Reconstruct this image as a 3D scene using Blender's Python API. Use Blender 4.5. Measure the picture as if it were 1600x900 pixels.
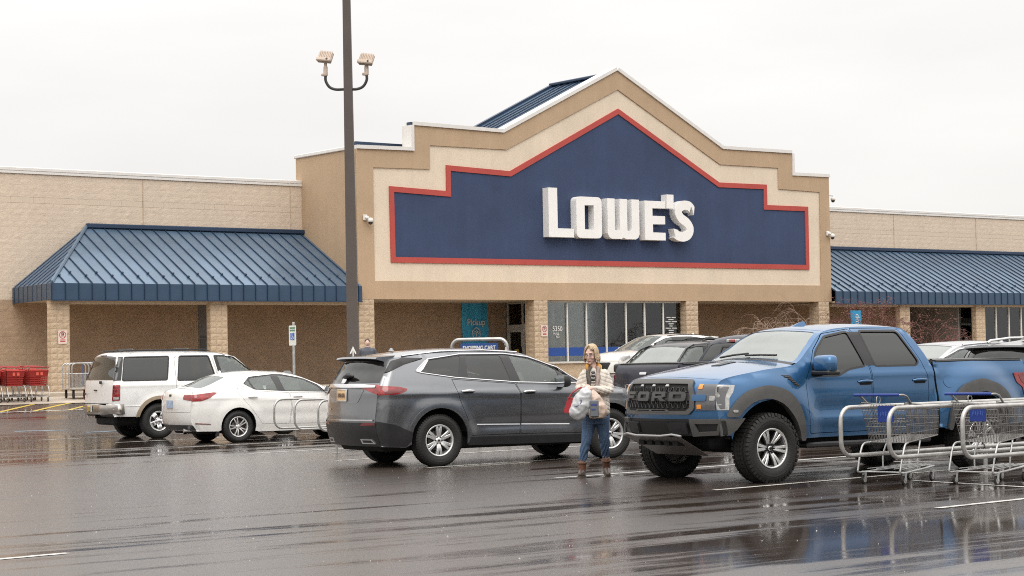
import bpy, bmesh, math, random
import numpy as np
from mathutils import Vector, Matrix, geometry

for o in list(bpy.data.objects):
    bpy.data.objects.remove(o)
SC = bpy.context.scene
COL = SC.collection
R_ = math.radians
rnd = random.Random(7)

# ------------------------------------------------------------------ camera
# world axes: X runs along the shop front, Y into the building, Z up
YAW, PITCH, ROLL, CAM_H = R_(52.0), math.atan(113 / 3100), 0.018, 1.57
_r0 = Vector((math.sin(YAW), -math.cos(YAW), 0))
_f0 = Vector((math.cos(YAW), math.sin(YAW), 0))
_f = _f0 * math.cos(PITCH) + Vector((0, 0, math.sin(PITCH)))
_u0 = -_f0 * math.sin(PITCH) + Vector((0, 0, math.cos(PITCH)))
_r = _r0 * math.cos(ROLL) - _u0 * math.sin(ROLL)
_u = _u0 * math.cos(ROLL) + _r0 * math.sin(ROLL)
cam_d = bpy.data.cameras.new('camera')
cam_d.sensor_width = 36
cam_d.lens = 36 * 3100 / 1600
cam_d.clip_end = 2000
cam = bpy.data.objects.new('camera', cam_d)
COL.objects.link(cam)
cam.matrix_world = Matrix(((_r.x, _u.x, -_f.x, 0), (_r.y, _u.y, -_f.y, 0), (_r.z, _u.z, -_f.z, CAM_H), (0, 0, 0, 1)))
SC.camera = cam

# ------------------------------------------------------------------ sky: bright overcast
SUN_EL, SUN_AZ = R_(50), R_(215)      # azimuth measured from +Y clockwise
wd = bpy.data.worlds.new('World')
SC.world = wd
wd.use_nodes = True
nt = wd.node_tree
nt.nodes.clear()
out = nt.nodes.new('ShaderNodeOutputWorld')
sky = nt.nodes.new('ShaderNodeTexSky')
sky.sky_type = 'NISHITA'
sky.sun_disc = False
sky.sun_elevation = SUN_EL
sky.sun_rotation = SUN_AZ
sky.air_density = 1.0
sky.dust_density = 3.0
bg1 = nt.nodes.new('ShaderNodeBackground'); bg1.inputs[1].default_value = 0.06
nt.links.new(sky.outputs[0], bg1.inputs[0])
tc = nt.nodes.new('ShaderNodeTexCoord')
mp = nt.nodes.new('ShaderNodeMapping'); mp.inputs['Scale'].default_value = (1.6, 1.6, 6.5)
nt.links.new(tc.outputs['Generated'], mp.inputs[0])
nz = nt.nodes.new('ShaderNodeTexNoise'); nz.inputs['Scale'].default_value = 1.7; nz.inputs['Detail'].default_value = 6; nz.inputs['Roughness'].default_value = .5
nt.links.new(mp.outputs[0], nz.inputs['Vector'])
cr = nt.nodes.new('ShaderNodeValToRGB')
cr.color_ramp.elements[0].position = .36; cr.color_ramp.elements[0].color = (.865, .845, .825, 1)
cr.color_ramp.elements[1].position = .66; cr.color_ramp.elements[1].color = (.97, .95, .925, 1)
nt.links.new(nz.outputs['Fac'], cr.inputs[0])
# CIE overcast sky: zenith about three times as bright as the horizon
sx = nt.nodes.new('ShaderNodeSeparateXYZ'); nt.links.new(tc.outputs['Generated'], sx.inputs[0])
mz = nt.nodes.new('ShaderNodeMath'); mz.operation = 'MAXIMUM'; mz.inputs[1].default_value = 0
nt.links.new(sx.outputs['Z'], mz.inputs[0])
mp2 = nt.nodes.new('ShaderNodeMath'); mp2.operation = 'POWER'; mp2.inputs[1].default_value = 1.5
nt.links.new(mz.outputs[0], mp2.inputs[0])
m2 = nt.nodes.new('ShaderNodeMath'); m2.operation = 'MULTIPLY_ADD'; m2.inputs[1].default_value = 2.05; m2.inputs[2].default_value = .955
nt.links.new(mp2.outputs[0], m2.inputs[0])
bg2 = nt.nodes.new('ShaderNodeBackground')
nt.links.new(cr.outputs[0], bg2.inputs[0]); nt.links.new(m2.outputs[0], bg2.inputs[1])
mx = nt.nodes.new('ShaderNodeMixShader'); mx.inputs[0].default_value = .93
nt.links.new(bg1.outputs[0], mx.inputs[1]); nt.links.new(bg2.outputs[0], mx.inputs[2])
nt.links.new(mx.outputs[0], out.inputs[0])

sun_d = bpy.data.lights.new('sun', 'SUN')
sun_d.energy = 1.0
sun_d.angle = R_(40)
sun_d.color = (1, .95, .88)
sun = bpy.data.objects.new('sun', sun_d)
COL.objects.link(sun)
_sd = Vector((math.sin(SUN_AZ) * math.cos(SUN_EL), math.cos(SUN_AZ) * math.cos(SUN_EL), math.sin(SUN_EL)))
sun.rotation_euler = _sd.to_track_quat('Z', 'Y').to_euler()
sun.location = (0, 0, 60)

vs = SC.view_settings
vs.view_transform = 'Standard'
vs.look = 'None'
vs.exposure = 0.12
vs.gamma = 1.0
vs.use_curve_mapping = False
SC.cycles.max_bounces = 8
SC.cycles.transparent_max_bounces = 16
SC.cycles.use_adaptive_sampling = False
SC.cycles.use_denoising = False      # keeps a fine photographic grain
SC.cycles.filter_width = 1.05
SC.cycles.caustics_reflective = False
SC.cycles.caustics_refractive = False

# ------------------------------------------------------------------ materials
MATS = {}
def mat(name, col=(.5, .5, .5), rough=.5, metal=0., spec=.5, var=0., vscale=3., bump=0., bscale=40., coat=0., coatr=.04, emit=None, rvar=0., dark=None, streak=0., tint=0.):
    """principled material; var = colour variation by noise, bump = fine relief"""
    if name in MATS:
        return MATS[name]
    m = bpy.data.materials.new(name)
    m.use_nodes = True
    n = m.node_tree
    b = n.nodes['Principled BSDF']
    b.inputs['Base Color'].default_value = (*col, 1)
    b.inputs['Roughness'].default_value = rough
    b.inputs['Metallic'].default_value = metal
    b.inputs['Specular IOR Level'].default_value = spec
    b.inputs['Coat Weight'].default_value = coat
    b.inputs['Coat Roughness'].default_value = coatr
    if emit:
        b.inputs['Emission Color'].default_value = (*emit[0], 1); b.inputs['Emission Strength'].default_value = emit[1]
    t = n.nodes.new('ShaderNodeTexCoord')
    if var:
        z = n.nodes.new('ShaderNodeTexNoise'); z.inputs['Scale'].default_value = vscale; z.inputs['Detail'].default_value = 7; z.inputs['Roughness'].default_value = .65
        n.links.new(t.outputs['Object'], z.inputs['Vector'])
        r = n.nodes.new('ShaderNodeValToRGB')
        lo = dark if dark else tuple(c * (1 - var) for c in col)
        hi = tuple(min(1, c * (1 + var * .7)) for c in col)
        r.color_ramp.elements[0].position = .32; r.color_ramp.elements[0].color = (*lo, 1)
        r.color_ramp.elements[1].position = .68; r.color_ramp.elements[1].color = (*hi, 1)
        n.links.new(z.outputs['Fac'], r.inputs[0]); n.links.new(r.outputs[0], b.inputs['Base Color'])
        if rvar:
            q = n.nodes.new('ShaderNodeMapRange'); q.inputs['To Min'].default_value = max(.02, rough - rvar); q.inputs['To Max'].default_value = min(1, rough + rvar)
            n.links.new(z.outputs['Fac'], q.inputs['Value']); n.links.new(q.outputs[0], b.inputs['Roughness'])
    if streak or tint:
        src = b.inputs['Base Color'].links[0].from_socket if b.inputs['Base Color'].links else None
        k = n.nodes.new('ShaderNodeHueSaturation')
        if src: n.links.new(src, k.inputs['Color'])
        else: k.inputs['Color'].default_value = (*col, 1)
        if streak:   # rain run-off marks
            mp_ = n.nodes.new('ShaderNodeMapping'); mp_.inputs['Scale'].default_value = (2.6, 2.6, .16); n.links.new(t.outputs['Object'], mp_.inputs[0])
            z = n.nodes.new('ShaderNodeTexNoise'); z.inputs['Scale'].default_value = 1.; z.inputs['Detail'].default_value = 6; z.inputs['Roughness'].default_value = .7
            n.links.new(mp_.outputs[0], z.inputs['Vector'])
            q = n.nodes.new('ShaderNodeMapRange'); q.inputs['From Min'].default_value = .3; q.inputs['From Max'].default_value = .72; q.inputs['To Min'].default_value = 1 - streak; q.inputs['To Max'].default_value = 1 + streak * .7
            n.links.new(z.outputs['Fac'], q.inputs['Value'])
        else:
            oi = n.nodes.new('ShaderNodeObjectInfo')
            q = n.nodes.new('ShaderNodeMapRange'); q.inputs['To Min'].default_value = 1 - tint; q.inputs['To Max'].default_value = 1 + tint
            n.links.new(oi.outputs['Random'], q.inputs['Value'])
        n.links.new(q.outputs[0], k.inputs['Value']); n.links.new(k.outputs[0], b.inputs['Base Color'])
    if bump:
        z = n.nodes.new('ShaderNodeTexNoise'); z.inputs['Scale'].default_value = bscale; z.inputs['Detail'].default_value = 5
        n.links.new(t.outputs['Object'], z.inputs['Vector'])
        k = n.nodes.new('ShaderNodeBump'); k.inputs['Strength'].default_value = bump; k.inputs['Distance'].default_value = .02
        n.links.new(z.outputs['Fac'], k.inputs['Height']); n.links.new(k.outputs[0], b.inputs['Normal'])
    MATS[name] = m
    return m

def paint(name, col, metal=.0, rough=.32, coat=1.):
    """wet car paint: clear coat, faint orange peel and rain beads, road film towards nothing in particular"""
    if name in MATS:
        return MATS[name]
    m = mat(name, col, rough, metal, .5 if coat > .9 else .25, coat=coat, coatr=.05)
    n = m.node_tree; b = n.nodes['Principled BSDF']
    t = n.nodes.new('ShaderNodeTexCoord')
    z = n.nodes.new('ShaderNodeTexNoise'); z.inputs['Scale'].default_value = 5.5; z.inputs['Detail'].default_value = 8; z.inputs['Roughness'].default_value = .7
    n.links.new(t.outputs['Object'], z.inputs['Vector'])
    r = n.nodes.new('ShaderNodeMix'); r.data_type = 'RGBA'
    r.inputs['A'].default_value = (*col, 1); r.inputs['B'].default_value = (*[c * .72 + .018 for c in col], 1)
    mr = n.nodes.new('ShaderNodeMapRange'); mr.inputs['From Min'].default_value = .52; mr.inputs['From Max'].default_value = .8; mr.inputs['To Max'].default_value = .75
    n.links.new(z.outputs['Fac'], mr.inputs['Value']); n.links.new(mr.outputs[0], r.inputs['Factor']); n.links.new(r.outputs['Result'], b.inputs['Base Color'])
    cr_ = n.nodes.new('ShaderNodeMapRange'); cr_.inputs['To Min'].default_value = .015; cr_.inputs['To Max'].default_value = .09
    n.links.new(z.outputs['Fac'], cr_.inputs['Value']); n.links.new(cr_.outputs[0], b.inputs['Coat Roughness'])
    v = n.nodes.new('ShaderNodeTexVoronoi'); v.inputs['Scale'].default_value = 85
    n.links.new(t.outputs['Object'], v.inputs['Vector'])
    vm = n.nodes.new('ShaderNodeMapRange'); vm.inputs['From Min'].default_value = .0; vm.inputs['From Max'].default_value = .33; vm.inputs['To Min'].default_value = 1; vm.inputs['To Max'].default_value = 0
    n.links.new(v.outputs['Distance'], vm.inputs['Value'])
    k = n.nodes.new('ShaderNodeBump'); k.inputs['Strength'].default_value = .035; k.inputs['Distance'].default_value = .003
    n.links.new(vm.outputs[0], k.inputs['Height']); n.links.new(k.outputs[0], b.inputs['Coat Normal'])
    return m

def glass(name, tint, dens, haze=(.012, .013, .014), ior=1.55):
    """window glass: mirror by angle over a tinted see-through pane"""
    if name in MATS:
        return MATS[name]
    m = bpy.data.materials.new(name); m.use_nodes = True
    n = m.node_tree; n.nodes.clear()
    o = n.nodes.new('ShaderNodeOutputMaterial')
    tr = n.nodes.new('ShaderNodeBsdfTransparent'); tr.inputs[0].default_value = (*tint, 1)
    df = n.nodes.new('ShaderNodeBsdfDiffuse'); df.inputs[0].default_value = (*haze, 1)
    mx0 = n.nodes.new('ShaderNodeMixShader'); mx0.inputs[0].default_value = dens
    n.links.new(tr.outputs[0], mx0.inputs[1]); n.links.new(df.outputs[0], mx0.inputs[2])
    gl = n.nodes.new('ShaderNodeBsdfGlossy'); gl.inputs['Roughness'].default_value = .035; gl.inputs[0].default_value = (.93, .96, .97, 1)
    fr = n.nodes.new('ShaderNodeFresnel'); fr.inputs[0].default_value = ior
    t = n.nodes.new('ShaderNodeTexCoord')
    z = n.nodes.new('ShaderNodeTexNoise'); z.inputs['Scale'].default_value = 1.3; z.inputs['Detail'].default_value = 3
    n.links.new(t.outputs['Object'], z.inputs['Vector'])
    k = n.nodes.new('ShaderNodeBump'); k.inputs['Strength'].default_value = .006; k.inputs['Distance'].default_value = .02
    ad = n.nodes.new('ShaderNodeMath'); ad.operation = 'ADD'; ad.inputs[1].default_value = .02
    n.links.new(fr.outputs[0], ad.inputs[0])
    mx1 = n.nodes.new('ShaderNodeMixShader')
    n.links.new(ad.outputs[0], mx1.inputs[0]); n.links.new(mx0.outputs[0], mx1.inputs[1]); n.links.new(gl.outputs[0], mx1.inputs[2])
    n.links.new(mx1.outputs[0], o.inputs[0])
    MATS[name] = m
    return m

# ------------------------------------------------------------------ object helpers
def link(o, parent=None):
    COL.objects.link(o)
    if parent is not None:
        o.parent = parent
        if parent.get('_world'):
            o.matrix_parent_inverse = Matrix.Translation(-Vector(parent['_world']))
    return o

def tag(o, label=None, cat=None, group=None, kind=None):
    if label: o['label'] = label
    if cat: o['category'] = cat
    if group: o['group'] = group
    if kind: o['kind'] = kind
    return o

def empty(name, loc, rz=0, label=None, cat=None, group=None, world=False):
    """the base of a thing; world=True: its parts are given in world coordinates"""
    o = bpy.data.objects.new(name, None)
    o.empty_display_size = .3
    o.location = loc; o.rotation_euler = (0, 0, rz)
    if world: o['_world'] = tuple(loc)
    COL.objects.link(o)
    return tag(o, label, cat, group)

def worldpart(o, loc):
    o['_world'] = tuple(loc)

class MB:
    """collects simple solids, then links them as one mesh object"""
    def __init__(s):
        s.v = []; s.f = []; s.sm = []
    def add(s, vs, fs, smooth=False):
        b = len(s.v)
        s.v += [tuple(p) for p in vs]
        s.f += [tuple(b + i for i in f) for f in fs]
        s.sm += [smooth] * len(fs)
        return s
    def box(s, lo, hi):
        x0, y0, z0 = lo; x1, y1, z1 = hi
        return s.add([(x0, y0, z0), (x1, y0, z0), (x1, y1, z0), (x0, y1, z0), (x0, y0, z1), (x1, y0, z1), (x1, y1, z1), (x0, y1, z1)],
                     [(3, 2, 1, 0), (4, 5, 6, 7), (0, 1, 5, 4), (1, 2, 6, 5), (2, 3, 7, 6), (3, 0, 4, 7)])
    def bbox(s, lo, hi, b=.01):
        """box with chamfered edges"""
        lo = Vector(lo); hi = Vector(hi); b = min(b, *[(hi[i] - lo[i]) * .45 for i in range(3)])
        vs = []; idx = {}
        for ax in range(3):
            for sg in range(8):
                p = []
                for i in range(3):
                    e = (sg >> i) & 1
                    base = hi[i] if e else lo[i]
                    if i != ax: base += -b if e else b
                    p.append(base)
                idx[(ax, sg)] = len(vs); vs.append(p)
        fs = []
        for ax in range(3):
            a1, a2 = (ax + 1) % 3, (ax + 2) % 3
            for e in (0, 1):
                q = [(0, 0), (1, 0), (1, 1), (0, 1)]
                f = [idx[(ax, (e << ax) | (u << a1) | (w << a2))] for u, w in q]
                fs.append(f if e else f[::-1])
            # edge chamfers along axis ax
            for u in (0, 1):
                for w in (0, 1):
                    s0 = (u << a1) | (w << a2); s1 = s0 | (1 << ax)
                    f = [idx[(a1, s0)], idx[(a1, s1)], idx[(a2, s1)], idx[(a2, s0)]]
                    fs.append(f if u == w else f[::-1])
        for sg in range(8):
            f = [idx[(0, sg)], idx[(1, sg)], idx[(2, sg)]]
            par = bin(sg).count('1') % 2
            fs.append(f if par else f[::-1])
        return s.add(vs, fs)
    def tube(s, path, r, n=8, cap=True, smooth=True):
        path = [Vector(p) for p in path]
        rs = r if isinstance(r, (list, tuple)) else [r] * len(path)
        vs = []; fs = []
        t0 = (path[1] - path[0]).normalized()
        up = Vector((0, 0, 1)) if abs(t0.z) < .9 else Vector((1, 0, 0))
        a = t0.cross(up).normalized()
        for i, p in enumerate(path):
            t = ((path[min(i + 1, len(path) - 1)] - path[max(i - 1, 0)])).normalized()
            a = (a - t * a.dot(t)).normalized(); b = t.cross(a)
            for k in range(n):
                an = 2 * math.pi * k / n
                vs.append(p + (a * math.cos(an) + b * math.sin(an)) * rs[i])
        for i in range(len(path) - 1):
            for k in range(n):
                k2 = (k + 1) % n
                fs.append((i * n + k, i * n + k2, (i + 1) * n + k2, (i + 1) * n + k))
        s.add(vs, fs, smooth)
        if cap:
            m = len(path) - 1
            s.add([vs[k] for k in range(n)], [tuple(range(n))[::-1]])
            s.add([vs[m * n + k] for k in range(n)], [tuple(range(n))])
        return s
    def lathe(s, prof, n=32, axis='y', c=(0, 0, 0), smooth=True, a0=0, a1=2 * math.pi):
        """prof: (radius, along-axis)"""
        full = abs(a1 - a0 - 2 * math.pi) < 1e-6
        m = n if full else n + 1
        vs = []
        for k in range(m):
            an = a0 + (a1 - a0) * k / n
            for r, h in prof:
                u, w = r * math.cos(an), r * math.sin(an)
                p = (u, h, w) if axis == 'y' else ((u, w, h) if axis == 'z' else (h, u, w))
                vs.append((p[0] + c[0], p[1] + c[1], p[2] + c[2]))
        L = len(prof); fs = []
        for k in range(n):
            k2 = (k + 1) % m
            for j in range(L - 1):
                fs.append((k * L + j, k * L + j + 1, k2 * L + j + 1, k2 * L + j))
        return s.add(vs, fs, smooth)
    def prism(s, poly, fn0, fn1):
        """solid between two copies of a planar outline"""
        n = len(poly)
        a = [Vector(fn0(*p)) for p in poly]; b = [Vector(fn1(*p)) for p in poly]
        tris = geometry.tessellate_polygon([[Vector((p[0], p[1], 0)) for p in poly]])
        s.add(a + b, [tuple(t) for t in tris] + [tuple(n + i for i in t[::-1]) for t in tris] + [(i, (i + 1) % n, n + (i + 1) % n, n + i) for i in range(n)])
        return s
    def xf(s, M):
        s.v = [tuple(M @ Vector(p)) for p in s.v]
        return s
    def mesh(s, name, m, fix=True):
        me = bpy.data.meshes.new(name)
        me.from_pydata(s.v, [], s.f)
        if fix and len(s.f) < 60000:
            bm = bmesh.new(); bm.from_mesh(me)
            bmesh.ops.recalc_face_normals(bm, faces=bm.faces[:])
            bm.to_mesh(me); bm.free()
        me.polygons.foreach_set('use_smooth', s.sm)
        if m is not None: me.materials.append(m)
        me.update()
        return me
    def build(s, name, m, parent=None, fix=True):
        return link(bpy.data.objects.new(name, s.mesh(name, m, fix)), parent)

def inst(name, me, parent, loc=(0, 0, 0), rot=(0, 0, 0), scale=None):
    o = bpy.data.objects.new(name, me)
    o.location = loc; o.rotation_euler = rot
    if scale: o.scale = scale
    return link(o, parent)

def copy_tree(o, parent=None):
    c = o.copy(); COL.objects.link(c)
    if parent is not None: c.parent = parent
    for ch in o.children: copy_tree(ch, c)
    return c

# ---- polygons
def pin(poly, P):
    """points in polygon, numpy"""
    x, y = P[:, 0], P[:, 1]
    r = np.zeros(len(P), bool)
    n = len(poly)
    for i in range(n):
        x0, y0 = poly[i]; x1, y1 = poly[(i + 1) % n]
        if y0 == y1: continue
        c = ((y0 > y) != (y1 > y)) & (x < (x1 - x0) * (y - y0) / (y1 - y0) + x0)
        r ^= c
    return r
def area(poly):
    return .5 * sum(poly[i][0] * poly[(i + 1) % len(poly)][1] - poly[(i + 1) % len(poly)][0] * poly[i][1] for i in range(len(poly)))
def offset(poly, d):
    """grow (d>0) or shrink a simple outline"""
    if area(poly) < 0: poly = poly[::-1]
    n = len(poly); r = []
    for i in range(n):
        p0 = Vector(poly[i - 1]); p1 = Vector(poly[i]); p2 = Vector(poly[(i + 1) % n])
        a = (p1 - p0).normalized(); b = (p2 - p1).normalized()
        na = Vector((a.y, -a.x)); nb = Vector((b.y, -b.x))
        k = na + nb
        l = max(.35, 1 + na.dot(nb))
        q = p1 + k * (d / l)
        r.append((q.x, q.y))
    return r
def fillet(poly, r, n=4, only=None):
    res = []
    m = len(poly)
    for i in range(m):
        if only is not None and i not in only:
            res.append(tuple(poly[i])); continue
        p0 = Vector(poly[i - 1]); p1 = Vector(poly[i]); p2 = Vector(poly[(i + 1) % m])
        a = p0 - p1; b = p2 - p1
        rr = r[i] if isinstance(r, (list, tuple)) else r
        t = min(rr, a.length * .48, b.length * .48)
        a = p1 + a.normalized() * t; b = p1 + b.normalized() * t
        for k in range(n + 1):
            u = k / n
            q = a * (1 - u) ** 2 + p1 * 2 * u * (1 - u) + b * u * u
            res.append((q.x, q.y))
    return res
def catmull(pts, n=8, closed=False):
    pts = [np.array(p, float) for p in pts]
    m = len(pts); res = []
    rng = range(m if closed else m - 1)
    for i in rng:
        p1 = pts[i]; p2 = pts[(i + 1) % m]
        p0 = pts[i - 1] if (closed or i > 0) else 2 * p1 - p2
        p3 = pts[(i + 2) % m] if (closed or i + 2 < m) else 2 * p2 - p1
        for k in range(n):
            t = k / n
            res.append(.5 * (2 * p1 + (p2 - p0) * t + (2 * p0 - 5 * p1 + 4 * p2 - p3) * t * t + (3 * p1 - p0 - 3 * p2 + p3) * t ** 3))
    if not closed: res.append(pts[-1])
    return [tuple(p) for p in res]
def dense(poly, step, closed=True):
    r = []
    n = len(poly)
    for i in range(n if closed else n - 1):
        a = np.array(poly[i], float); b = np.array(poly[(i + 1) % n], float)
        k = max(1, int(math.ceil(np.linalg.norm(b - a) / step)))
        for j in range(k): r.append(tuple(a + (b - a) * j / k))
    if not closed: r.append(tuple(poly[-1]))
    return r

def patch(name, poly, fn, m, parent=None, holes=(), step=.06, lip=0., flip=False, lift=0., thick=None):
    """a curved panel: the outline poly (u,v) less holes, mapped by fn(U,V)->points; lip turns its rim inwards"""
    poly = dense(poly if area(poly) > 0 else poly[::-1], step)
    hs = [dense(h if area(h) < 0 else h[::-1], step) for h in holes]
    loops = [poly] + hs
    A = np.array(poly)
    gx = np.arange(A[:, 0].min() + step * .5, A[:, 0].max(), step)
    gy = np.arange(A[:, 1].min() + step * .5, A[:, 1].max(), step)
    if len(gx) and len(gy):
        G = np.array([(x + (step * .5 if j % 2 else 0), y) for j, y in enumerate(gy) for x in gx])
        k = pin(poly, G)
        for h in hs: k &= ~pin(h, G)
        # keep clear of the rims
        B = np.concatenate([np.array(l) for l in loops])
        G = G[k]
        if len(G):
            d = np.full(len(G), 9e9)
            for i in range(0, len(B), 200):
                q = B[i:i + 200]
                d = np.minimum(d, ((G[:, None, :] - q[None]) ** 2).sum(2).min(1))
            G = G[d > (step * .45) ** 2]
    else:
        G = np.zeros((0, 2))
    pts = []; edges = []
    for l in loops:
        b = len(pts); n = len(l)
        pts += [Vector((float(p[0]), float(p[1]))) for p in l]
        edges += [(b + i, b + (i + 1) % n) for i in range(n)]
    nb = len(pts)
    pts += [Vector((float(p[0]), float(p[1]))) for p in G]
    vv, ee, ff, ov, oe, of = geometry.delaunay_2d_cdt(pts, edges, [], 0, 1e-6)
    V2 = np.array([(p.x, p.y) for p in vv])
    F = np.array([f for f in ff if len(f) == 3], int)
    Cn = V2[F].mean(1)
    k = pin(poly, Cn)
    for h in hs: k &= ~pin(h, Cn)
    F = F[k]
    e = 1e-3
    def P(U, W): return np.asarray(fn(U, W), float)
    p = P(V2[:, 0], V2[:, 1])
    du = P(V2[:, 0] + e, V2[:, 1]) - P(V2[:, 0] - e, V2[:, 1])
    dv = P(V2[:, 0], V2[:, 1] + e) - P(V2[:, 0], V2[:, 1] - e)
    N = np.cross(du, dv); N /= np.maximum(1e-12, np.linalg.norm(N, axis=1))[:, None]
    if flip: N = -N; F = F[:, ::-1]
    p = p + N * lift
    vs_ = [tuple(q) for q in p]; fs_ = [tuple(int(i) for i in f) for f in F]; Nn = [tuple(q) for q in N]
    sm = [True] * len(fs_)
    if lip:
        # rim edges: those used by one triangle only
        cnt = {}
        for f in fs_:
            for i in range(3):
                a, b = f[i], f[(i + 1) % 3]
                cnt[(a, b)] = 1
        base = {}
        for (a, b) in list(cnt):
            if (b, a) in cnt: continue
            ids = []
            for i in (a, b):
                t = Vector(vs_[i]); nn = Vector(Nn[i])
                ids.append((t, nn))
            k0 = len(vs_)
            (ta, na), (tb, nb_) = ids
            q = [ta, tb, tb - nb_ * lip, ta - na * lip]
            fnrm = (q[1] - q[0]).cross(na)
            vs_ += [tuple(x) for x in q]; Nn += [tuple(-fnrm.normalized() if False else fnrm.normalized())] * 4
            fs_.append((k0 + 1, k0, k0 + 3, k0 + 2)); sm.append(True)
    me = bpy.data.meshes.new(name)
    me.from_pydata(vs_, [], fs_)
    me.polygons.foreach_set('use_smooth', sm)
    me.materials.append(m)
    me.update()
    me.normals_split_custom_set_from_vertices(Nn)
    return link(bpy.data.objects.new(name, me), parent)

def text_mesh(body, size, font_x=1., ext=.004, sp=1.0, bold=0.):
    cu = bpy.data.curves.new('t', 'FONT')
    cu.body = body; cu.size = size; cu.extrude = ext; cu.align_x = 'CENTER'; cu.align_y = 'CENTER'; cu.space_character = sp; cu.offset = bold
    o = bpy.data.objects.new('t', cu); COL.objects.link(o)
    dg = bpy.context.evaluated_depsgraph_get()
    me = bpy.data.meshes.new_from_object(o.evaluated_get(dg))
    bpy.data.objects.remove(o)
    for v in me.vertices: v.co.x *= font_x
    return me
def lettering(name, body, size, loc, rot, m, parent, font_x=1., ext=.003, sp=1.0, bold=0.):
    me = text_mesh(body, size, font_x, ext, sp, bold)
    me.materials.clear(); me.materials.append(m)
    return inst(name, me, parent, loc, rot)

def ground_z(y):
    t = min(1, max(0, (y - 41) / 14)); return .72 * t * t * (3 - 2 * t)
# ================================================================== the ground
def asphalt():
    m = bpy.data.materials.new('wet_asphalt'); m.use_nodes = True
    n = m.node_tree; b = n.nodes['Principled BSDF']
    g = n.nodes.new('ShaderNodeNewGeometry')
    def noise(scale, sx, sy, rot, detail=5, rough=.6, off=0):
        mp = n.nodes.new('ShaderNodeMapping'); mp.inputs['Scale'].default_value = (sx, sy, 1); mp.inputs['Rotation'].default_value = (0, 0, R_(rot)); mp.inputs['Location'].default_value = (off, off * .7, 0)
        n.links.new(g.outputs['Position'], mp.inputs[0])
        z = n.nodes.new('ShaderNodeTexNoise'); z.inputs['Scale'].default_value = scale; z.inputs['Detail'].default_value = detail; z.inputs['Roughness'].default_value = rough
        n.links.new(mp.outputs[0], z.inputs['Vector'])
        return z.outputs['Fac']
    def rng(a, f0, f1, t0, t1):
        k = n.nodes.new('ShaderNodeMapRange'); k.interpolation_type = 'SMOOTHSTEP'
        for nm, v in (('From Min', f0), ('From Max', f1), ('To Min', t0), ('To Max', t1)): k.inputs[nm].default_value = v
        n.links.new(a, k.inputs['Value']); return k.outputs[0]
    def math_(op, a, c):
        k = n.nodes.new('ShaderNodeMath'); k.operation = op
        for i, v in enumerate((a, c)):
            if isinstance(v, (int, float)): k.inputs[i].default_value = v
            else: n.links.new(v, k.inputs[i])
        return k.outputs[0]
    streak = noise(1., .09, 1.25, -5, 7, .68)            # long drainage streaks along the bays
    streak2 = noise(1., .28, 2.3, -5, 6, .7, 31)
    pools = noise(.11, .6, 1., -5, 4, .5, 12)           # where water stands
    wet = math_('ADD', math_('MULTIPLY', streak, .62), math_('ADD', math_('MULTIPLY', streak2, .40), math_('MULTIPLY', pools, .46)))
    # low spots of the lot where water stands
    for cx, cy, rx, ry, amt in ((16.5, 13.0, 9., 6.0, .10), (19.0, 40.0, 9., 5.0, .15), (20.5, 21.0, 6., 4.0, .08), (14.0, 32.0, 7., 3.5, .06)):
        mp = n.nodes.new('ShaderNodeMapping'); mp.inputs['Location'].default_value = (-cx / rx, -cy / ry, 0); mp.inputs['Scale'].default_value = (1 / rx, 1 / ry, 0)
        n.links.new(g.outputs['Position'], mp.inputs[0])
        ln = n.nodes.new('ShaderNodeVectorMath'); ln.operation = 'LENGTH'; n.links.new(mp.outputs[0], ln.inputs[0])
        wet = math_('ADD', wet, rng(ln.outputs['Value'], .3, 1.1, amt, 0))
    film = rng(wet, .535, .65, 0, 1)                     # 1 = closed water film over the stone
    deep = rng(wet, .745, .86, 0, 1)                   # 1 = standing water
    fine = noise(130, 1, 1, 0, 3, .7)
    agg = noise(30, 1, 1, 0, 4, .7, 5)
    # colour: aged dark asphalt with lighter stone
    cr = n.nodes.new('ShaderNodeValToRGB')
    cr.color_ramp.elements[0].position = .3; cr.color_ramp.elements[0].color = (.012, .0085, .007, 1)
    cr.color_ramp.elements[1].position = .78; cr.color_ramp.elements[1].color = (.085, .062, .049, 1)
    n.links.new(math_('ADD', math_('MULTIPLY', agg, .55), math_('MULTIPLY', streak, .45)), cr.inputs[0])
    n.links.new(cr.outputs[0], b.inputs['Base Color'])
    n.links.new(math_('SUBTRACT', rng(film, 0, 1, .42, .27), math_('MULTIPLY', deep, .205)), b.inputs['Roughness'])
    b.inputs['IOR'].default_value = 1.95
    n.links.new(rng(film, 0, 1, .16, .5), b.inputs['Specular IOR Level'])
    bp = n.nodes.new('ShaderNodeBump'); bp.inputs['Distance'].default_value = .006
    n.links.new(math_('SUBTRACT', rng(film, 0, 1, .22, .05), math_('MULTIPLY', deep, .045)), bp.inputs['Strength'])
    n.links.new(math_('ADD', math_('MULTIPLY', fine, .5), agg), bp.inputs['Height'])
    n.links.new(bp.outputs[0], b.inputs['Normal'])
    return m

def ground_sheet(name, xs, ys, m, dz=0., parent=None, shear=0.):
    vs = [(x + shear * 0, y, ground_z(y) + dz) for y in ys for x in xs]
    nx = len(xs)
    fs = [(j * nx + i, j * nx + i + 1, (j + 1) * nx + i + 1, (j + 1) * nx + i) for j in range(len(ys) - 1) for i in range(nx - 1)]
    mb = MB(); mb.add(vs, fs, True)
    return mb.build(name, m, parent, fix=False)

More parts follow.
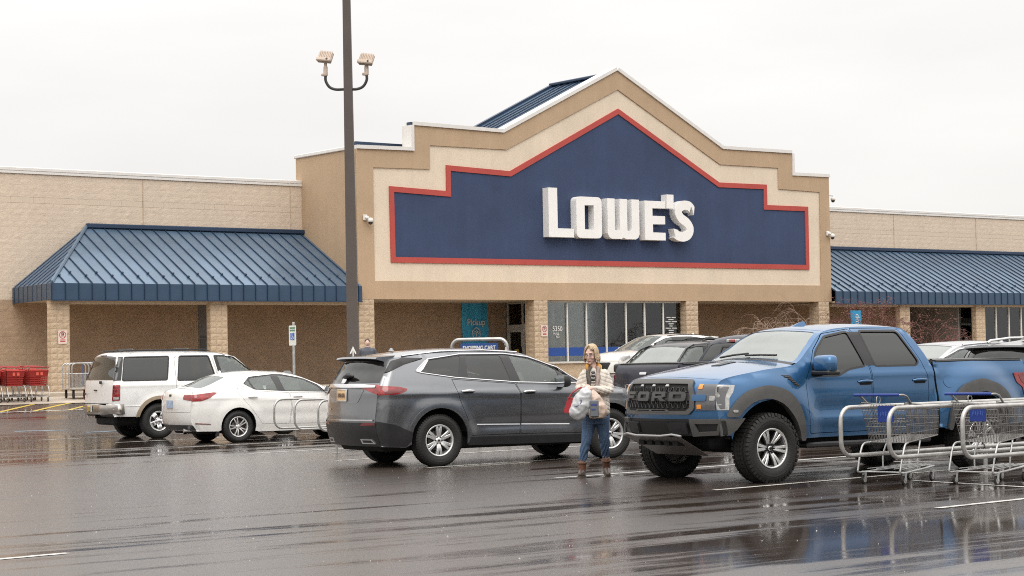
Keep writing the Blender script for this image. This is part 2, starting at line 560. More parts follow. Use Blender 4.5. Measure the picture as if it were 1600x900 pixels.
M_ASPH = asphalt()
ys = [-700, -60, 0, 20, 38] + [41 + i * .7 for i in range(21)] + [58, 64, 120, 900]
ground = ground_sheet('parking_lot_ground', [-900, -60, 0, 20, 40, 60, 120, 900], ys, M_ASPH)
tag(ground, kind='structure')

M_WHITE_PAINT = mat('road_paint_white', (.62, .61, .57), .35, var=.35, vscale=9, dark=(.25, .24, .23), bump=.15, bscale=90)
M_YELLOW_PAINT = mat('road_paint_yellow', (.52, .38, .05), .4, var=.3, vscale=9)
M_BLUE_REFLECT = mat('blue_bay_reflection', (.22, .30, .38), .3, var=.5, vscale=3)
def stripe(p, q, w, m, name):
    p = Vector(p); q = Vector(q)
    d = (q - p); nrm = Vector((-d.y, d.x)).normalized() * w / 2
    k = max(2, int(d.length / .5)); vs = []; fs = []
    for i in range(k + 1):
        c = p + d * i / k
        j = 1 + rnd.uniform(-.06, .06)
        for s in (-1, 1):
            e = c + nrm * s * j; vs.append((e.x, e.y, ground_z(e.y) + .004))
    fs = [(2 * i, 2 * i + 1, 2 * i + 3, 2 * i + 2) for i in range(k)]
    mb = MB(); mb.add(vs, fs)
    o = mb.build(name, m, ground)
    return o
def line_at(x0, y0, L, ang=4.5, w=.10, m=None, name='parking_stripe'):
    a = R_(ang)
    return stripe((x0, y0), (x0 + L * math.cos(a), y0 + L * math.sin(a)), w, m or M_WHITE_PAINT, name)
for x0, y0 in [(15.74, 13.23), (16.26, 17.01), (16.66, 20.45), (17.13, 24.04), (17.5, 27.1), (18.0, 30.7), (18.55, 34.35), (19.0, 37.85), (18.66, 40.9), (15.2, 9.6), (14.7, 6.0)]:
    line_at(x0, y0, 10.8)
for y0 in (8.3, 11.95, 15.7, 19.3, 22.9, 26.5, 30.1, 33.7, 37.3):
    line_at(7.43 - 5.5, y0 - .45, 5.5)
# loading stripes and head lines of the row
line_at(21.3, 20.95, 2.4, -62)
line_at(18.95, 16.3, 2.1, -95)
for a, b_ in [((21.41, 49.26), (23.25, 51.26)), ((22.26, 49.15), (24.35, 51.32)), ((23.3, 49.19), (25.35, 51.35)), ((24.35, 49.25), (26.4, 51.4)), ((20.3, 49.2), (22.2, 51.2))]:
    stripe(a, b_, .12, M_YELLOW_PAINT, 'yellow_hatch_stripe')
stripe((12, 49.0), (40, 49.5), .10, M_WHITE_PAINT, 'fire_lane_line')
for a, b_ in [((19.6, 44.3), (20.9, 44.1)), ((20.9, 43.2), (23.0, 43.5))]:  # pale blue bay stripes, with reflections on the wet ground painted into them
    stripe(a, b_, .16, M_BLUE_REFLECT, 'bay_reflection_stripe')

# concrete apron and the raised walk along the shop front
M_CONC = mat('damp_concrete', (.42, .36, .29), .5, var=.25, vscale=1.2, bump=.2, bscale=60, rvar=.15)
apron = ground_sheet('concrete_apron', [-40, 0, 20, 30, 40, 60, 110], [51.35, 52.5, 53.7, 55, 55.6], M_CONC, .005)
tag(apron, kind='structure')
WALK_Z = .85
mb = MB(); mb.bbox((-40, 55.5, .4), (110, 64, WALK_Z), .02)
tag(mb.build('sidewalk', M_CONC), kind='structure')

# small litter and stones scattered over the wet lot: one mass
mb = MB()
for i in range(260):
    x = rnd.uniform(8, 21); y = rnd.uniform(9, 24); s = rnd.uniform(.003, .008) * (1.8 if rnd.random() < .06 else 1)
    mb.add([(x - s, y - s, .002), (x + s, y - s * .6, .002), (x + s * .5, y + s, .002), (x, y, .002 + s * .7)], [(0, 1, 3), (1, 2, 3), (2, 0, 3)])
tag(mb.build('gravel', mat('pale_grit', (.5, .47, .43), .7)), 'pale grit scattered on the wet asphalt', 'gravel', kind='stuff')

# ================================================================== the shop
FY, WY = 57.70, 61.36           # front plane of portal and columns / plane of the wing walls
store = empty('store_building', (50.3, 57.7, WALK_Z), label='long beige home improvement store with stepped blue gable and metal canopies', cat='building', world=True)
def part(mb, name, m, parent=None):
    return mb.build(name, m, parent or store)
def subworld(o):
    # parts are in world coordinates with an identity world transform
    o['_world'] = (0, 0, 0)
    return o
M_TAN = mat('tan_stucco', (.475, .34, .22), .85, var=.07, vscale=.8, bump=.25, bscale=140, streak=.06)
M_CREAM = mat('cream_stucco', (.72, .61, .48), .85, var=.06, vscale=.8, bump=.25, bscale=140, streak=.05)
M_RED = mat('red_border_stucco', (.45, .072, .058), .8, var=.08, vscale=1., bump=.2, bscale=140)
M_NAVY = mat('navy_stucco', (.034, .056, .122), .8, var=.16, vscale=.5, bump=.3, bscale=140, streak=.07)
M_BLOCK = mat('split_face_block', (.64, .53, .42), .9, var=.06, vscale=5, bump=.6, bscale=22, streak=.05)
M_BLOCK2 = mat('column_block', (.50, .385, .27), .9, var=.22, vscale=6, bump=1., bscale=24)
M_COLMORTAR = mat('column_mortar', (.44, .335, .235), .95, var=.1)
M_SMOOTHB = mat('smooth_block', (.64, .53, .42), .9, var=.06, vscale=2., bump=.3, bscale=90)
M_LOWB = mat('shaded_brown_block', (.42, .30, .205), .9, var=.12, vscale=1.5, bump=.7, bscale=26)  # under-canopy shade is put into this block colour
M_MORTAR = mat('mortar', (.52, .42, .32), .95, var=.1)
M_COPING = mat('white_coping_metal', (.72, .70, .67), .35, var=.05)
M_BLUEROOF = mat('blue_roof_metal', (.105, .165, .24), .30, metal=.4, var=.14, vscale=1.2, rvar=.08, tint=.10)
M_BLUEDARK = mat('blue_trim_metal', (.022, .045, .09), .4, metal=.2, var=.12, vscale=2)
M_SOFFIT = mat('soffit_board', (.55, .45, .34), .8, var=.05)
M_ALU = mat('storefront_aluminium', (.60, .58, .55), .4, metal=.1, var=.05)
M_BRONZE = mat('dark_frame', (.05, .045, .04), .4)
M_SHOPGLASS = glass('storefront_glass', (.74, .76, .74), .06)
M_DARKROOM = mat('dim_interior', (.20, .19, .18), .8, var=.3, vscale=.8)

def plane_xz(Y):
    return lambda U, V: np.stack([U, np.full_like(U, Y), V], 1)

# --- split-face block walls: every block is geometry, joined per wall
def block_wall(name, x0, x1, z0, z1, Y, m, parent, skip_rows=(), openings=(), bw=.4, bh=.2, rough=.0028, seed=1):
    rg = np.random.default_rng(seed)
    nr = int(round((z1 - z0) / bh)); vs = []; fs = []
    for r in range(nr):
        if r in skip_rows: continue
        za = z0 + r * bh + .0006; zb = z0 + (r + 1) * bh - .0006
        x = x0 - (bw / 2 if r % 2 else 0)
        while x < x1 - 1e-6:
            xa, xb = max(x0, x) + .0006, min(x1, x + bw) - .0006
            x += bw
            if xb - xa < .05: continue
            xm, zm = (xa + xb) / 2, (za + zb) / 2
            if any(a < xm < b_ and c < zm < d for a, b_, c, d in openings): continue
            b = len(vs); d0 = rg.normal(0, rough * .5)
            for j in range(3):
                for i in range(4):
                    edge = i in (0, 3) or j in (0, 2)
                    vs.append((xa + (xb - xa) * i / 3 + (0 if i in (0, 3) else rg.normal(0, .012)), Y - (.013 if edge else .0145) - d0 * .5 - abs(rg.normal(0, rough * (.4 if edge else 1))), za + (zb - za) * j / 2))
            for j in range(2):
                for i in range(3):
                    k = b + j * 4 + i; fs.append((k, k + 1, k + 5, k + 4))
            c = len(vs)
            ring = [b, b + 1, b + 2, b + 3, b + 7, b + 11, b + 10, b + 9, b + 8, b + 4]
            for q in ring: vs.append((vs[q][0], Y + .02, vs[q][2]))
            for i in range(10): fs.append((ring[(i + 1) % 10], ring[i], c + i, c + (i + 1) % 10))
    mb = MB(); mb.add(vs, fs)
    o = mb.build(name, m, parent, fix=False); tag(o, kind='stuff')
    return o

WTOP = 8.12
Z0W = WALK_Z
def wing(x0, x1, band_x0, band_x1, seed, openings=()):
    w = MB()
    # backing wall with its openings left out
    segs = sorted(openings)
    xa = x0
    for a, b_, c, d in segs:
        w.box((xa, WY + .01, .4), (a, WY + .35, WTOP)); w.box((a, WY + .01, d), (b_, WY + .35, WTOP))
        if c > Z0W + .1: w.box((a, WY + .01, .4), (b_, WY + .35, c))
        xa = b_
    w.box((xa, WY + .01, .4), (x1, WY + .35, WTOP))
    wall = subworld(part(w, 'wing_wall', M_MORTAR))
    n = int(round((WTOP - Z0W) / .2))
    band = n - 5
    # lower half: darker brown blocks, canopy shade put into the colour; upper half beige
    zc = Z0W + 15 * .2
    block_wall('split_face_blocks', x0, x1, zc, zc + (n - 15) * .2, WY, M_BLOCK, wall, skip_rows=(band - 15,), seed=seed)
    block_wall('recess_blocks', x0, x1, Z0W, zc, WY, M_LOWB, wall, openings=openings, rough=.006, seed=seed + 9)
    zb = Z0W + band * .2
    me = MB().bbox((0, -.012, .004), (.396, .02, .198), .003).mesh('band_block', M_SMOOTHB)
    x = band_x0
    while x < band_x1:
        inst('band_block', me, wall, (x, WY, zb)); x += .4
    for a, b_ in ((x0, band_x0), (x, x1)):
        if b_ - a > .1: part(MB().box((a, WY - .012, zb), (b_, WY + .02, zb + .2)), 'band_course', M_SMOOTHB, wall)
    c = MB().bbox((x0 - .05, WY - .07, WTOP - .02), (x1, WY + .45, WTOP + .11), .02)
    c.box((x0 - .05, WY - .06, WTOP - .10), (x1, WY - .045, WTOP - .02))
    part(c, 'coping', M_COPING, wall)
    # control joints
    x = x0 + 2.3
    while x < x1:
        part(MB().box((x, WY - .038, zc), (x + .016, WY, WTOP - .1)), 'control_joint', M_MORTAR, wall); x += 5.9
    return wall
wing(6.0, 38.3, 25.9, 38.2, 3, openings=[(34.05, 34.75, Z0W, 3.05)])
wing(62.2, 104.0, 62.3, 82.0, 5, openings=[(71.3, 76.0, Z0W, 3.9)])
# entrance recess wall under the portal
part(MB().box((54.1, WY + .01, .4), (62.2, WY + .35, 4.2)), 'recess_wall', M_MORTAR)
w = MB().box((38.3, WY + .01, .4), (47.6, WY + .35, 4.2))
rw = subworld(part(w, 'recess_wall', M_MORTAR))
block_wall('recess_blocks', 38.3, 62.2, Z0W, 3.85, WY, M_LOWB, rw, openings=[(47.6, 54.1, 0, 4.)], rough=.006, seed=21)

# --- the stepped portal
POR = [(38.30, 3.80), (62.20, 3.80), (62.20, 9.07), (59.98, 9.05), (59.98, 9.97), (56.0, 9.95), (50.42, 12.72), (44.80, 9.98), (40.74, 10.02), (40.74, 9.10), (38.30, 9.06)]
CRM = [(38.99, 4.44), (61.58, 4.48), (61.62, 8.42), (59.17, 8.46), (59.17, 9.33), (55.86, 9.32), (50.45, 11.98), (44.94, 9.36), (41.45, 9.34), (41.45, 8.48), (38.99, 8.43)]
REDO = [(39.70, 5.10), (60.90, 5.14), (60.91, 7.78), (58.50, 7.77), (58.50, 8.61), (55.80, 8.59), (50.46, 11.24), (45.09, 8.57), (42.17, 8.66), (42.17, 7.72), (39.67, 7.80)]
REDI = offset(REDO, -.195)
portal = MB()
portal.prism(POR, lambda x, z: (x, FY + .06, z), lambda x, z: (x, FY + .42, z))
portal.box((38.30, FY + .42, 3.80), (38.62, WY + .35, 9.06)); portal.box((61.88, FY + .42, 3.80), (62.20, WY + .35, 9.06))
portal = subworld(part(portal, 'portal_wall', M_TAN))
def slab(name, outer, holes, y0, y1, m):
    o = patch(name, outer, plane_xz(y0), m, portal, holes=holes, step=1.2, lip=y1 - y0, flip=False)
    return o
slab('tan_frame', POR, [CRM], FY, FY + .07, M_TAN)
slab('cream_frame', CRM, [REDO], FY + .045, FY + .07, M_CREAM)
slab('red_border', REDO, [REDI], FY + .0, FY + .06, M_RED)
slab('navy_sign_panel', REDI, [], FY + .035, FY + .06, M_NAVY)
# coping follows the stepped top
top = POR[2:]
for i in range(len(top) - 1):
    a, b_ = Vector(top[i]), Vector(top[i + 1])
    d = (b_ - a).normalized(); nn = Vector((d.y, -d.x))
    e0 = 0.0; e1 = 0.0
    p = [a - d * .0, b_ + d * .0, b_ + nn * .13, a + nn * .13]
    if abs(d.x) > .5:
        p = [a + Vector((.05, 0)) if i == 0 else a, b_, b_ + nn * .13, a + nn * .13]
    c = MB().prism([tuple(v) for v in p], lambda x, z: (x, FY - .05 - .002 * i, z), lambda x, z: (x, FY + .5 + .002 * i, z))
    part(c, 'coping', M_COPING, portal)
part(MB().bbox((38.24, FY + .5, 9.062), (38.68, WY + .4, 9.19), .02), 'coping', M_COPING, portal)
part(MB().bbox((61.82, FY + .5, 9.062), (62.26, WY + .4, 9.19), .02), 'coping', M_COPING, portal)
part(MB().box((38.62, FY + .43, 3.80), (61.88, WY + .01, 3.86)), 'soffit', M_SOFFIT, portal)
part(MB().box((40.66, FY + .05, 9.24), (40.735, FY + .30, 10.14)), 'blue_flashing', M_BLUEDARK, portal)
part(MB().box((38.9, FY + .95, 9.25), (40.95, FY + 1.1, 9.44)), 'blue_flashing', M_BLUEDARK, portal)
# pitched metal roof behind the gable
RX, RZ = 50.38, 12.56
for sgn in (-1, 1):
    ex, ez = RX + sgn * 5.4, RZ - 5.4 * .49
    rf = subworld(part(MB().add([(RX, FY + .5, RZ), (ex, FY + .5, ez), (ex, WY + .2, ez), (RX, WY + .2, RZ), (RX, FY + .5, RZ - .1), (ex, FY + .5, ez - .1), (ex, WY + .2, ez - .1), (RX, WY + .2, RZ - .1)],
              [(0, 1, 2, 3), (7, 6, 5, 4), (0, 4, 5, 1), (1, 5, 6, 2), (2, 6, 7, 3), (3, 7, 4, 0)]), 'gable_roof', M_BLUEROOF))
    y = FY + .75
    while y < WY:
        part(MB().add([(RX, y, RZ + .005), (ex, y, ez + .005), (ex, y + .02, ez + .005), (RX, y + .02, RZ + .005), (RX, y, RZ + .055), (ex, y, ez + .055), (ex, y + .02, ez + .055), (RX, y + .02, RZ + .055)],
             [(0, 1, 2, 3), (7, 6, 5, 4), (0, 4, 5, 1), (1, 5, 6, 2), (2, 6, 7, 3), (3, 7, 4, 0)]), 'standing_seam', M_BLUEDARK, rf); y += .42
    part(MB().add([(RX, WY + .12, RZ - .1), (ex, WY + .12, ez - .1), (ex, WY + .32, ez - .1), (RX, WY + .32, RZ - .1), (RX, WY + .12, RZ + .11), (ex, WY + .12, ez + .11), (ex, WY + .32, ez + .11), (RX, WY + .32, RZ + .11)],
             [(0, 1, 2, 3), (7, 6, 5, 4), (0, 4, 5, 1), (1, 5, 6, 2), (2, 6, 7, 3), (3, 7, 4, 0)]), 'rake_trim', M_BLUEDARK, rf)
part(MB().bbox((RX - .16, FY + .5, RZ + .0), (RX + .16, WY + .3, RZ + .12), .03), 'ridge_cap', M_BLUEDARK)

# --- raised channel letters
M_LETTER = mat('white_letter_face', (.86, .85, .83), .45, var=.04, vscale=1.5)
M_LETTERSIDE = mat('white_letter_return', (.66, .64, .60), .5, var=.05)
LF, LB = FY - .32, FY + .02
def letter(polys, name='letter'):
    holes = polys[1:]
    o = patch(name, polys[0], plane_xz(LF), M_LETTER, store, holes=holes, step=.5, lip=LB - LF)
    return o
letter([[(46.63, 6.155), (47.85, 6.155), (47.85, 6.485), (47.06, 6.485), (47.06, 8.0), (46.63, 8.0)]])
letter([fillet([(47.98, 6.15), (49.24, 6.15), (49.24, 7.72), (47.98, 7.72)], .22, 6), [(48.39, 6.48), (48.85, 6.48), (48.85, 7.40), (48.39, 7.40)]])
Wp = [(49.53, 7.70), (49.53, 6.36), (49.60, 6.22), (49.72, 6.155), (50.22, 6.155), (50.335, 6.215), (50.45, 6.155), (50.96, 6.155), (51.08, 6.22), (51.15, 6.36), (51.15, 7.70), (50.76, 7.70), (50.76, 6.48), (50.53, 6.48), (50.53, 7.70), (50.15, 7.70), (50.15, 6.48), (49.90, 6.48), (49.90, 7.70)]
letter([Wp])
letter([[(51.44, 6.15), (52.51, 6.15), (52.51, 6.45), (51.855, 6.45), (51.855, 6.78), (52.50, 6.78), (52.50, 7.10), (51.84, 7.10), (51.84, 7.40), (52.51, 7.40), (52.51, 7.68), (51.44, 7.68)]])
letter([[(52.60, 7.41), (52.96, 7.41), (52.97, 7.96), (52.61, 7.96)]], 'apostrophe_letter')
cl = catmull([(53.98, 7.36), (53.80, 7.54), (53.50, 7.56), (53.28, 7.45), (53.22, 7.26), (53.36, 7.05), (53.66, 6.88), (53.83, 6.66), (53.76, 6.44), (53.52, 6.32), (53.22, 6.34), (52.99, 6.46)], 5)
cl = np.array(cl); tt = np.gradient(cl, axis=0); tt /= np.linalg.norm(tt, axis=1)[:, None]; nn = np.stack([-tt[:, 1], tt[:, 0]], 1)
wv = np.full(len(cl), .185)
nn[0] = (-.35, .9); nn[-1] = (.25, -.9)
Sp = [tuple(p) for p in cl + nn * wv[:, None]] + [tuple(p) for p in (cl - nn * wv[:, None])[::-1]]
letter([Sp])
# faint run-off streaks below the letters are left to the panel's own colour noise

# --- block columns
COLX = [27.10, 32.76, 38.63, 46.44, 54.15, 61.73, 66.84, 71.97]
def rough_block(w, d, h, seed):
    rg = random.Random(seed); mb = MB()
    def face(o, u, v, nrm, nu, nv):
        vs = []
        for j in range(nv + 1):
            for i in range(nu + 1):
                e = i in (0, nu) or j in (0, nv)
                p = Vector(o) + Vector(u) * (i / nu) + Vector(v) * (j / nv) + Vector(nrm) * (0 if e else rg.uniform(.004, .022))
                vs.append(p)
        mb.add(vs, [(j * (nu + 1) + i, j * (nu + 1) + i + 1, (j + 1) * (nu + 1) + i + 1, (j + 1) * (nu + 1) + i) for j in range(nv) for i in range(nu)])
    face((0, 0, 0), (w, 0, 0), (0, 0, h), (0, -1, 0), 6, 3)
    face((0, d, 0), (0, -d, 0), (0, 0, h), (-1, 0, 0), 4, 2)
    face((w, 0, 0), (0, d, 0), (0, 0, h), (1, 0, 0), 2, 1)
    face((0, 0, h), (w, 0, 0), (0, d, 0), (0, 0, 1), 1, 1)
    face((0, d, 0), (w, 0, 0), (0, -d, 0), (0, 0, -1), 1, 1)
    return mb.mesh('block', M_BLOCK2, fix=False)
CW, CH_ = .64, .1965
for D_, cols in ((.26, [COLX[k] for k in (0, 1, 6, 7)]), (.55, [COLX[k] for k in (2, 3, 4, 5)])):
    blkA = [rough_block(.424, D_, CH_ - .004, s_) for s_ in range(5)]
    blkB = [rough_block(.210, D_, CH_ - .004, s_) for s_ in range(10, 14)]
    for cx in cols:
        c = subworld(part(MB().box((cx - CW / 2 + .012, FY + .02, .6), (cx + CW / 2 - .012, FY + D_, 3.83)), 'column', M_COLMORTAR))
        for k in range(15):
            z = WALK_Z + k * CH_ + .002
            jy = [FY + .01 + rnd.uniform(-.004, .004) for _ in range(2)]
            if k % 2:
                inst('block', rnd.choice(blkB), c, (cx - CW / 2 + .001, jy[0], z)); inst('block', rnd.choice(blkA), c, (cx - CW / 2 + .214, jy[1], z))
            else:
                inst('block', rnd.choice(blkA), c, (cx - CW / 2 + .001, jy[0], z)); inst('block', rnd.choice(blkB), c, (cx - CW / 2 + .429, jy[1], z))

# --- standing-seam canopies
EY, EZ0, EZ1, RZ1 = FY - .22, 3.72, 4.24, 6.33     # eave plane, fascia bottom / top, ridge against the wall
def canopy(x0, x1, hip_l, hip_r, skew=0.):
    """front slope from the eave up to the wall, with hipped ends"""
    can = subworld(part(MB().box((x0 + .1 + skew, EY + .12, EZ0 + .03), (x1 - .1, WY - .03, EZ0 + .10)), 'canopy', M_SOFFIT))
    run = WY - EY; rise = RZ1 - EZ1
    hl = 2.65 if hip_l else 0; hr = 2.65 if hip_r else 0
    def zat(y): return EZ1 + rise * (y - EY) / run
    def xl(y): return x0 + hl * (y - EY) / run
    def xr(y): return x1 - hr * (y - EY) / run
    P = .457
    n = int(math.ceil((x1 - x0) / P))
    for i in range(n):
        a, b_ = x0 + i * P, min(x1, x0 + (i + 1) * P)
        # clip the pan against the hips
        def ytop(x):
            y = WY - .02
            if hip_l and x < x0 + hl + skew: y = min(y, EY + (x - x0) / (hl + skew) * run)
            if hip_r and x > x1 - hr: y = min(y, EY + (x1 - x) / hr * run)
            return y
        ya, yb = ytop(a), ytop(b_)
        t = .02
        if max(ya, yb) - EY > .05:
            vs = [(a, EY, zat(EY)), (b_, EY, zat(EY)), (b_, yb, zat(yb)), (a, ya, zat(ya))]
            vs += [(x, y, z - t) for x, y, z in vs]
            part(MB().add(vs, [(0, 1, 2, 3), (7, 6, 5, 4), (0, 4, 5, 1), (1, 5, 6, 2), (2, 6, 7, 3), (3, 7, 4, 0)]), 'roof_pan', M_BLUEROOF, can)
            # seam at the left edge of the pan
            if ya - EY > .06:
                h = .045
                vs = [(a - .011, EY - .01, zat(EY)), (a + .011, EY - .01, zat(EY)), (a + .011, ya, zat(ya)), (a - .011, ya, zat(ya))]
                vs += [(x, y, z + h) for x, y, z in vs]
                part(MB().add(vs, [(3, 2, 1, 0), (4, 5, 6, 7), (0, 1, 5, 4), (1, 2, 6, 5), (2, 3, 7, 6), (3, 0, 4, 7)]), 'standing_seam', M_BLUEDARK, can)
                yg = EY + (.42 if i % 2 else .62)
                if ya > yg + .1:
                    inst('snow_guard', SNOW, can, (a, yg, zat(yg) + .045))
        # fascia below the pan
        part(MB().box((a + .004, EY - .012, EZ0), (b_ - .004, EY + .02, EZ1 - .004)), 'fascia_panel', M_BLUEDARK if False else M_FASCIA, can)
        part(MB().box((a - .012, EY - .045, EZ0 + .005), (a + .012, EY - .012, EZ1 + .01)), 'fascia_rib', M_BLUEDARK, can)
    part(MB().box((x0, EY - .03, EZ0 - .035), (x1, EY + .03, EZ0 - .002)), 'eave_drip', M_BLUEDARK, can)
    part(MB().bbox((x0 + hl + skew - .05, WY - .20, RZ1 - .05), (x1 - hr + .05, WY - .035, RZ1 + .10), .02), 'ridge_flashing', M_BLUEDARK, can)
    for hip, xe, sg in ((hip_l, x0, 1), (hip_r, x1, -1)):
        if not hip: continue
        sk = skew if sg > 0 else 0
        xt = xe + sg * 2.65 + sk
        vs = [(xe, EY, EZ1), (xe + sk, WY - .02, EZ1), (xt, WY - .02, RZ1)]
        vs += [(x, y, z - .02) for x, y, z in vs]
        part(MB().add(vs, [(0, 1, 2), (5, 4, 3), (0, 3, 4, 1), (1, 4, 5, 2), (2, 5, 3, 0)]), 'hip_slope', M_BLUEROOF, can)
        m_ = int(run / P)
        for k in range(1, m_ + 1):
            y = EY + k * P
            if y > WY - .05: break
            fr = (y - EY) / run
            xk = xe + sk * fr; e = Vector((xk, y, EZ1)); t_ = Vector((xe + (sg * 2.65 + sk) * fr, y, EZ1 + rise * fr))
            part(MB().tube([e + Vector((0, 0, .02)), t_ + Vector((0, 0, .02))], .02, 4, smooth=False), 'standing_seam', M_BLUEDARK, can)
            part(MB().box((xk - .03 * (1 if sg > 0 else 0), y - .012, EZ0), (xk + .03 * (0 if sg > 0 else 1), y + .012, EZ1)), 'fascia_rib', M_BLUEDARK, can)
        part(MB().prism([(xe - .02, EY + .02), (xe + .02, EY + .02), (xe + sk + .02, WY - .03), (xe + sk - .02, WY - .03)], lambda u, v: (u, v, EZ0), lambda u, v: (u, v, EZ1 - .01)), 'end_fascia', M_FASCIA, can)
        part(MB().tube([(xe, EY, EZ1 + .03), (xt, WY - .05, RZ1 + .03)], .06, 6, smooth=False), 'hip_cap', M_BLUEROOF, can)
    # beam behind the fascia
    part(MB().box((x0 + .15, FY + .1, EZ0 - .12), (x1 - .15, FY + .5, EZ0 + .02)), 'beam', M_SOFFIT, can)
    return can
M_FASCIA = mat('blue_fascia_metal', (.038, .075, .13), .38, metal=.25, var=.12, vscale=1.5)
SNOW = MB().lathe([(.0, .03), (.035, .03), (.045, 0), (.035, -.03), (.0, -.03)], 8, 'y').mesh('snow_guard', M_BLUEDARK)
canopy(26.72, 38.30, True, False, .42)
canopy(62.20, 82.7, False, True)

# --- shop windows between the columns (flush with the front)
def storefront(x0, x1, xs, z0, z1, Y, label_band=True):
    wroot = subworld(part(MB().box((x0, Y - .04, z1), (x1, Y + .08, z1 + .09)).box((x0, Y - .10, z0 - .07), (x1, Y + .08, z0)), 'window_frame', M_ALU))
    part(MB().box((x0, Y + .0, .8), (x1, Y + .25, z0 - .07)), 'sill_wall', M_MORTAR, wroot)
    block_wall('sill_blocks', x0, x1, .86, z0 - .07, Y, M_BLOCK2, wroot, bh=(z0 - .93) / 3, seed=44)
    edges = [x0] + list(xs) + [x1]
    for i in range(len(edges) - 1):
        a, b_ = edges[i], edges[i + 1]
        part(MB().box((a + .035, Y + .01, z0), (b_ - .035, Y + .022, z1)), 'pane', M_SHOPGLASS, wroot)
        part(MB().box((a + .03, Y + .003, 1.70), (b_ - .03, Y + .008, 2.02)), 'blue_film_band', M_BLUEFILM, wroot)
    for x in xs:
        part(MB().bbox((x - .03, Y - .05, z0), (x + .03, Y + .07, z1), .006), 'mullion', M_ALUW, wroot)
    return wroot
M_ALUW = mat('white_mullion', (.70, .69, .66), .4, var=.05)
M_BLUEFILM = mat('blue_film', (.012, .06, .27), .3)
M_WHITEPRINT = mat('white_vinyl', (.75, .75, .74), .6)
GY = FY + .3
sf = storefront(46.80, 53.80, [47.92, 48.87, 49.87, 50.88, 51.85, 52.83], 1.49, 3.72, GY)
storefront(72.35, 82.0, [73.39, 74.32, 75.21, 76.1, 77.0, 78.0, 79.0, 80.0, 81.0], 1.49, 3.80, GY)
V90 = (R_(90), 0, 0)
lettering('address_number', '5350', .26, (47.45, GY - .002, 2.72), V90, M_WHITEPRINT, sf, .95, .002)
lettering('address_street', 'HALL', .125, (47.40, GY - .002, 2.54), V90, M_WHITEPRINT, sf, 1, .002)
lettering('address_street', 'RD', .125, (47.46, GY - .002, 2.42), V90, M_WHITEPRINT, sf, 1, .002)
for k, wd_ in enumerate((.5, .3, .62, .3, .2, .62, .3, .28, .62)):
    n_ = 2 if wd_ > .4 else 1
    for q in range(n_):
        a = 53.28 - wd_ / 2 + q * (wd_ / n_ + .02)
        part(MB().box((a, GY - .002, 3.14 - k * .085), (a + wd_ / n_ - .03, GY + .001, 3.168 - k * .085)), 'opening_hours_line', M_WHITEPRINT, sf)
M_TUBE = mat('fluorescent_tube', (.8, .8, .8), .5, emit=((1, .95, .86), 4.))
# dim room behind the glass with a few fittings
for a, b_ in ((47.72, 54.0), (71.2, 82.2)):
    rm = MB()
    rm.box((a, 66.9, .86), (b_, 67, 4.0)); rm.box((a - .1, WY + .02 if a < 50 else GY + .3, .86), (a, 67, 4.0)); rm.box((b_, GY + .3, .86), (b_ + .1, 67, 4.0)); rm.box((a, GY + .3, 3.92), (b_, 67, 4.02)); rm.box((a, GY + .3, .84), (b_, 67, .87))
    ir_ = subworld(part(rm, 'interior_room', M_DARKROOM))
    for k_ in range(3):
        for q_ in range(int((b_ - a) / 2.2)):
            part(MB().box((a + .7 + q_ * 2.2, 60.2 + k_ * 2.1, 3.86), (a + 1.9 + q_ * 2.2, 60.32 + k_ * 2.1, 3.90)), 'ceiling_light', M_TUBE, ir_)
for i, x in enumerate((47.6, 49.6, 51.4, 53.0)):
    s = MB()
    for k in range(4): s.box((x, 62.9, 1.0 + k * .6), (x + 1.3, 63.5, 1.05 + k * .6))
    s.box((x, 62.9, .86), (x + .05, 63.5, 3.2)); s.box((x + 1.25, 62.9, .86), (x + 1.3, 63.5, 3.2))
    for k in range(4):
        for q in range(4): s.box((x + .1 + q * .29, 62.95, 1.06 + k * .6), (x + .33 + q * .29, 63.4, 1.25 + k * .6 + rnd.uniform(0, .2)))
    tag(s.build('display_shelf', mat('shelf_goods', (.34, .33, .33), .6, var=.6, vscale=4)), ['grey goods shelf behind the leftmost shop window panes', 'second goods shelf from the left behind the shop window', 'third goods shelf behind the shop window', 'rightmost goods shelf behind the shop window'][i], 'shelf', 'shelves inside the shop')
yl = MB(); yl.bbox((48.75, 59.6, .87), (49.35, 60.6, 1.5), .05); yl.box((48.80, 59.5, 1.5), (48.90, 59.6, 3.0)); yl.box((49.22, 59.5, 1.5), (49.32, 59.6, 3.0)); yl.box((48.80, 59.5, 2.9), (49.32, 59.6, 3.0)); yl.box((48.9, 59.45, 2.0), (49.25, 59.6, 2.5))
tag(yl.build('lift_machine', mat('yellow_machine', (.75, .45, .03), .5)), 'yellow lift machine standing behind the shop window', 'machine')

# --- doors
def glass_door(x0, x1, z1, Y, parent, m=None):
    d = subworld(part(MB().box((x0, Y, WALK_Z), (x0 + .07, Y + .06, z1)).box((x1 - .07, Y, WALK_Z), (x1, Y + .06, z1)).box((x0 + .07, Y, z1 - .09), (x1 - .07, Y + .06, z1)).box((x0 + .07, Y, WALK_Z), (x1 - .07, Y + .06, WALK_Z + .22)), 'door', m or M_ALU, parent))
    part(MB().box((x0 + .07, Y + .02, WALK_Z + .22), (x1 - .07, Y + .03, z1 - .09)), 'pane', M_SHOPGLASS, d)
    part(MB().box((x0 + .09, Y - .03, 1.75), (x0 + .12, Y - .0, 2.1)), 'handle', M_ALU, d)
    return d
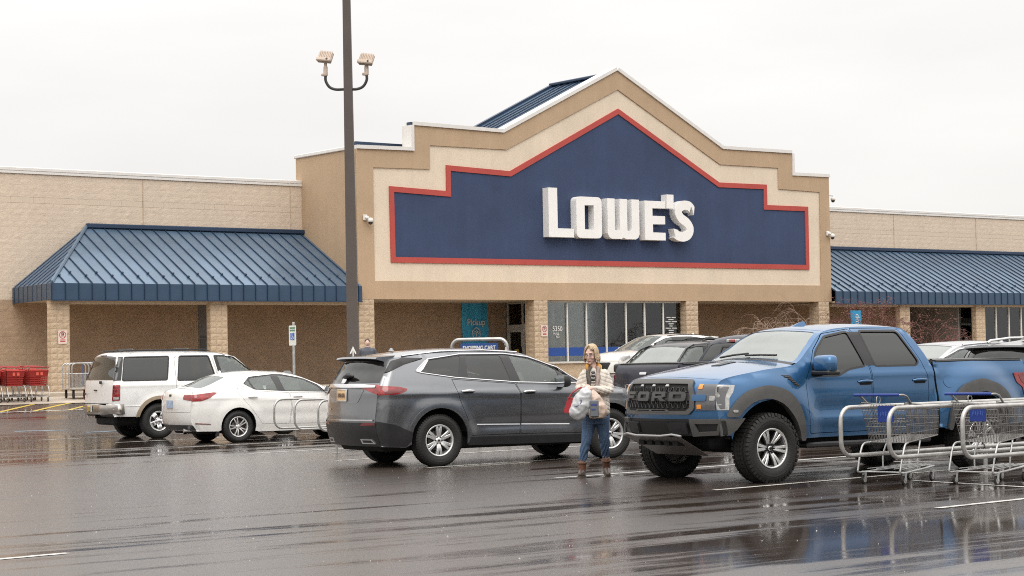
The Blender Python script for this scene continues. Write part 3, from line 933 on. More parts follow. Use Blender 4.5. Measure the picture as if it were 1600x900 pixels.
# entrance doors set in the side wall of the glazed vestibule
VX = 47.66
def vbox(mb, y0, y1, z0, z1, x0=-.05, x1=.05): return mb.box((VX + x0, y0, z0), (VX + x1, y1, z1))
ent = MB()
for y in (61.26, 60.33, 59.40, 58.50): vbox(ent, y - .04, y + .04, WALK_Z, 3.84)
vbox(ent, 58.54, 61.22, 2.76, 2.95, -.045, .045); vbox(ent, 58.54, 61.22, 3.76, 3.84, -.045, .045)
ent = subworld(part(ent, 'entrance_frame', M_ALU))
for y0 in (60.37, 59.44, 58.54):
    y1 = y0 + (.85 if y0 > 59 else .82)
    d = MB(); vbox(d, y0 + .01, y0 + .08, WALK_Z, 2.75, -.03, .03); vbox(d, y1 - .07, y1, WALK_Z, 2.75, -.03, .03); vbox(d, y0 + .08, y1 - .07, 2.66, 2.75, -.03, .03); vbox(d, y0 + .08, y1 - .07, WALK_Z, 1.10, -.03, .03)
    d = subworld(part(d, 'door', M_ALU, ent))
    part(vbox(MB(), y0 + .08, y1 - .07, 1.10, 2.66, -.006, .006), 'pane', M_SHOPGLASS, d)
    part(vbox(MB(), y0 + .02, y0 + .05, 1.75, 2.1, -.07, -.03), 'handle', M_BRONZE, d)
    part(vbox(MB(), y0 + .25, y0 + .5, 1.62, 2.0, -.012, -.007), 'door_poster', mat('yellow_poster', (.55, .42, .06), .6, var=.5, vscale=9), d)
    part(vbox(MB(), y0 + .04, y1, 2.95, 3.76, -.006, .006), 'transom_pane', M_SHOPGLASS, ent)
part(MB().bbox((VX - .30, 58.9, 2.62), (VX - .06, 60.0, 2.98), .02), 'operator_box', M_ALU, ent)
ent = subworld(part(MB().box((71.3, WY - .05, 2.95), (76.0, WY + .1, 3.2)), 'entrance_frame', M_BRONZE))
for x in (71.35, 72.86, 73.92, 74.94, 75.93):
    part(MB().box((x - .04, WY - .06, WALK_Z), (x + .04, WY + .08, 3.9)), 'mullion', M_ALU, ent)
for a in (71.40, 72.90, 73.96, 74.98):
    w_ = 1.40 if a < 72 else .93
    part(MB().box((a, WY + .0, 3.2), (a + w_, WY + .02, 3.88)), 'transom_pane', M_SHOPGLASS, ent)
    glass_door(a + .01, a + w_ - .01, 2.94, WY + .0, ent)
    part(MB().box((a + .3, WY - .012, 1.9), (a + .55, WY - .004, 2.3)), 'notice_sheet', M_WHITEPRINT, ent)
    part(MB().box((a + .09, WY + .01, 1.65), (a + w_ - .09, WY + .016, 1.95)), 'blue_film_band', M_BLUEFILM, ent)
part(MB().bbox((73.6, WY - .12, 3.02), (74.0, WY - .05, 3.14), .02), 'door_sensor', M_BRONZE, ent)
steel = subworld(part(MB().box((34.00, WY - .03, WALK_Z), (34.80, WY + .1, 3.86)), 'steel_door', mat('grey_steel_door', (.15, .14, .13), .5, var=.1)))
part(MB().box((34.05, WY - .045, 2.55), (34.75, WY - .03, 2.62)), 'rail', M_BRONZE, steel); part(MB().box((34.07, WY - .042, .9), (34.72, WY - .03, 2.5)), 'door_leaf', mat('dark_door_leaf', (.08, .075, .072), .45), steel)
# ================================================================== vehicles
M_RUBBER = mat('tyre_rubber', (.011, .0105, .010), .62, var=.3, vscale=6, bump=.3, bscale=60)
M_BLACKP = mat('black_plastic', (.016, .016, .017), .42, var=.25, vscale=5, bump=.08, bscale=200)
M_GREYP = mat('grey_plastic', (.082, .080, .078), .5, var=.15, vscale=5, bump=.15, bscale=160)
M_SHELL = mat('under_body_black', (.006, .006, .006), .8)
M_GLOSSBLK = mat('gloss_black_trim', (.008, .008, .009), .12, coat=.5)
M_CHROME = mat('chrome', (.78, .78, .79), .12, metal=1., var=.06, vscale=8)
M_ALLOY = mat('silver_alloy', (.72, .72, .71), .34, metal=.75, var=.10, vscale=14)
M_ALLOYDK = mat('dark_alloy', (.02, .02, .022), .35, metal=.4)
M_BRAKE = mat('brake_steel', (.10, .095, .09), .5, metal=.6)
M_REDLENS = mat('red_lens', (.30, .010, .010), .12, coat=1., var=.6, vscale=16)
M_REDDARK = mat('dark_red_lens', (.16, .006, .008), .12, coat=1.)
M_CLEARLENS = mat('clear_lamp', (.42, .42, .41), .12, coat=1., var=.4, vscale=18)
M_AMBER = mat('amber_lens', (.75, .26, .02), .2, coat=1.)
M_SEAT = mat('grey_seat_cloth', (.16, .16, .155), .85, var=.1)
M_CABIN = mat('dark_cabin_trim', (.035, .034, .033), .7)
G_CLEAR = glass('window_glass_clear', (.88, .94, .90), .16, (.48, .54, .49), 1.6)  # pale diffuse share stands in for daylight seen through the cabin
G_WIND = glass('windscreen_glass', (.70, .76, .74), .42, (.40, .43, .40), 1.9)  # pale diffuse share: wet haze plus sky reflection put into the colour
G_TINT = glass('window_glass_tinted', (.24, .23, .21), .50, (.03, .028, .025))

class Body:
    """outline: (x, z, corner radius, crown dx, crown dz) from the front lip over the roof to the rear lip, at the shoulder edge"""
    def __init__(s, outline, wz, taper, extra=None, n=9):
        pts = catmull(outline, n)
        A = np.array(pts)
        s.S = np.arange(len(A)) / n
        s.X, s.Z, s.R, s.BX, s.BZ = A.T
        s.wz = np.array(wz, float); s.tp = np.array(taper, float); s.extra = extra
        s.K = np.cos(np.arctan(np.hypot(2.3 * s.BX, 2 * s.BZ) / .8))
        s.Y = s.side_y(s.X, s.Z)
    def side_y(s, x, z):
        x = np.atleast_1d(np.asarray(x, float)); z = np.atleast_1d(np.asarray(z, float))
        # smooth interpolation of the width table
        zz = np.linspace(s.wz[0, 0], s.wz[-1, 0], 80)
        ww = np.interp(zz, s.wz[:, 0], s.wz[:, 1])
        k = np.ones(9) / 9; ww = np.convolve(np.pad(ww, 4, mode='edge'), k, 'valid')
        w = np.interp(z, zz, ww)
        xx = np.linspace(s.tp[0, 0], s.tp[-1, 0], 80); tt = np.interp(xx, s.tp[:, 0], s.tp[:, 1]); tt = np.convolve(np.pad(tt, 4, mode='edge'), k, 'valid')
        w = w - np.interp(x, xx, tt)
        ax, az = s.X[:-1], s.Z[:-1]; bx, bz = s.X[1:] - ax, s.Z[1:] - az
        L = np.maximum(1e-9, bx ** 2 + bz ** 2)
        t = np.clip(((x[:, None] - ax) * bx + (z[:, None] - az) * bz) / L, 0, 1)
        d = np.hypot(x[:, None] - ax - t * bx, z[:, None] - az - t * bz)
        i = d.argmin(1); dm = d[np.arange(len(x)), i]; ti = t[np.arange(len(x)), i]
        r = s.R[i] * (1 - ti) + s.R[i + 1] * ti
        kk = s.K[i] * (1 - ti) + s.K[i + 1] * ti
        e = np.clip(r - dm, 0, None) * kk
        w = w - (r - np.sqrt(np.maximum(0, r ** 2 - e ** 2)))
        if s.extra is not None: w = w + s.extra(x, z)
        return w
    def side(s, sg):
        return lambda U, V: np.stack([U, sg * s.side_y(U, V), V], 1)
    def top(s, U, q):
        f = lambda a: np.interp(U, s.S, a)
        q = np.asarray(q, float); aq = np.abs(q)
        return np.stack([f(s.X) + f(s.BX) * (1 - aq ** 2.3), q * f(s.Y), f(s.Z) + f(s.BZ) * (1 - aq ** 2)], 1)
    def face(s, s0, s1):
        """map (y, z) on the front or rear face between outline positions s0 and s1"""
        k = (s.S >= s0) & (s.S <= s1)
        zz, ss = s.Z[k], s.S[k]
        if zz[0] > zz[-1]: zz, ss = zz[::-1], ss[::-1]
        def fn(U, V):
            si = np.interp(V, zz, ss)
            y = np.interp(si, s.S, s.Y)
            return s.top(si, np.clip(U / y, -1.02, 1.02)) * 1.0
        return fn
    def outline_xz(s, s0, s1):
        k = (s.S >= s0 - 1e-9) & (s.S <= s1 + 1e-9)
        return [(float(a), float(b)) for a, b in zip(s.X[k], s.Z[k])]

def arc(cx, cz, r, a0, a1, n=14, rz=None):
    rz = rz or r
    return [(cx + r * math.cos(R_(a0 + (a1 - a0) * i / n)), cz + rz * math.sin(R_(a0 + (a1 - a0) * i / n))) for i in range(n + 1)]

class Car:
    def __init__(s, name, body, paint_m, loc, heading, label, cat, group=None):
        s.root = empty(name, loc, R_(heading), label, cat, group)
        s.b = body; s.m = paint_m
    def sp(s, name, poly, m, sg, holes=(), lift=0., lip=.012, step=.06, parent=None):
        return patch(name, poly, s.b.side(sg), m, parent or s.root, holes, step, lip, flip=(sg > 0), lift=lift)
    def tp(s, name, poly, m, holes=(), lift=0., lip=.012, step=.14, parent=None):
        return patch(name, poly, s.b.top, m, parent or s.root, holes, step, lip, flip=True, lift=lift)
    def fp(s, name, poly, m, rng, front=True, holes=(), lift=0., lip=.01, step=.05, parent=None):
        return patch(name, poly, s.b.face(*rng), m, parent or s.root, holes, step, lip, flip=not front, lift=lift)
    def trim(s, name, path, sg, r, m, lift=.004, parent=None, n=6):
        p = np.array(dense(path, .06, closed=False))
        P = s.b.side(sg)(p[:, 0], p[:, 1]); P[:, 1] += sg * lift
        return MB().tube([tuple(q) for q in P], r, n).build(name, m, parent or s.root)
    def rect(s, s0, s1, q=1.):
        return [(s0, -q), (s1, -q), (s1, q), (s0, q)]
    def handle(s, x, z, sg, m, parent, L=.22, h=.05, cup=M_SHELL):
        y = float(s.b.side_y([x], [z])[0])
        c = s.sp('handle_cup', fillet([(x - L * .42, z - h * .7), (x + L * .42, z - h * .7), (x + L * .42, z + h * .5), (x - L * .42, z + h * .5)], .03), cup, sg, lift=.003, lip=.002, parent=parent)
        MB().tube([(x - L / 2, sg * (y + .004), z), (x - L * .36, sg * (y + .030), z + .006), (x, sg * (y + .036), z + .010), (x + L * .36, sg * (y + .030), z + .006), (x + L / 2, sg * (y + .004), z)], [.012, .018, .019, .018, .012], 8).build('handle', m, parent)
    def well(s, x, zc, r, ymax):
        for sg in (-1, 1):
            mb = MB()
            mb.lathe([(r * .35, sg * .56), (r, sg * .56), (r, sg * (ymax - .03))], 20, 'y', (x, 0, zc), True, R_(12), R_(168))
            mb.build('wheel_well', M_SHELL, s.root)

def tyre_mesh(R, r, w, chunky=False):
    mb = MB()
    h = w / 2
    prof = [(r, -h * .72), (r + .012, -h * .86), (r + (R - r) * .35, -h), (r + (R - r) * .72, -h * .985), (R - .022, -h * .88), (R - .004, -h * .72), (R, -h * .5), (R - .007, -h * .46), (R - .007, -h * .40), (R, -h * .36), (R, -h * .08), (R - .007, -h * .05), (R - .007, h * .05), (R, h * .08),
            (R, h * .36), (R - .007, h * .40), (R - .007, h * .46), (R, h * .5), (R - .004, h * .72), (R - .022, h * .88), (r + (R - r) * .72, h * .985), (r + (R - r) * .35, h), (r + .012, h * .86), (r, h * .72)]
    mb.lathe(prof, 56, 'y')
    if chunky:
        for k in range(48):
            a = 2 * math.pi * k / 48
            for sg in (-1, 1):
                da = .048 if k % 2 else .042
                q = []
                for an in (a - da, a + da):
                    for rr, yy in ((R + .007, h * .62), (R + .005, h * .90), (R - .028 - (.02 if k % 2 else 0), h * 1.012), (R - .03, h * .62)):
                        q.append((rr * math.cos(an), sg * yy, rr * math.sin(an)))
                mb.add(q, [(0, 1, 5, 4), (1, 2, 6, 5), (2, 3, 7, 6), (0, 3, 2, 1), (4, 5, 6, 7)])
            for yy in (-.3, 0, .3):
                an0, an1 = a - .05, a + .04
                y0, y1 = h * (yy - .12), h * (yy + .12)
                q = [((R + e) * math.cos(an), y, (R + e) * math.sin(an)) for e in (.010, -.01) for an in (an0, an1) for y in (y0, y1)]
                mb.add(q, [(0, 1, 3, 2), (0, 2, 6, 4), (1, 5, 7, 3), (0, 4, 5, 1), (2, 3, 7, 6)])
    else:
        # sipes across the tread shoulders
        for k in range(60):
            a = 2 * math.pi * k / 60
            for sg in (-1, 1):
                q = [((R + .004) * math.cos(an), sg * y, (R + .004) * math.sin(an)) for an in (a - .035, a + .035) for y in (h * .54, h * .74)] + [((R - .02) * math.cos(an), sg * y, (R - .02) * math.sin(an)) for an in (a - .035, a + .035) for y in (h * .54, h * .9)]
                mb.add(q, [(0, 1, 3, 2), (1, 5, 7, 3), (0, 4, 5, 1), (2, 3, 7, 6)])
    # raised ring and letters band on the side wall
    for sg in (-1, 1):
        rr = r + (R - r) * .55
        mb.lathe([(rr - .012, sg * h * .995), (rr, sg * (h + .004)), (rr + .012, sg * h * .99)], 56, 'y')
    return mb.mesh('tyre', M_RUBBER)

def rim_meshes(r, w, style):
    """returns [(name, mesh)], outer face towards -y"""
    h = w / 2; res = []
    b = MB(); b.lathe([(r + .004, -h * .80), (r + .006, -h * .86), (r - .004, -h * .88), (r - .018, -h * .80), (r - .026, -h * .45), (r - .03, h * .6), (r + .002, h * .75)], 56, 'y')
    res.append(('rim_barrel', b.mesh('rim_barrel', M_ALLOY)))
    d = MB(); d.lathe([(0, -h * .12), (r * .62, -h * .12), (r * .66, -h * .04), (r * .66, h * .1), (0, h * .1)], 32, 'y')
    d.lathe([(0, h * .3), (r, h * .3)], 24, 'y', smooth=False)
    res.append(('brake_disc', d.mesh('brake_disc', M_BRAKE)))
    def spoke(mb, a, w0, w1, r0, r1, y0, y1, th, bow=.012):
        ca, sa = math.cos(a), math.sin(a); vs = []
        N = 5
        for i in range(N + 1):
            t = i / N; rr = r0 + (r1 - r0) * t; ww = (w0 + (w1 - w0) * t) / 2; yy = y0 + (y1 - y0) * t - bow * math.sin(math.pi * t)
            for (e, dy) in ((-ww, .006), (-ww * .7, 0), (ww * .7, 0), (ww, .006), (ww, th), (-ww, th)):
                vs.append((rr * ca - e * sa, yy + dy, rr * sa + e * ca))
        fs = [(i * 6 + k, i * 6 + (k + 1) % 6, (i + 1) * 6 + (k + 1) % 6, (i + 1) * 6 + k) for i in range(N) for k in range(6)]
        mb.add(vs, fs, False)
    s = MB(); k_ = MB()
    if style == 'suv':           # six split spokes
        for k in range(6):
            a = 2 * math.pi * k / 6 + .26
            for e in (-.155, .155):
                spoke(s, a + e, r * .19, r * .17, r * .22, r * .95, -h * .60, -h * .76, .04)
        s.lathe([(0, -h * .66), (r * .15, -h * .66), (r * .17, -h * .62), (r * .33, -h * .56), (r * .33, -h * .3)], 30, 'y')
    elif style == 'truck':       # machined faces, dark pockets, six double spokes
        for k in range(6):
            a = 2 * math.pi * k / 6 + .2
            for e in (-.16, .16):
                spoke(s, a + e * .9, r * .10, r * .17, r * .22, r * .95, -h * .52, -h * .80, .03)
            spoke(k_, a, r * .30, r * .5, r * .2, r * .95, -h * .46, -h * .70, .05)
        s.lathe([(0, -h * .60), (r * .12, -h * .60), (r * .13, -h * .5)], 24, 'y')
        k_.lathe([(0, -h * .54), (r * .28, -h * .52), (r * .32, -h * .4), (r * .32, -h * .1)], 30, 'y')
        k_.lathe([(r * .90, -h * .78), (r * .99, -h * .84), (r * .99, -h * .6)], 56, 'y')
    elif style == 'sedan':       # five twin spokes
        for k in range(5):
            a = 2 * math.pi * k / 5 + .1
            for e in (-.20, .20):
                spoke(s, a + e, r * .12, r * .11, r * .2, r * .95, -h * .62, -h * .78, .035)
        s.lathe([(0, -h * .70), (r * .14, -h * .69), (r * .30, -h * .56), (r * .30, -h * .3)], 30, 'y')
    else:                        # chromed disc with five openings
        for k in range(5):
            a = 2 * math.pi * k / 5 + .3
            spoke(s, a, r * .42, r * .52, r * .25, r * .93, -h * .60, -h * .82, .04, .03)
        s.lathe([(0, -h * .98), (r * .20, -h * .96), (r * .27, -h * .82), (r * .34, -h * .6), (r * .34, -h * .3)], 30, 'y')
        s.lathe([(r * .86, -h * .76), (r * .99, -h * .86), (r * .99, -h * .6)], 56, 'y')
    res.append(('spokes', s.mesh('spokes', M_CHROME if style == 'disc' else M_ALLOY)))
    if k_.v: res.append(('spoke_pockets', k_.mesh('spoke_pockets', M_ALLOYDK)))
    g = MB()
    for k in range(6 if style in ('suv', 'truck') else 5):
        a = 2 * math.pi * k / (6 if style in ('suv', 'truck') else 5) + .26 + (.5 if style == 'suv' else 0)
        g.lathe([(0, -h * .68), (.009, -h * .68), (.011, -h * .5)], 8, 'y', (r * .24 * math.cos(a), 0, r * .24 * math.sin(a)))
    g.lathe([(0, -h * .70), (r * .075, -h * .69), (r * .085, -h * .6)], 14, 'y')
    res.append(('wheel_nuts', g.mesh('wheel_nuts', M_ALLOYDK if style != 'disc' else M_CHROME)))
    return res
WHEELS = {}
def add_wheels(car, xs, yo, R, r, w, style, steer=0.):
    key = (R, r, w, style)
    if key not in WHEELS:
        WHEELS[key] = (tyre_mesh(R, r, w, style == 'truck'), rim_meshes(r, w, style))
    tm, rms = WHEELS[key]
    for x in xs:
        for sg in (-1, 1):
            wh = bpy.data.objects.new('wheel', None); wh.empty_display_size = .2
            link(wh, car.root)
            wh.location = (x, sg * (yo - w / 2), R * .985)
            wh.rotation_euler = (0, 0, (math.pi if sg > 0 else 0) + (steer if x == max(xs) else 0))
            ty = inst('tyre', tm, wh); ty.rotation_euler = (0, rnd.uniform(0, 6), 0)
            ph = rnd.uniform(0, 6)
            for nme, me in rms:
                inst(nme, me, wh, rot=(0, ph, 0))

def seats(car, rows, zfloor, w, m=M_SEAT, dash=None, wheel_side=1):
    """cabin fittings seen through the glass: seats, dashboard, steering wheel, floor"""
    x0 = min(r for r in rows) - .5
    MB().box((x0, -w, zfloor - .1), (max(rows) + 1.2, w, zfloor)).build('cabin_floor', M_CABIN, car.root)
    for i, x in enumerate(rows):
        for sg in ((-1, 1)):
            y = sg * w * .52
            mb = MB()
            # cushion, back, head rest
            mb.bbox((x - .05, y - .26, zfloor + .18), (x + .48, y + .26, zfloor + .34), .06)
            mb.tube([(x + .02, y, zfloor + .28), (x - .10, y, zfloor + .55), (x - .17, y, zfloor + .82)], [.22, .24, .19], 10)
            mb.tube([(x - .17, y, zfloor + .80), (x - .19, y, zfloor + .92)], .03, 6)
            mb.tube([(x - .175, y - .11, zfloor + .97), (x - .185, y - .05, zfloor + 1.0), (x - .185, y + .05, zfloor + 1.0), (x - .175, y + .11, zfloor + .97)], [.055, .085, .085, .055], 10)
            mb.build('seat', m, car.root)
    if dash:
        dx, dz = dash
        MB().bbox((dx - .25, -w, dz - .3), (dx + .35, w, dz), .08).build('dashboard', M_CABIN, car.root)
        y = wheel_side * w * .52
        mb = MB(); c = Vector((dx - .38, y, dz - .04))
        mb.tube([c + Vector((math.cos(t) * .06, math.sin(t) * .18, math.sin(t + math.pi / 2) * .17)) for t in [i * math.pi / 12 for i in range(25)]], .016, 6)
        mb.tube([c, c + Vector((.3, 0, -.08))], .03, 6)
        mb.build('steering_wheel', M_CABIN, car.root)

def under(car, x0, x1, w, z0=.24, z1=.5):
    MB().bbox((x0, -w, z0), (x1, w, z1), .05).build('under_tray', M_SHELL, car.root)

def mirror(car, x, z, y, sg, m, w=.26, h=.17, arm=.12):
    mb = MB()
    o = link(bpy.data.objects.new('door_mirror', MB().tube([(x + .02, sg * (y - .02), z - h * .35), (x, sg * (y + arm), z - h * .30)], .025, 6).mesh('door_mirror', M_BLACKP)), car.root)
    # housing: flattened pod, glass facing back
    c = Vector((x, sg * (y + arm + w * .45), z))
    rings = []
    prof = [(.10, .55), (.085, .80), (.045, .97), (-.01, 1.), (-.05, .96)]
    vs = []; fs = []; n = 14
    for dx, k in prof:
        for i in range(n):
            a = 2 * math.pi * i / n
            ex = 4.5
            ca, sa = math.cos(a), math.sin(a)
            vs.append((c.x + dx, c.y + sg * math.copysign(abs(ca) ** (2 / ex), ca) * w * .5 * k, c.z + math.copysign(abs(sa) ** (2 / ex), sa) * h * .5 * k))
    for j in range(len(prof) - 1):
        for i in range(n): fs.append((j * n + i, j * n + (i + 1) % n, (j + 1) * n + (i + 1) % n, (j + 1) * n + i))
    fs.append(tuple(range(n)))
    h_ = MB().add(vs, fs, True).build('mirror_housing', m, o)
    k = (len(prof) - 1) * n
    MB().add([vs[k + i] for i in range(n)], [tuple(range(n))]).build('mirror_glass', mat('mirror_glass', (.5, .52, .54), .05, metal=1.), o)
    return o

def plate(car, y, z, rng, col, txt, front=False, m=None, w=.305, h=.155, lift=.02):
    p = car.fp('license_plate', [(y - w / 2, z - h / 2), (y + w / 2, z - h / 2), (y + w / 2, z + h / 2), (y - w / 2, z + h / 2)], m or mat('plate_%s' % txt[:3].lower(), col, .4, var=.25, vscale=12), rng, front, lift=lift, lip=.01)
    p['_c'] = 1
    return p
# ------------------------------------------------------------------ mid-size three-row SUV
def swell(cx, cz, r0, r1, amt):
    def f(x, z):
        d = np.hypot(x - cx, z - cz)
        t = np.clip((r1 - d) / (r1 - r0), 0, 1)
        return amt * t * t * (3 - 2 * t)
    return f
def suv_extra(x, z):
    e = swell(0, .40, .48, .72, .022)(x, z) + swell(3.07, .40, .48, .72, .022)(x, z)
    # shoulder crease and the hollow above the sill moulding
    e = e + .016 * np.exp(-((z - (1.10 - .02 * x)) / .055) ** 2)
    e = e - .022 * np.exp(-((z - .60) / .09) ** 2) * np.clip((x - .45) / .4, 0, 1) * np.clip((2.65 - x) / .4, 0, 1)
    return e
SUV_BODY = Body([(3.72, .27, .10, .28, 0), (3.80, .48, .16, .27, 0), (3.80, .74, .18, .26, 0), (3.70, .97, .16, .24, .02), (3.45, 1.07, .10, .16, .06), (2.98, 1.13, .07, .06, .07), (2.66, 1.16, .06, .12, .06),
                 (2.36, 1.32, .07, .14, .05), (1.97, 1.52, .08, .14, .05), (1.57, 1.67, .08, .12, .05), (.9, 1.725, .09, 0, .05), (.2, 1.72, .09, 0, .05), (-.42, 1.665, .09, -.06, .045), (-.70, 1.60, .08, -.18, .03),
                 (-.82, 1.43, .10, -.18, .0), (-.95, 1.21, .15, -.17, 0), (-.99, .95, .17, -.15, 0), (-1.01, .62, .15, -.13, 0), (-.93, .33, .10, -.12, 0)],
                [(.25, .93), (.45, .965), (.7, .985), (.95, 1.0), (1.15, .985), (1.3, .935), (1.45, .875), (1.6, .81), (1.75, .73)],
                [(-1.1, .06), (-.6, .015), (0, 0), (2.6, 0), (3.3, .03), (3.8, .08)], suv_extra)
def make_suv(name, m, loc, heading, label, cat='car', detail=True, cladding=True, rails=False, group=None):
    b = SUV_BODY; c = Car(name, b, m, loc, heading, label, cat, group)
    ol = b.outline_xz(0, 18)
    bot = [(-.56, .30)] + [(-.475, .34)] + arc(0, .40, .475, 187, -7, 22) + [(.50, .30), (2.56, .28)] + arc(3.07, .40, .475, 195, -15, 22) + [(3.60, .27)]
    sidep = ol[::-1] + bot[::-1]
    sidep = ol + [(-.9, .32)] + bot
    dlo = fillet([(-.33, 1.425), (.30, 1.335), (1.36, 1.245), (2.12, 1.215), (2.50, 1.215), (2.42, 1.265), (2.13, 1.45), (1.66, 1.61), (1.25, 1.665), (.46, 1.668), (-.10, 1.60)], .05, 3)
    g_q = fillet([(-.27, 1.412), (.36, 1.33), (.47, 1.655), (-.09, 1.592)], .03, 3)
    g_r = fillet([(.53, 1.318), (1.27, 1.258), (1.17, 1.652), (.56, 1.657)], .03, 3)
    g_f = fillet([(1.44, 1.247), (2.16, 1.222), (2.11, 1.43), (1.66, 1.595), (1.33, 1.65)], .03, 3)
    d_r = [(.235, 1.305), (.28, 1.17), (.36, .94), (.47, .70), (.52, .44), (1.405, .44), (1.42, .61), (1.41, 1.05), (1.335, 1.215)]
    d_f = [(1.345, 1.213), (1.42, 1.05), (1.43, .61), (1.415, .44), (2.52, .42), (2.60, .70), (2.57, 1.0), (2.50, 1.185), (2.12, 1.188)]
    for sg in (-1, 1):
        c.sp('body_side', sidep, m, sg, holes=[dlo, d_r, d_f], lip=.02, step=.055)
        c.sp('inner_shell', offset(sidep, -.02), M_SHELL, sg, holes=[offset(dlo, -.01)], lift=-.03, lip=0, step=.12)
        for d_, hx, hz in ((d_r, .485, 1.115), (d_f, 1.57, 1.085)):
            dr = c.sp('door', offset(d_, -.0075), m, sg, lip=.015, step=.055)
            if detail: c.handle(hx, hz, sg, M_CHROME, dr)
        sr = c.sp('window_surround', dlo, M_GLOSSBLK, sg, holes=[g_q, g_r, g_f], lift=-.006, lip=.01)
        c.sp('window', g_q, G_TINT, sg, lift=-.010, lip=0); c.sp('window', g_r, G_TINT, sg, lift=-.010, lip=0); c.sp('window', g_f, G_CLEAR, sg, lift=-.010, lip=0)
        if detail:
            c.trim('window_chrome', [(2.52, 1.205), (2.12, 1.205), (1.36, 1.235), (.30, 1.325), (-.24, 1.405), (-.335, 1.43), (-.30, 1.47), (-.10, 1.61), (.46, 1.678), (1.25, 1.676), (1.66, 1.62), (2.14, 1.458), (2.45, 1.262), (2.54, 1.205)], sg, .011, M_CHROME)
            c.sp('window_chrome', [(-.345, 1.425), (-.27, 1.415), (-.21, 1.46), (-.085, 1.60), (-.15, 1.59), (-.30, 1.48)], M_CHROME, sg, lift=.006)
            c.trim('sill_moulding', [(.64, .605), (1.405, .585)], sg, .012, M_CHROME); c.trim('sill_moulding', [(1.43, .585), (2.30, .56)], sg, .012, M_CHROME)
            for xw in (0, 3.07):
                ring = arc(xw, .40, .545, 197 if xw else 180, -17 if xw else -7, 22) + arc(xw, .40, .478, -13 if xw else -7, 193 if xw else 187, 22)
                c.sp('arch_lip', ring, m, sg, lift=.012, lip=.02, step=.05)
        if cladding:
            c.sp('sill_cladding', [(.49, .30), (2.56, .28), (2.60, .40), (.52, .425)], M_BLACKP, sg, lift=.014)
            c.sp('bumper_cladding', b.outline_xz(16.8, 18)[::-1] + [(-1.005, .70), (-.72, .64), (-.46, .52), (-.475, .40), (-.56, .31)], M_BLACKP, sg, lift=.016)
            c.sp('bumper_cladding', [(3.58, .28), (3.70, .28), (3.76, .45), (3.56, .45)], M_BLACKP, sg, lift=.006)
        c.sp('tail_lamp', fillet([(-.973, 1.085), (-.68, 1.098), (-.55, 1.140), (-.53, 1.172), (-.66, 1.205), (-.945, 1.225)], .02), M_REDLENS, sg, lift=.010)
        c.sp('lamp_inner', [(-.90, 1.115), (-.70, 1.12), (-.60, 1.15), (-.70, 1.165), (-.90, 1.16)], M_REDDARK, sg, lift=.015, lip=0)
        c.sp('pillar_gloss', [(-.18, 1.622), (-.50, 1.632), (-.70, 1.585), (-.83, 1.41), (-.70, 1.462), (-.5, 1.54)], M_BLACKP, sg, lift=.014)
        c.sp('head_lamp', [(3.35, .95), (3.66, .84), (3.72, .92), (3.60, 1.0), (3.38, 1.03)], M_CLEARLENS, sg, lift=.01)
        mirror(c, 2.13, 1.235, .925, sg, M_BLACKP if detail else m, .25, .19, .04)
    # over the top, front to back
    c.tp('front_bumper', c.rect(0, 2.4), m); c.tp('bumper_cladding', c.rect(0, .8), M_BLACKP, lift=.006)
    c.fp('grille', fillet([(-.5, .55), (.5, .55), (.62, .80), (-.62, .80)], .05), M_BLACKP, (0, 3.2), lift=.012)
    c.tp('hood', c.rect(2.45, 5.93), m)
    c.tp('cowl', c.rect(5.94, 6.12, .97), M_BLACKP)
    c.tp('windscreen_frame', c.rect(6.12, 9.05), m, holes=[fillet([(6.15, -.93), (8.93, -.90), (8.93, .90), (6.15, .93)], .12)])
    c.tp('windscreen', fillet([(6.15, -.93), (8.93, -.90), (8.93, .90), (6.15, .93)], .12), G_WIND, lift=-.006, lip=0)
    c.tp('roof', c.rect(9.07, 13.0), m)
    c.tp('tailgate_upper', c.rect(13.0, 14.75), M_GLOSSBLK, holes=[[(13.2, -.88), (14.5, -.84), (14.66, -.4), (14.66, .4), (14.5, .84), (13.2, .88)]])
    c.tp('rear_window', [(13.2, -.88), (14.5, -.84), (14.66, -.4), (14.66, .4), (14.5, .84), (13.2, .88)], G_TINT, lift=-.006, lip=0)
    tg = c.tp('tailgate', c.rect(14.76, 16.83), m)
    c.tp('rear_bumper', c.rect(16.82, 18, 1.02), M_BLACKP if cladding else m, lift=.016)
    RF = (14.2, 18)
    for sg in (-1, 1):
        c.fp('tail_lamp', [(sg * .50, 1.20), (sg * .93, 1.075), (sg * .96, 1.24), (sg * .56, 1.24)], M_REDLENS, RF, False, lift=.014)
        if detail:
            c.fp('reflector', [(sg * .52, .635), (sg * .86, .645), (sg * .86, .675), (sg * .60, .68)], M_REDDARK, RF, False, lift=.018)
            c.fp('exhaust_finisher', [(sg * .48, .37), (sg * .78, .37), (sg * .72, .44), (sg * .46, .44)], M_CHROME, RF, False, lift=.025, holes=[[(sg * .51, .385), (sg * .74, .385), (sg * .70, .425), (sg * .50, .425)]])
    if detail:
        c.fp('tailgate_chrome', fillet([(-.80, 1.195), (.80, 1.195), (.80, 1.225), (.5, 1.245), (-.5, 1.245), (-.80, 1.225)], .01), M_CHROME, RF, False, lift=.03, lip=.02)
        c.fp('bumper_chrome', [(-.80, .705), (.80, .705), (.80, .727), (-.80, .727)], M_CHROME, RF, False, lift=.02)
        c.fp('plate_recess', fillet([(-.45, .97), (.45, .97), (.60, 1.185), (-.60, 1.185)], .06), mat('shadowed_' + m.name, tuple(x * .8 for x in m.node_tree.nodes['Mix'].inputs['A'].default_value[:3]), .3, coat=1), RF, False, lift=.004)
        plate(c, 0, 1.085, RF, (.72, .48, .25), 'tan')
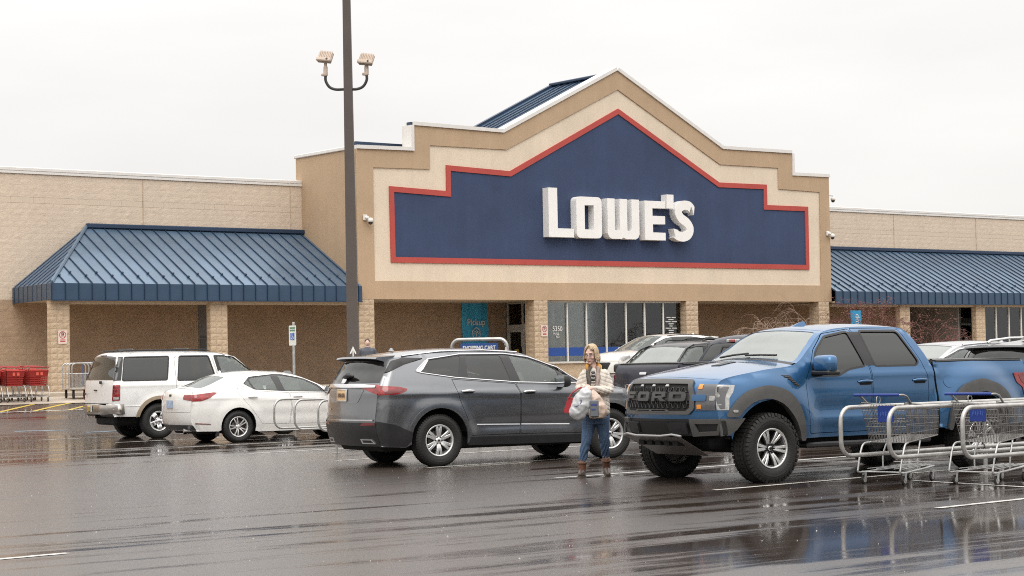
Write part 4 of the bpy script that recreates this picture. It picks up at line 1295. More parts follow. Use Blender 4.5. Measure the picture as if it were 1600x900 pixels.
        c.fp('plate_frame', [(-.17, .995), (.17, .995), (.17, 1.175), (-.17, 1.175)], M_CHROME, RF, False, lift=.024, holes=[[(-.15, 1.01), (.15, 1.01), (.15, 1.16), (-.15, 1.16)]])
        for k in range(5):
            c.fp('plate_character', [(-.115 + k * .048, 1.055), (-.085 + k * .048, 1.055), (-.085 + k * .048, 1.115), (-.115 + k * .048, 1.115)], mat('plate_print', (.12, .07, .05), .6), RF, False, lift=.032, lip=0)
        c.fp('badge', fillet([(-.06, 1.255), (.06, 1.255), (.075, 1.325), (-.075, 1.325)], .03), M_CHROME, RF, False, lift=.03)
        c.fp('tail_badge_text', [(.45, .86), (.66, .86), (.66, .885), (.45, .885)], M_CHROME, RF, False, lift=.012)
        MB().tube([(-1.07, .05, 1.36), (-1.10, -.12, 1.385), (-1.09, -.28, 1.375)], [.035, .045, .012], 6).build('rear_wiper', M_BLACKP, c.root)
        c.fp('wiper_cover', fillet([(-.17, 1.33), (.17, 1.33), (.13, 1.40), (-.13, 1.40)], .04), M_BLACKP, (13.2, 18), False, lift=.02)
    # roof spoiler
    sp = MB(); vs = []; N = 12
    for i in range(N + 1):
        y = -.68 + 1.36 * i / N; k = 1 - (abs(y) / .68) ** 3 * .35
        vs += [(-.58, y, 1.655 + .03 * k), (-.80 - .14 * k, y, 1.625 + .04 * k), (-.82 - .14 * k, y, 1.598 + .04 * k), (-.70, y, 1.565)]
    fs = [(i * 4 + j, i * 4 + (j + 1) % 4, (i + 1) * 4 + (j + 1) % 4, (i + 1) * 4 + j) for i in range(N) for j in range(4)] + [(0, 1, 2, 3), tuple(N * 4 + j for j in (3, 2, 1, 0))]
    sp.add(vs, fs, False); spo = sp.build('roof_spoiler', m, c.root)
    MB().add([(x, y, z - .002) for x, y, z in [v for i in range(N + 1) for v in (vs[i * 4 + 2], vs[i * 4 + 3])]], [(i * 2, i * 2 + 1, i * 2 + 3, i * 2 + 2) for i in range(N)]).build('spoiler_underside', M_BLACKP, spo)
    MB().lathe([(0, .05), (.018, .045), (.03, .02), (.05, 0)], 10, 'z', (-.30, 0, 1.745)).build('antenna_fin', m, c.root)
    for sg in (-1, 1):
        y = .62
        c.sp  # roof rails
        P = [(-.35, sg * .70, 1.71), (-.28, sg * .705, 1.745), (.2, sg * .715, 1.785), (.9, sg * .715, 1.79), (1.35, sg * .70, 1.755), (1.45, sg * .695, 1.72)]
        if rails: MB().tube(P, .022, 6).build('roof_rail', M_ALLOY, c.root)
        else: c.trim('roof_rail', [(1.5, 1.70), (.9, 1.735), (.2, 1.73), (-.5, 1.665)], sg, .012, M_CHROME if detail else M_BLACKP)
    c.well(0, .40, .50, .95); c.well(3.07, .40, .50, .95)
    under(c, -.85, 3.6, .72, .24, .55)
    seats(c, [.75, 1.75], .52, .72, dash=(2.45, 1.10), wheel_side=1)
    add_wheels(c, [0, 3.07], .985, .393, .235, .25, 'suv')
    return c
P_GREY = paint('paint_steel_grey', (.21, .218, .23), metal=.92, rough=.30)
P_WHITE = paint('paint_white', (.80, .79, .76))
P_WHITE2 = paint('paint_off_white', (.80, .80, .79))
P_BLUE = paint('paint_bright_blue', (.022, .105, .24), metal=.6, rough=.32)
P_NAVY = paint('paint_dark_navy', (.004, .007, .020), coat=.45)
P_BLACK = paint('paint_black_grey', (.012, .012, .014), coat=.5)
P_SILVER = paint('paint_silver', (.36, .37, .38), metal=.6, rough=.35)
P_CHAR = paint('paint_charcoal', (.06, .062, .066), metal=.4)
h = -7.5; A = Vector((17.49, 24.20, 0)); n_ = Vector((-math.sin(R_(h)), math.cos(R_(h)), 0))
make_suv('suv_car', P_GREY, A + n_ * .985, h, 'steel grey SUV with chrome trim beside the woman', 'car')

# ------------------------------------------------------------------ white mid-size sedan
def sed_extra(x, z):
    e = swell(0, .33, .40, .62, .02)(x, z) + swell(2.795, .33, .40, .62, .02)(x, z)
    return e + .014 * np.exp(-((z - (.90 - .035 * x)) / .04) ** 2) - .012 * np.exp(-((z - .55) / .1) ** 2) * np.clip((x - .4) / .4, 0, 1) * np.clip((2.5 - x) / .4, 0, 1)
SED_BODY = Body([(3.45, .20, .10, .28, 0), (3.52, .44, .16, .27, 0), (3.45, .67, .15, .25, .01), (3.1, .81, .09, .14, .05), (2.55, .92, .06, .05, .06), (2.24, .97, .06, .12, .06), (1.78, 1.19, .07, .14, .05), (1.32, 1.355, .07, .12, .045),
                 (.72, 1.415, .08, 0, .04), (.22, 1.40, .08, 0, .04), (-.10, 1.335, .07, -.05, .04), (-.50, 1.17, .07, -.08, .04), (-.78, 1.085, .06, -.06, .04), (-.93, 1.065, .05, -.10, .03), (-.97, .97, .10, -.14, 0), (-1.0, .72, .14, -.12, 0), (-.98, .45, .12, -.10, 0), (-.88, .26, .08, -.10, 0)],
                [(.2, .86), (.4, .895), (.65, .915), (.85, .905), (1.0, .87), (1.1, .82), (1.25, .73), (1.4, .62)], [(-1.05, .06), (-.5, .015), (0, 0), (2.4, 0), (3.0, .03), (3.5, .09)], sed_extra)
def make_sedan(name, m, loc, heading, label, detail=True, group=None):
    b = SED_BODY; c = Car(name, b, m, loc, heading, label, 'car', group)
    ol = b.outline_xz(0, 17)
    bot = [(-.86, .25), (-.44, .24)] + arc(0, .33, .385, 190, -15, 20) + [(.45, .21), (2.36, .21)] + arc(2.795, .33, .385, 197, -17, 20) + [(3.3, .20)]
    sidep = ol + bot
    g_r = fillet([(.40, 1.085), (.90, 1.045), (.82, 1.352), (.36, 1.312), (.31, 1.26)], .03, 3)
    g_q = fillet([(.20, 1.19), (.36, 1.09), (.27, 1.275)], .012, 3)
    g_f = fillet([(1.06, 1.035), (1.90, 1.0), (1.83, 1.10), (1.54, 1.255), (1.10, 1.345), (.98, 1.352)], .03, 3)
    dlo = fillet([(.16, 1.19), (.38, 1.065), (1.04, 1.02), (1.99, .985), (1.84, 1.135), (1.54, 1.275), (1.08, 1.365), (.86, 1.37), (.32, 1.325)], .03, 3)
    d_r = [(-.02, 1.05), (.05, .95), (.24, .72), (.42, .50), (.53, .36), (1.14, .35), (1.19, .69), (1.15, .99), (1.0, 1.0), (.38, 1.045), (.18, 1.13), (.05, 1.16)]
    d_f = [(1.16, .99), (1.2, .69), (1.15, .35), (2.27, .33), (2.34, .60), (2.28, .88), (2.15, .955), (2.0, .965)]
    for sg in (-1, 1):
        c.sp('body_side', sidep, m, sg, holes=[dlo, d_r, d_f], lip=.02, step=.055)
        c.sp('inner_shell', offset(sidep, -.02), M_SHELL, sg, holes=[offset(dlo, -.01)], lift=-.03, lip=0, step=.12)
        for d_, hx, hz in ((d_r, .315, .915), (d_f, 1.33, .905)):
            dr = c.sp('door', offset(d_, -.006), m, sg, lip=.015, step=.055)
            c.handle(hx, hz, sg, m, dr, .2, .04, m)
        c.sp('window_surround', dlo, M_GLOSSBLK, sg, holes=[g_q, g_r, g_f], lift=-.004, lip=.01)
        for g in (g_q, g_r, g_f): c.sp('window', g, G_CLEAR, sg, lift=-.008, lip=0)
        c.trim('window_chrome', [(.16, 1.20), (.32, 1.33), (.86, 1.375), (1.08, 1.37), (1.54, 1.28), (1.84, 1.14), (1.98, 1.0)], sg, .007, M_CHROME)
        c.sp('tail_lamp', fillet([(-.978, .855), (-.80, .86), (-.60, .93), (-.45, 1.02), (-.52, 1.03), (-.968, .985)], .015), M_REDLENS, sg, lift=.008)
        c.sp('head_lamp', [(2.98, .70), (3.36, .58), (3.42, .64), (3.10, .78)], M_CLEARLENS, sg, lift=.008)
        c.sp('reflector', [(-.92, .40), (-.60, .385), (-.62, .40), (-.92, .42)], M_REDDARK, sg, lift=.008)
        mirror(c, 2.0, 1.045, .84, sg, m, .22, .14, .05)
        c.sp('mud_flap', [(-.50, .14), (-.42, .14), (-.405, .30), (-.46, .32)], M_BLACKP, sg, lift=-.02)
    c.tp('front_bumper', c.rect(0, 1.9), m); c.fp('grille', fillet([(-.35, .50), (.35, .50), (.42, .62), (-.42, .62)], .04), M_BLACKP, (0, 2.6), lift=.01)
    c.tp('hood', c.rect(1.93, 4.93), m); c.tp('cowl', c.rect(4.94, 5.1, .97), M_BLACKP)
    wsp = fillet([(5.12, -.93), (6.92, -.90), (6.92, .90), (5.12, .93)], .12)
    c.tp('windscreen_frame', c.rect(5.1, 7.05), m, holes=[wsp]); c.tp('windscreen', wsp, G_WIND, lift=-.006, lip=0)
    c.tp('roof', c.rect(7.07, 9.9), m)
    rw_ = fillet([(10.1, -.90), (11.75, -.86), (11.75, .86), (10.1, .90)], .15)
    c.tp('rear_window_frame', c.rect(9.9, 12.0), m, holes=[rw_]); c.tp('rear_window', rw_, G_CLEAR, lift=-.005, lip=0)
    c.tp('boot_lid', c.rect(12.02, 15.3), m); c.tp('rear_bumper', c.rect(15.32, 17), m, lift=.004)
    RF = (13.3, 17)
    for sg in (-1, 1):
        c.fp('tail_lamp', [(sg * .55, .90), (sg * .89, .855), (sg * .89, .985), (sg * .56, .985)], M_REDLENS, RF, False, lift=.012)
    c.fp('diffuser', [(-.82, .27), (.82, .27), (.76, .38), (-.76, .38)], M_BLACKP, RF, False, lift=.01)
    plate(c, 0, .80, RF, (.40, .50, .66), 'blue')
    c.fp('plate_recess', fillet([(-.36, .69), (.36, .69), (.44, .90), (-.44, .90)], .05), m, RF, False, lift=.002)
    c.fp('badge', fillet([(-.05, .955), (.05, .955), (.05, .995), (-.05, .995)], .018), M_BLACKP, RF, False, lift=.012)
    MB().tube([(-1.06, -.55, .27), (-.9, -.55, .27)], .04, 10).build('exhaust_tip', M_CHROME, c.root)
    MB().lathe([(0, .07), (.02, .06), (.045, 0)], 10, 'z', (-.02, 0, 1.40)).build('antenna_fin', m, c.root)
    c.well(0, .33, .41, .86); c.well(2.795, .33, .41, .86)
    under(c, -.8, 3.3, .66, .19, .45)
    seats(c, [.72, 1.55], .36, .64, dash=(2.1, .93), wheel_side=1)
    add_wheels(c, [0, 2.795], .905, .325, .205, .215, 'sedan')
    return c
h = -6; A = Vector((20.48, 35.31, 0)); n_ = Vector((-math.sin(R_(h)), math.cos(R_(h)), 0))
make_sedan('sedan_car', P_WHITE, A + n_ * .905, h, 'white four door sedan parked in front of the white boxy SUV')

# ------------------------------------------------------------------ boxy full-size SUV of the nineties
def exp_extra(x, z):
    return swell(0, .39, .46, .66, .02)(x, z) + swell(3.02, .39, .46, .66, .02)(x, z) + .008 * np.exp(-((z - 1.17) / .03) ** 2)
EXP_BODY = Body([(3.75, .38, .08, .18, 0), (3.80, .6, .10, .18, 0), (3.80, .88, .10, .16, 0), (3.72, 1.07, .08, .14, .02), (3.4, 1.15, .06, .05, .05), (2.62, 1.22, .06, .02, .07), (2.40, 1.26, .06, .08, .06), (2.06, 1.54, .07, .10, .04), (1.76, 1.77, .08, .10, .04),
                 (1.42, 1.85, .09, .03, .045), (.4, 1.875, .09, 0, .045), (-.58, 1.865, .09, 0, .045), (-.85, 1.82, .08, -.05, .03), (-.93, 1.55, .06, -.06, 0), (-1.02, 1.27, .06, -.06, 0), (-1.05, .9, .08, -.05, 0), (-1.05, .62, .08, -.05, 0), (-1.0, .50, .06, -.05, 0)],
                [(.4, .93), (.6, .97), (.9, .985), (1.15, .98), (1.28, .955), (1.5, .88), (1.75, .79), (1.9, .72)], [(-1.1, .03), (-.6, 0), (2.6, 0), (3.4, .02), (3.8, .06)], exp_extra)
M_TANP = mat('tan_cladding', (.30, .235, .165), .5, var=.15, vscale=4)
M_BUMPCH = mat('dull_chrome_bumper', (.50, .47, .43), .22, metal=1., var=.2, vscale=5)
def make_boxy(name, m, loc, heading, label, detail=True, tan=True, group=None):
    b = EXP_BODY; c = Car(name, b, m, loc, heading, label, 'car', group)
    ol = b.outline_xz(0, 17)
    bot = [(-.55, .49)] + arc(0, .39, .47, 168, -15, 20) + [(.55, .42), (2.46, .42)] + arc(3.02, .39, .47, 188, -8, 20) + [(3.6, .38)]
    sidep = ol + bot
    g_q = fillet([(-.83, 1.275), (.20, 1.275), (.31, 1.80), (-.72, 1.79)], .04, 3)
    w_r = fillet([(.44, 1.26), (1.36, 1.255), (1.24, 1.80), (.55, 1.80)], .04, 3)
    w_f = fillet([(1.46, 1.255), (2.26, 1.27), (2.24, 1.42), (1.84, 1.755), (1.62, 1.80), (1.37, 1.80)], .04, 3)
    d_r = fillet([(.40, 1.18), (.36, .80), (.56, .60), (.60, .50), (1.41, .50), (1.43, 1.20), (1.30, 1.835), (.50, 1.835), (.42, 1.75)], .03, 2)
    d_f = fillet([(1.44, 1.20), (1.42, .50), (2.42, .50), (2.46, .80), (2.42, 1.22), (2.30, 1.38), (1.88, 1.775), (1.66, 1.835), (1.31, 1.835)], .03, 2)
    gl = G_TINT
    for sg in (-1, 1):
        c.sp('body_side', sidep, m, sg, holes=[g_q, d_r, d_f], lip=.02, step=.06)
        c.sp('inner_shell', offset(sidep, -.02), M_SHELL, sg, holes=[offset(q, -.01) for q in (g_q, w_r, w_f)], lift=-.03, lip=0, step=.12)
        c.sp('window', g_q, gl, sg, lift=-.006, lip=0)
        for d_, w_, hx, g_ in ((d_r, w_r, .56, gl), (d_f, w_f, 1.58, G_CLEAR)):
            dr = c.sp('door', offset(d_, -.008), m, sg, holes=[w_], lip=.015, step=.06)
            c.sp('window', w_, g_, sg, lift=-.008, lip=0, parent=dr)
            c.handle(hx, 1.10, sg, m, dr, .22, .05, m)
        for q in (g_q, w_r, w_f):
            c.sp('window_seal', offset(q, .012), M_BLACKP, sg, holes=[offset(q, -.012)], lift=.004, lip=.004)
        c.sp('window_divider', [(1.44, 1.26), (1.53, 1.26), (1.44, 1.80), (1.37, 1.80)], M_BLACKP, sg, lift=.002)
        c.sp('tail_lamp', fillet([(-1.06, .85), (-.90, .85), (-.89, 1.185), (-1.04, 1.185)], .02), M_REDLENS, sg, lift=.012)
        c.sp('rear_pillar_gloss', [(-1.015, 1.285), (-.86, 1.285), (-.745, 1.795), (-.835, 1.80), (-.93, 1.56)], M_GLOSSBLK, sg, lift=.010)
        c.sp('lamp_divider', [(-1.05, 1.06), (-.895, 1.06), (-.895, 1.072), (-1.05, 1.072)], M_REDDARK, sg, lift=.016, lip=0)
        c.sp('reversing_lamp', [(-1.03, .875), (-.93, .875), (-.93, .93), (-1.03, .93)], M_CLEARLENS, sg, lift=.016, lip=0)
        c.sp('head_lamp', [(3.55, .80), (3.78, .80), (3.76, .98), (3.60, 1.0)], M_CLEARLENS, sg, lift=.008)
        if tan:
            for xw in (0, 3.02):
                ring = arc(xw, .39, .545, 170 if not xw else 176, 0, 22) + arc(xw, .39, .470, 0, 168 if not xw else 180, 22)
                c.sp('arch_moulding', ring, M_TANP, sg, lift=.03, lip=.04, step=.05)
            c.sp('sill_cladding', [(.55, .42), (2.46, .42), (2.44, .54), (.55, .54)], M_TANP, sg, lift=.012)
        c.trim('side_crease', [(-.92, .72), (-.45, .72)], sg, .006, m)
        mirror(c, 2.22, 1.36, .90, sg, M_BLACKP, .26, .20, .06)
        MB().tube([(-.75, sg * .62, 1.905), (-.70, sg * .63, 1.935), (.3, sg * .64, 1.945), (1.25, sg * .63, 1.94), (1.32, sg * .62, 1.90)], .016, 6).build('roof_rail', M_BLACKP, c.root)
    for x in (-.4, .9):
        MB().tube([(x - .06, -.63, 1.935), (x, -.4, 1.965), (x, .4, 1.965), (x - .06, .63, 1.935)], .016, 6).build('roof_crossbar', M_BLACKP, c.root)
    c.tp('front_bumper', c.rect(0, 1.2), M_BUMPCH); c.tp('nose', c.rect(1.22, 3.3), m)
    c.fp('grille', fillet([(-.45, .72), (.45, .72), (.5, .98), (-.5, .98)], .04), M_CHROME, (0, 3.3), lift=.012)
    c.tp('hood', c.rect(3.33, 5.93), m); c.tp('cowl', c.rect(5.94, 6.1, .97), M_BLACKP)
    wsp = fillet([(6.12, -.93), (7.95, -.91), (7.95, .91), (6.12, .93)], .12)
    c.tp('windscreen_frame', c.rect(6.1, 8.05), m, holes=[wsp]); c.tp('windscreen', wsp, G_WIND, lift=-.006, lip=0)
    c.tp('roof', c.rect(8.07, 12.1), m)
    c.fp('brake_light', [(-.18, 1.80), (.18, 1.80), (.18, 1.825), (-.18, 1.825)], M_REDDARK, (12, 17), False, lift=.02)
    rw_ = fillet([(12.25, -.93), (13.85, -.93), (13.85, .93), (12.25, .93)], .12)
    c.tp('tailgate_upper', c.rect(12.1, 13.92), M_GLOSSBLK, holes=[rw_]); c.tp('rear_window', rw_, G_TINT, lift=-.005, lip=0)
    RF = (12, 17)
    c.tp('tailgate', c.rect(13.93, 15.72), m)
    c.tp('rear_valance', c.rect(15.72, 17), M_BLACKP)
    for y in (-.40, -.34): MB().bbox((-1.13, y, 1.21), (-1.10, y + .05, 1.28), .01).build('hinge', M_BLACKP, c.root)
    MB().bbox((-1.125, -.08, 1.06), (-1.105, .10, 1.09), .01).build('tailgate_handle', M_BLACKP, c.root)
    MB().bbox((-1.12, .62, .97), (-1.105, .74, 1.01), .005).build('badge', M_BLACKP, c.root)
    # step bumper wrapping the corners
    vs = []; N = 16
    for i in range(N + 1):
        t = -1 + 2 * i / N; y = t * 1.0; k = abs(t) ** 5
        x = -1.24 + .10 * t * t + .18 * k
        vs += [(x + .14, y, .775), (x + .02, y, .775), (x, y, .75), (x, y, .60), (x + .05, y, .545), (x + .16, y, .545)]
    fs = [(i * 6 + j, i * 6 + (j + 1) % 6, (i + 1) * 6 + (j + 1) % 6, (i + 1) * 6 + j) for i in range(N) for j in range(6)] + [tuple(range(6)), tuple(N * 6 + j for j in range(5, -1, -1))]
    bp_ = MB().add(vs, fs, True).build('rear_bumper', M_BUMPCH, c.root)
    MB().bbox((-1.20, -.72, .776), (-1.05, .72, .79), .004).build('bumper_step', M_BLACKP, bp_)
    pl = MB().bbox((-1.252, -.155, .60), (-1.243, .155, .745), .003).build('license_plate', mat('plate_white', (.55, .55, .50), .4, var=.3, vscale=20), bp_)
    MB().bbox((-1.29, -.05, .60), (-1.24, .05, .74), .02).build('hitch_cover', mat('brass_ball', (.5, .36, .12), .35, metal=.8), bp_)
    MB().tube([(-1.12, .0, .50), (-.8, 0, .50)], .045, 8).build('tow_hitch', M_SHELL, c.root)
    c.well(0, .39, .50, .94); c.well(3.02, .39, .50, .94)
    under(c, -.9, 3.6, .62, .30, .62)
    MB().tube([(-.02, -.75, .36), (0, 0, .36), (-.02, .75, .36)], [.06, .14, .06], 10).build('rear_axle', M_SHELL, c.root)
    MB().tube([(-.75, -.45, .36), (-.2, -.45, .38)], .09, 10).build('silencer', M_SHELL, c.root)
    seats(c, [.1, .95, 1.75], .62, .74, dash=(2.3, 1.2), wheel_side=1)
    add_wheels(c, [0, 3.02], .975, .385, .215, .255, 'disc')
    return c
h = -7; A = Vector((20.72, 39.17, 0)); n_ = Vector((-math.sin(R_(h)), math.cos(R_(h)), 0))
make_boxy('boxy_suv_car', P_WHITE2, A + n_ * .975, h, 'white boxy older SUV with tan wheel arches and roof rack')
# ------------------------------------------------------------------ crew-cab off-road pickup
WB = 3.708
def xt(p): return [(WB - a, z) for a, z in p]
def trk_extra(x, z):
    e = swell(0, .55, .62, .98, .085)(x, z) + swell(WB, .55, .62, .95, .07)(x, z)
    e = e + .012 * np.exp(-((z - 1.30) / .05) ** 2) * np.clip((3.2 - x) / .4, 0, 1)
    e = e - .02 * np.exp(-((z - .90) / .09) ** 2) * np.clip((x - .75) / .3, 0, 1) * np.clip((3.05 - x) / .3, 0, 1)
    e = e + .016 * np.exp(-((z - .74) / .05) ** 2) * np.clip((x - .75) / .3, 0, 1) * np.clip((3.05 - x) / .3, 0, 1)
    return e
TRK_BODY = Body([(4.36, .60, .10, .32, 0), (4.44, .80, .14, .30, 0), (4.46, .95, .14, .28, 0), (4.46, 1.10, .14, .26, 0), (4.42, 1.23, .12, .23, .02), (4.26, 1.31, .09, .14, .06), (3.70, 1.395, .07, .03, .09), (3.18, 1.455, .06, .10, .08),
                 (2.84, 1.66, .07, .16, .045), (2.50, 1.865, .08, .16, .045), (1.95, 1.925, .09, .02, .05), (1.25, 1.92, .09, 0, .05), (1.00, 1.865, .08, -.03, .04), (.86, 1.62, .05, -.03, 0), (.80, 1.44, .03, -.02, 0)],
                [(.5, .95), (.75, .99), (1.0, 1.005), (1.2, 1.0), (1.4, .965), (1.55, .905), (1.75, .81), (1.95, .71)], [(-1.2, .03), (-.9, .01), (0, 0), (3.3, 0), (4.0, .01), (4.5, .06)], trk_extra)
BED_BODY = Body([(.735, .60, .02, 0, 0), (.735, 1.0, .02, 0, 0), (.745, 1.43, .03, 0, 0), (.70, 1.455, .03, 0, 0), (0., 1.462, .04, 0, .01), (-.88, 1.462, .04, 0, .01), (-1.03, 1.44, .05, -.03, 0), (-1.09, 1.25, .06, -.05, 0), (-1.10, .9, .06, -.05, 0), (-1.06, .62, .06, -.05, 0)],
                [(.5, .95), (.75, .99), (1.0, 1.005), (1.2, 1.0), (1.4, .965), (1.5, .93)], [(-1.2, .03), (-.9, .01), (0, 0), (3.3, 0)], trk_extra)
def make_truck(name, m, loc, heading, label, raptor=True, group=None):
    b = TRK_BODY; c = Car(name, b, m, loc, heading, label, 'pickup truck', group)
    bed = Car.__new__(Car); bed.root = c.root; bed.b = BED_BODY; bed.m = m
    ra = .595 if raptor else .52
    zc = .43
    cabp = b.outline_xz(0, 14) + [(.80, 1.2), (.775, 1.0), (.80, .53), (3.12, .53)] + arc(WB, zc, ra, 170, 12, 22) + [(4.30, .60)]
    w1 = fillet(xt([(.74, 1.31), (.93, 1.62), (1.16, 1.80), (1.58, 1.865), (1.71, 1.42), (1.42, 1.385), (1.20, 1.305)][::-1]), .04, 3)
    w2 = fillet(xt([(1.80, 1.87), (2.47, 1.865), (2.68, 1.46), (2.62, 1.415), (1.88, 1.415)][::-1]), .04, 3)
    d1 = fillet(xt([(.64, 1.26), (.62, .95), (.66, .58), (1.775, .58), (1.775, 1.38), (1.64, 1.905), (1.15, 1.845), (.88, 1.63), (.68, 1.32)][::-1]), .03, 2)
    d2 = fillet(xt([(1.79, 1.38), (1.79, .58), (2.76, .58), (2.80, .95), (2.80, 1.25), (2.73, 1.47), (2.52, 1.895), (1.66, 1.908)][::-1]), .03, 2)
    for sg in (-1, 1):
        c.sp('body_side', cabp, m, sg, holes=[d1, d2], lip=.02, step=.06)
        c.sp('inner_shell', offset(cabp, -.02), M_SHELL, sg, holes=[offset(w1, -.01), offset(w2, -.01)], lift=-.03, lip=0, step=.12)
        for d_, w_, hx in ((d1, w1, 1.66), (d2, w2, 2.64)):
            dr = c.sp('door', offset(d_, -.008), m, sg, holes=[w_], lip=.015, step=.06)
            c.sp('window', w_, G_TINT, sg, lift=-.010, lip=0, parent=dr)
            c.handle(WB - hx, 1.215, sg, m, dr, .25, .06, M_SHELL)
            c.sp('window_seal', offset(w_, .016), M_BLACKP, sg, holes=[offset(w_, -.010)], lift=.003, lip=.004, parent=dr)
        c.sp('pillar_cover', xt([(1.60, 1.86), (1.80, 1.86), (1.87, 1.42), (1.73, 1.42)]), M_BLACKP, sg, lift=.002)
        if raptor:
            fo = xt([(-.68, .83), (-.64, .91), (-.53, 1.04), (-.37, 1.15), (-.05, 1.21), (.27, 1.135), (.46, .945), (.56, .66), (.57, .50), (.49, .50), (.475, .60), (.39, .77), (.20, .97), (-.05, 1.055), (-.31, 1.01), (-.46, .90), (-.51, .83)])
            fl = c.sp('fender_flare', fillet(fo, .12, 4), M_GREYP, sg, lift=.035, lip=.09, step=.05)
            c.sp('marker_lamp', fillet(xt([(-.60, .885), (-.54, .885), (-.54, .915), (-.60, .915)]), .01), M_CLEARLENS, sg, lift=.045, parent=fl)
            c.sp('fender_vent', xt([(.22, 1.325), (.37, 1.32), (.50, 1.185), (.43, 1.18), (.33, 1.28)]), M_BLACKP, sg, lift=.004)
            for k in range(4):
                c.trim('vent_slat', xt([(.27 + k * .05, 1.305 - k * .03), (.35 + k * .045, 1.30 - k * .033)]), sg, .006, M_GREYP, .008)
        # head lamp: C-shaped, wrapping the corner
        hl = c.sp('head_lamp', xt([(-.76, 1.225), (-.52, 1.215), (-.56, 1.13), (-.62, 1.06), (-.64, .915), (-.76, .915)]), M_CLEARLENS, sg, lift=.010)
        c.sp('lamp_bezel', xt([(-.755, 1.205), (-.60, 1.195), (-.64, 1.13), (-.67, 1.06), (-.68, .935), (-.755, .935)]), mat('lamp_dark', (.09, .09, .095), .15, coat=1.), sg, lift=.016, lip=0)
        c.fp('head_lamp', [(sg * .68, .915), (sg * .90, .915), (sg * .90, 1.225), (sg * .68, 1.225)], MATS['lamp_dark'], (0, 5), lift=.012)
        c.fp('lamp_notch', fillet([(sg * .64, 1.03), (sg * .80, 1.03), (sg * .80, 1.105), (sg * .64, 1.105)], .015), m, (0, 5), lift=.03, lip=.02)
        for z_ in (.935, 1.17): c.fp('marker_lamp', [(sg * .695, z_), (sg * .745, z_), (sg * .745, z_ + .05), (sg * .695, z_ + .05)], M_AMBER, (0, 5), lift=.018, lip=0)
        c.fp('projector_lens', fillet([(sg * .835, 1.03), (sg * .895, 1.03), (sg * .895, 1.09), (sg * .835, 1.09)], .015), M_CLEARLENS, (0, 5), lift=.018, lip=0)
        mirror(c, WB - (.84 if sg > 0 else 1.25), 1.455, .93 if sg > 0 else .80, sg, m, .34, .23, .06)
        if sg > 0: MB().bbox((WB - .96, sg * .96 if sg > 0 else sg * 1.30, 1.315), (WB - .74, sg * 1.30 if sg > 0 else sg * .96, 1.375), .02).build('mirror_base', M_BLACKP, c.root)
        # bed side
        bp_ = BED_BODY.outline_xz(0, 9) + [(-1.0, .60)] + arc(0, zc, ra, 165, 12, 22) + [(.60, .55)]
        bed.sp('bed_side', bp_, m, sg, lip=.02, step=.06)
        bed.sp('inner_shell', offset(bp_, -.02), M_SHELL, sg, lift=-.03, lip=0, step=.15)
        if raptor:
            fo = [(-.62, .70), (-.53, .98), (-.36, 1.12), (0, 1.225), (.36, 1.14), (.52, 1.0), (.60, .80), (.62, .55), (.55, .55), (.50, .75), (.33, .98), (0, 1.06), (-.33, .98), (-.50, .75), (-.54, .70)]
            bed.sp('fender_flare', fillet(fo[::-1], .12, 4), M_GREYP, sg, lift=.035, lip=.09, step=.05)
            bed.sp('fuel_flap', arc(.56 + .0, 1.19, .085, 0, 345, 22), m, sg, lift=.006, lip=.01)
        bed.sp('tail_lamp', fillet([(-1.07, .97), (-.93, .97), (-.90, 1.08), (-.78, 1.15), (-.72, 1.28), (-1.07, 1.28)], .02), M_REDLENS, sg, lift=.012)
        bed.sp('tail_lamp_inner', fillet([(-1.05, 1.0), (-.96, 1.0), (-.94, 1.11), (-.86, 1.17), (-.82, 1.25), (-1.05, 1.25)], .015), M_REDDARK, sg, lift=.016, lip=0)
        bed.trim('bed_rail_cap', [(.70, 1.452), (0., 1.46), (-.95, 1.452)], sg, .016, M_BLACKP, -.01)
        MB().bbox((.85, sg * .88 - .10, .40), (3.05, sg * .88 + .10, .47), .02).build('running_board', M_BLACKP, c.root)
    bed.tp('tonneau_cover', bed.rect(3.2, 5.7, .96), M_BLACKP, lift=.015); bed.tp('bed_top', bed.rect(2.6, 6.0), M_BLACKP)
    tg = bed.tp('tailgate', bed.rect(6.0, 8.4), m)
    bed.fp('tailgate_handle', fillet([(-.10, 1.275), (.10, 1.275), (.10, 1.318), (-.10, 1.318)], .02), M_BLACKP if raptor else M_CHROME, (6, 9), False, lift=.018)
    bed.tp('rear_bumper', bed.rect(8.42, 9), M_GREYP, lift=.06); bed.tp('bed_front', bed.rect(0, 2.6), M_SHELL)
    # front face
    MB().bbox((4.35, -1.0, .60), (4.44, 1.0, .80), .02).build('bumper_beam', M_SHELL, c.root)
    c.tp('front_bumper', c.rect(0, 1.05), M_BLACKP)
    for sg in (-1, 1):
        fn_ = c.fp('bumper_wing', [(sg * .60, .60), (sg * .92, .62), (sg * .95, .81), (sg * .60, .81)], M_GREYP, (0, 2), lift=.03, lip=.03, holes=[[(sg * .68, .65), (sg * .88, .66), (sg * .92, .755), (sg * .66, .755)]])
        c.sp('bumper_wing', xt([(-.74, .81), (-.42, .81), (-.53, .68), (-.62, .615), (-.74, .60)]), M_GREYP, sg, lift=.02, lip=.03)
        c.fp('tow_hook_pad', fillet([(sg * .30, .64), (sg * .56, .64), (sg * .56, .77), (sg * .30, .77)], .02), M_BLACKP, (0, 2), lift=.05, lip=.04)
    c.fp('bumper_mesh', [(-.28, .64), (.28, .64), (.28, .77), (-.28, .77)], M_SHELL, (0, 2), lift=.02)
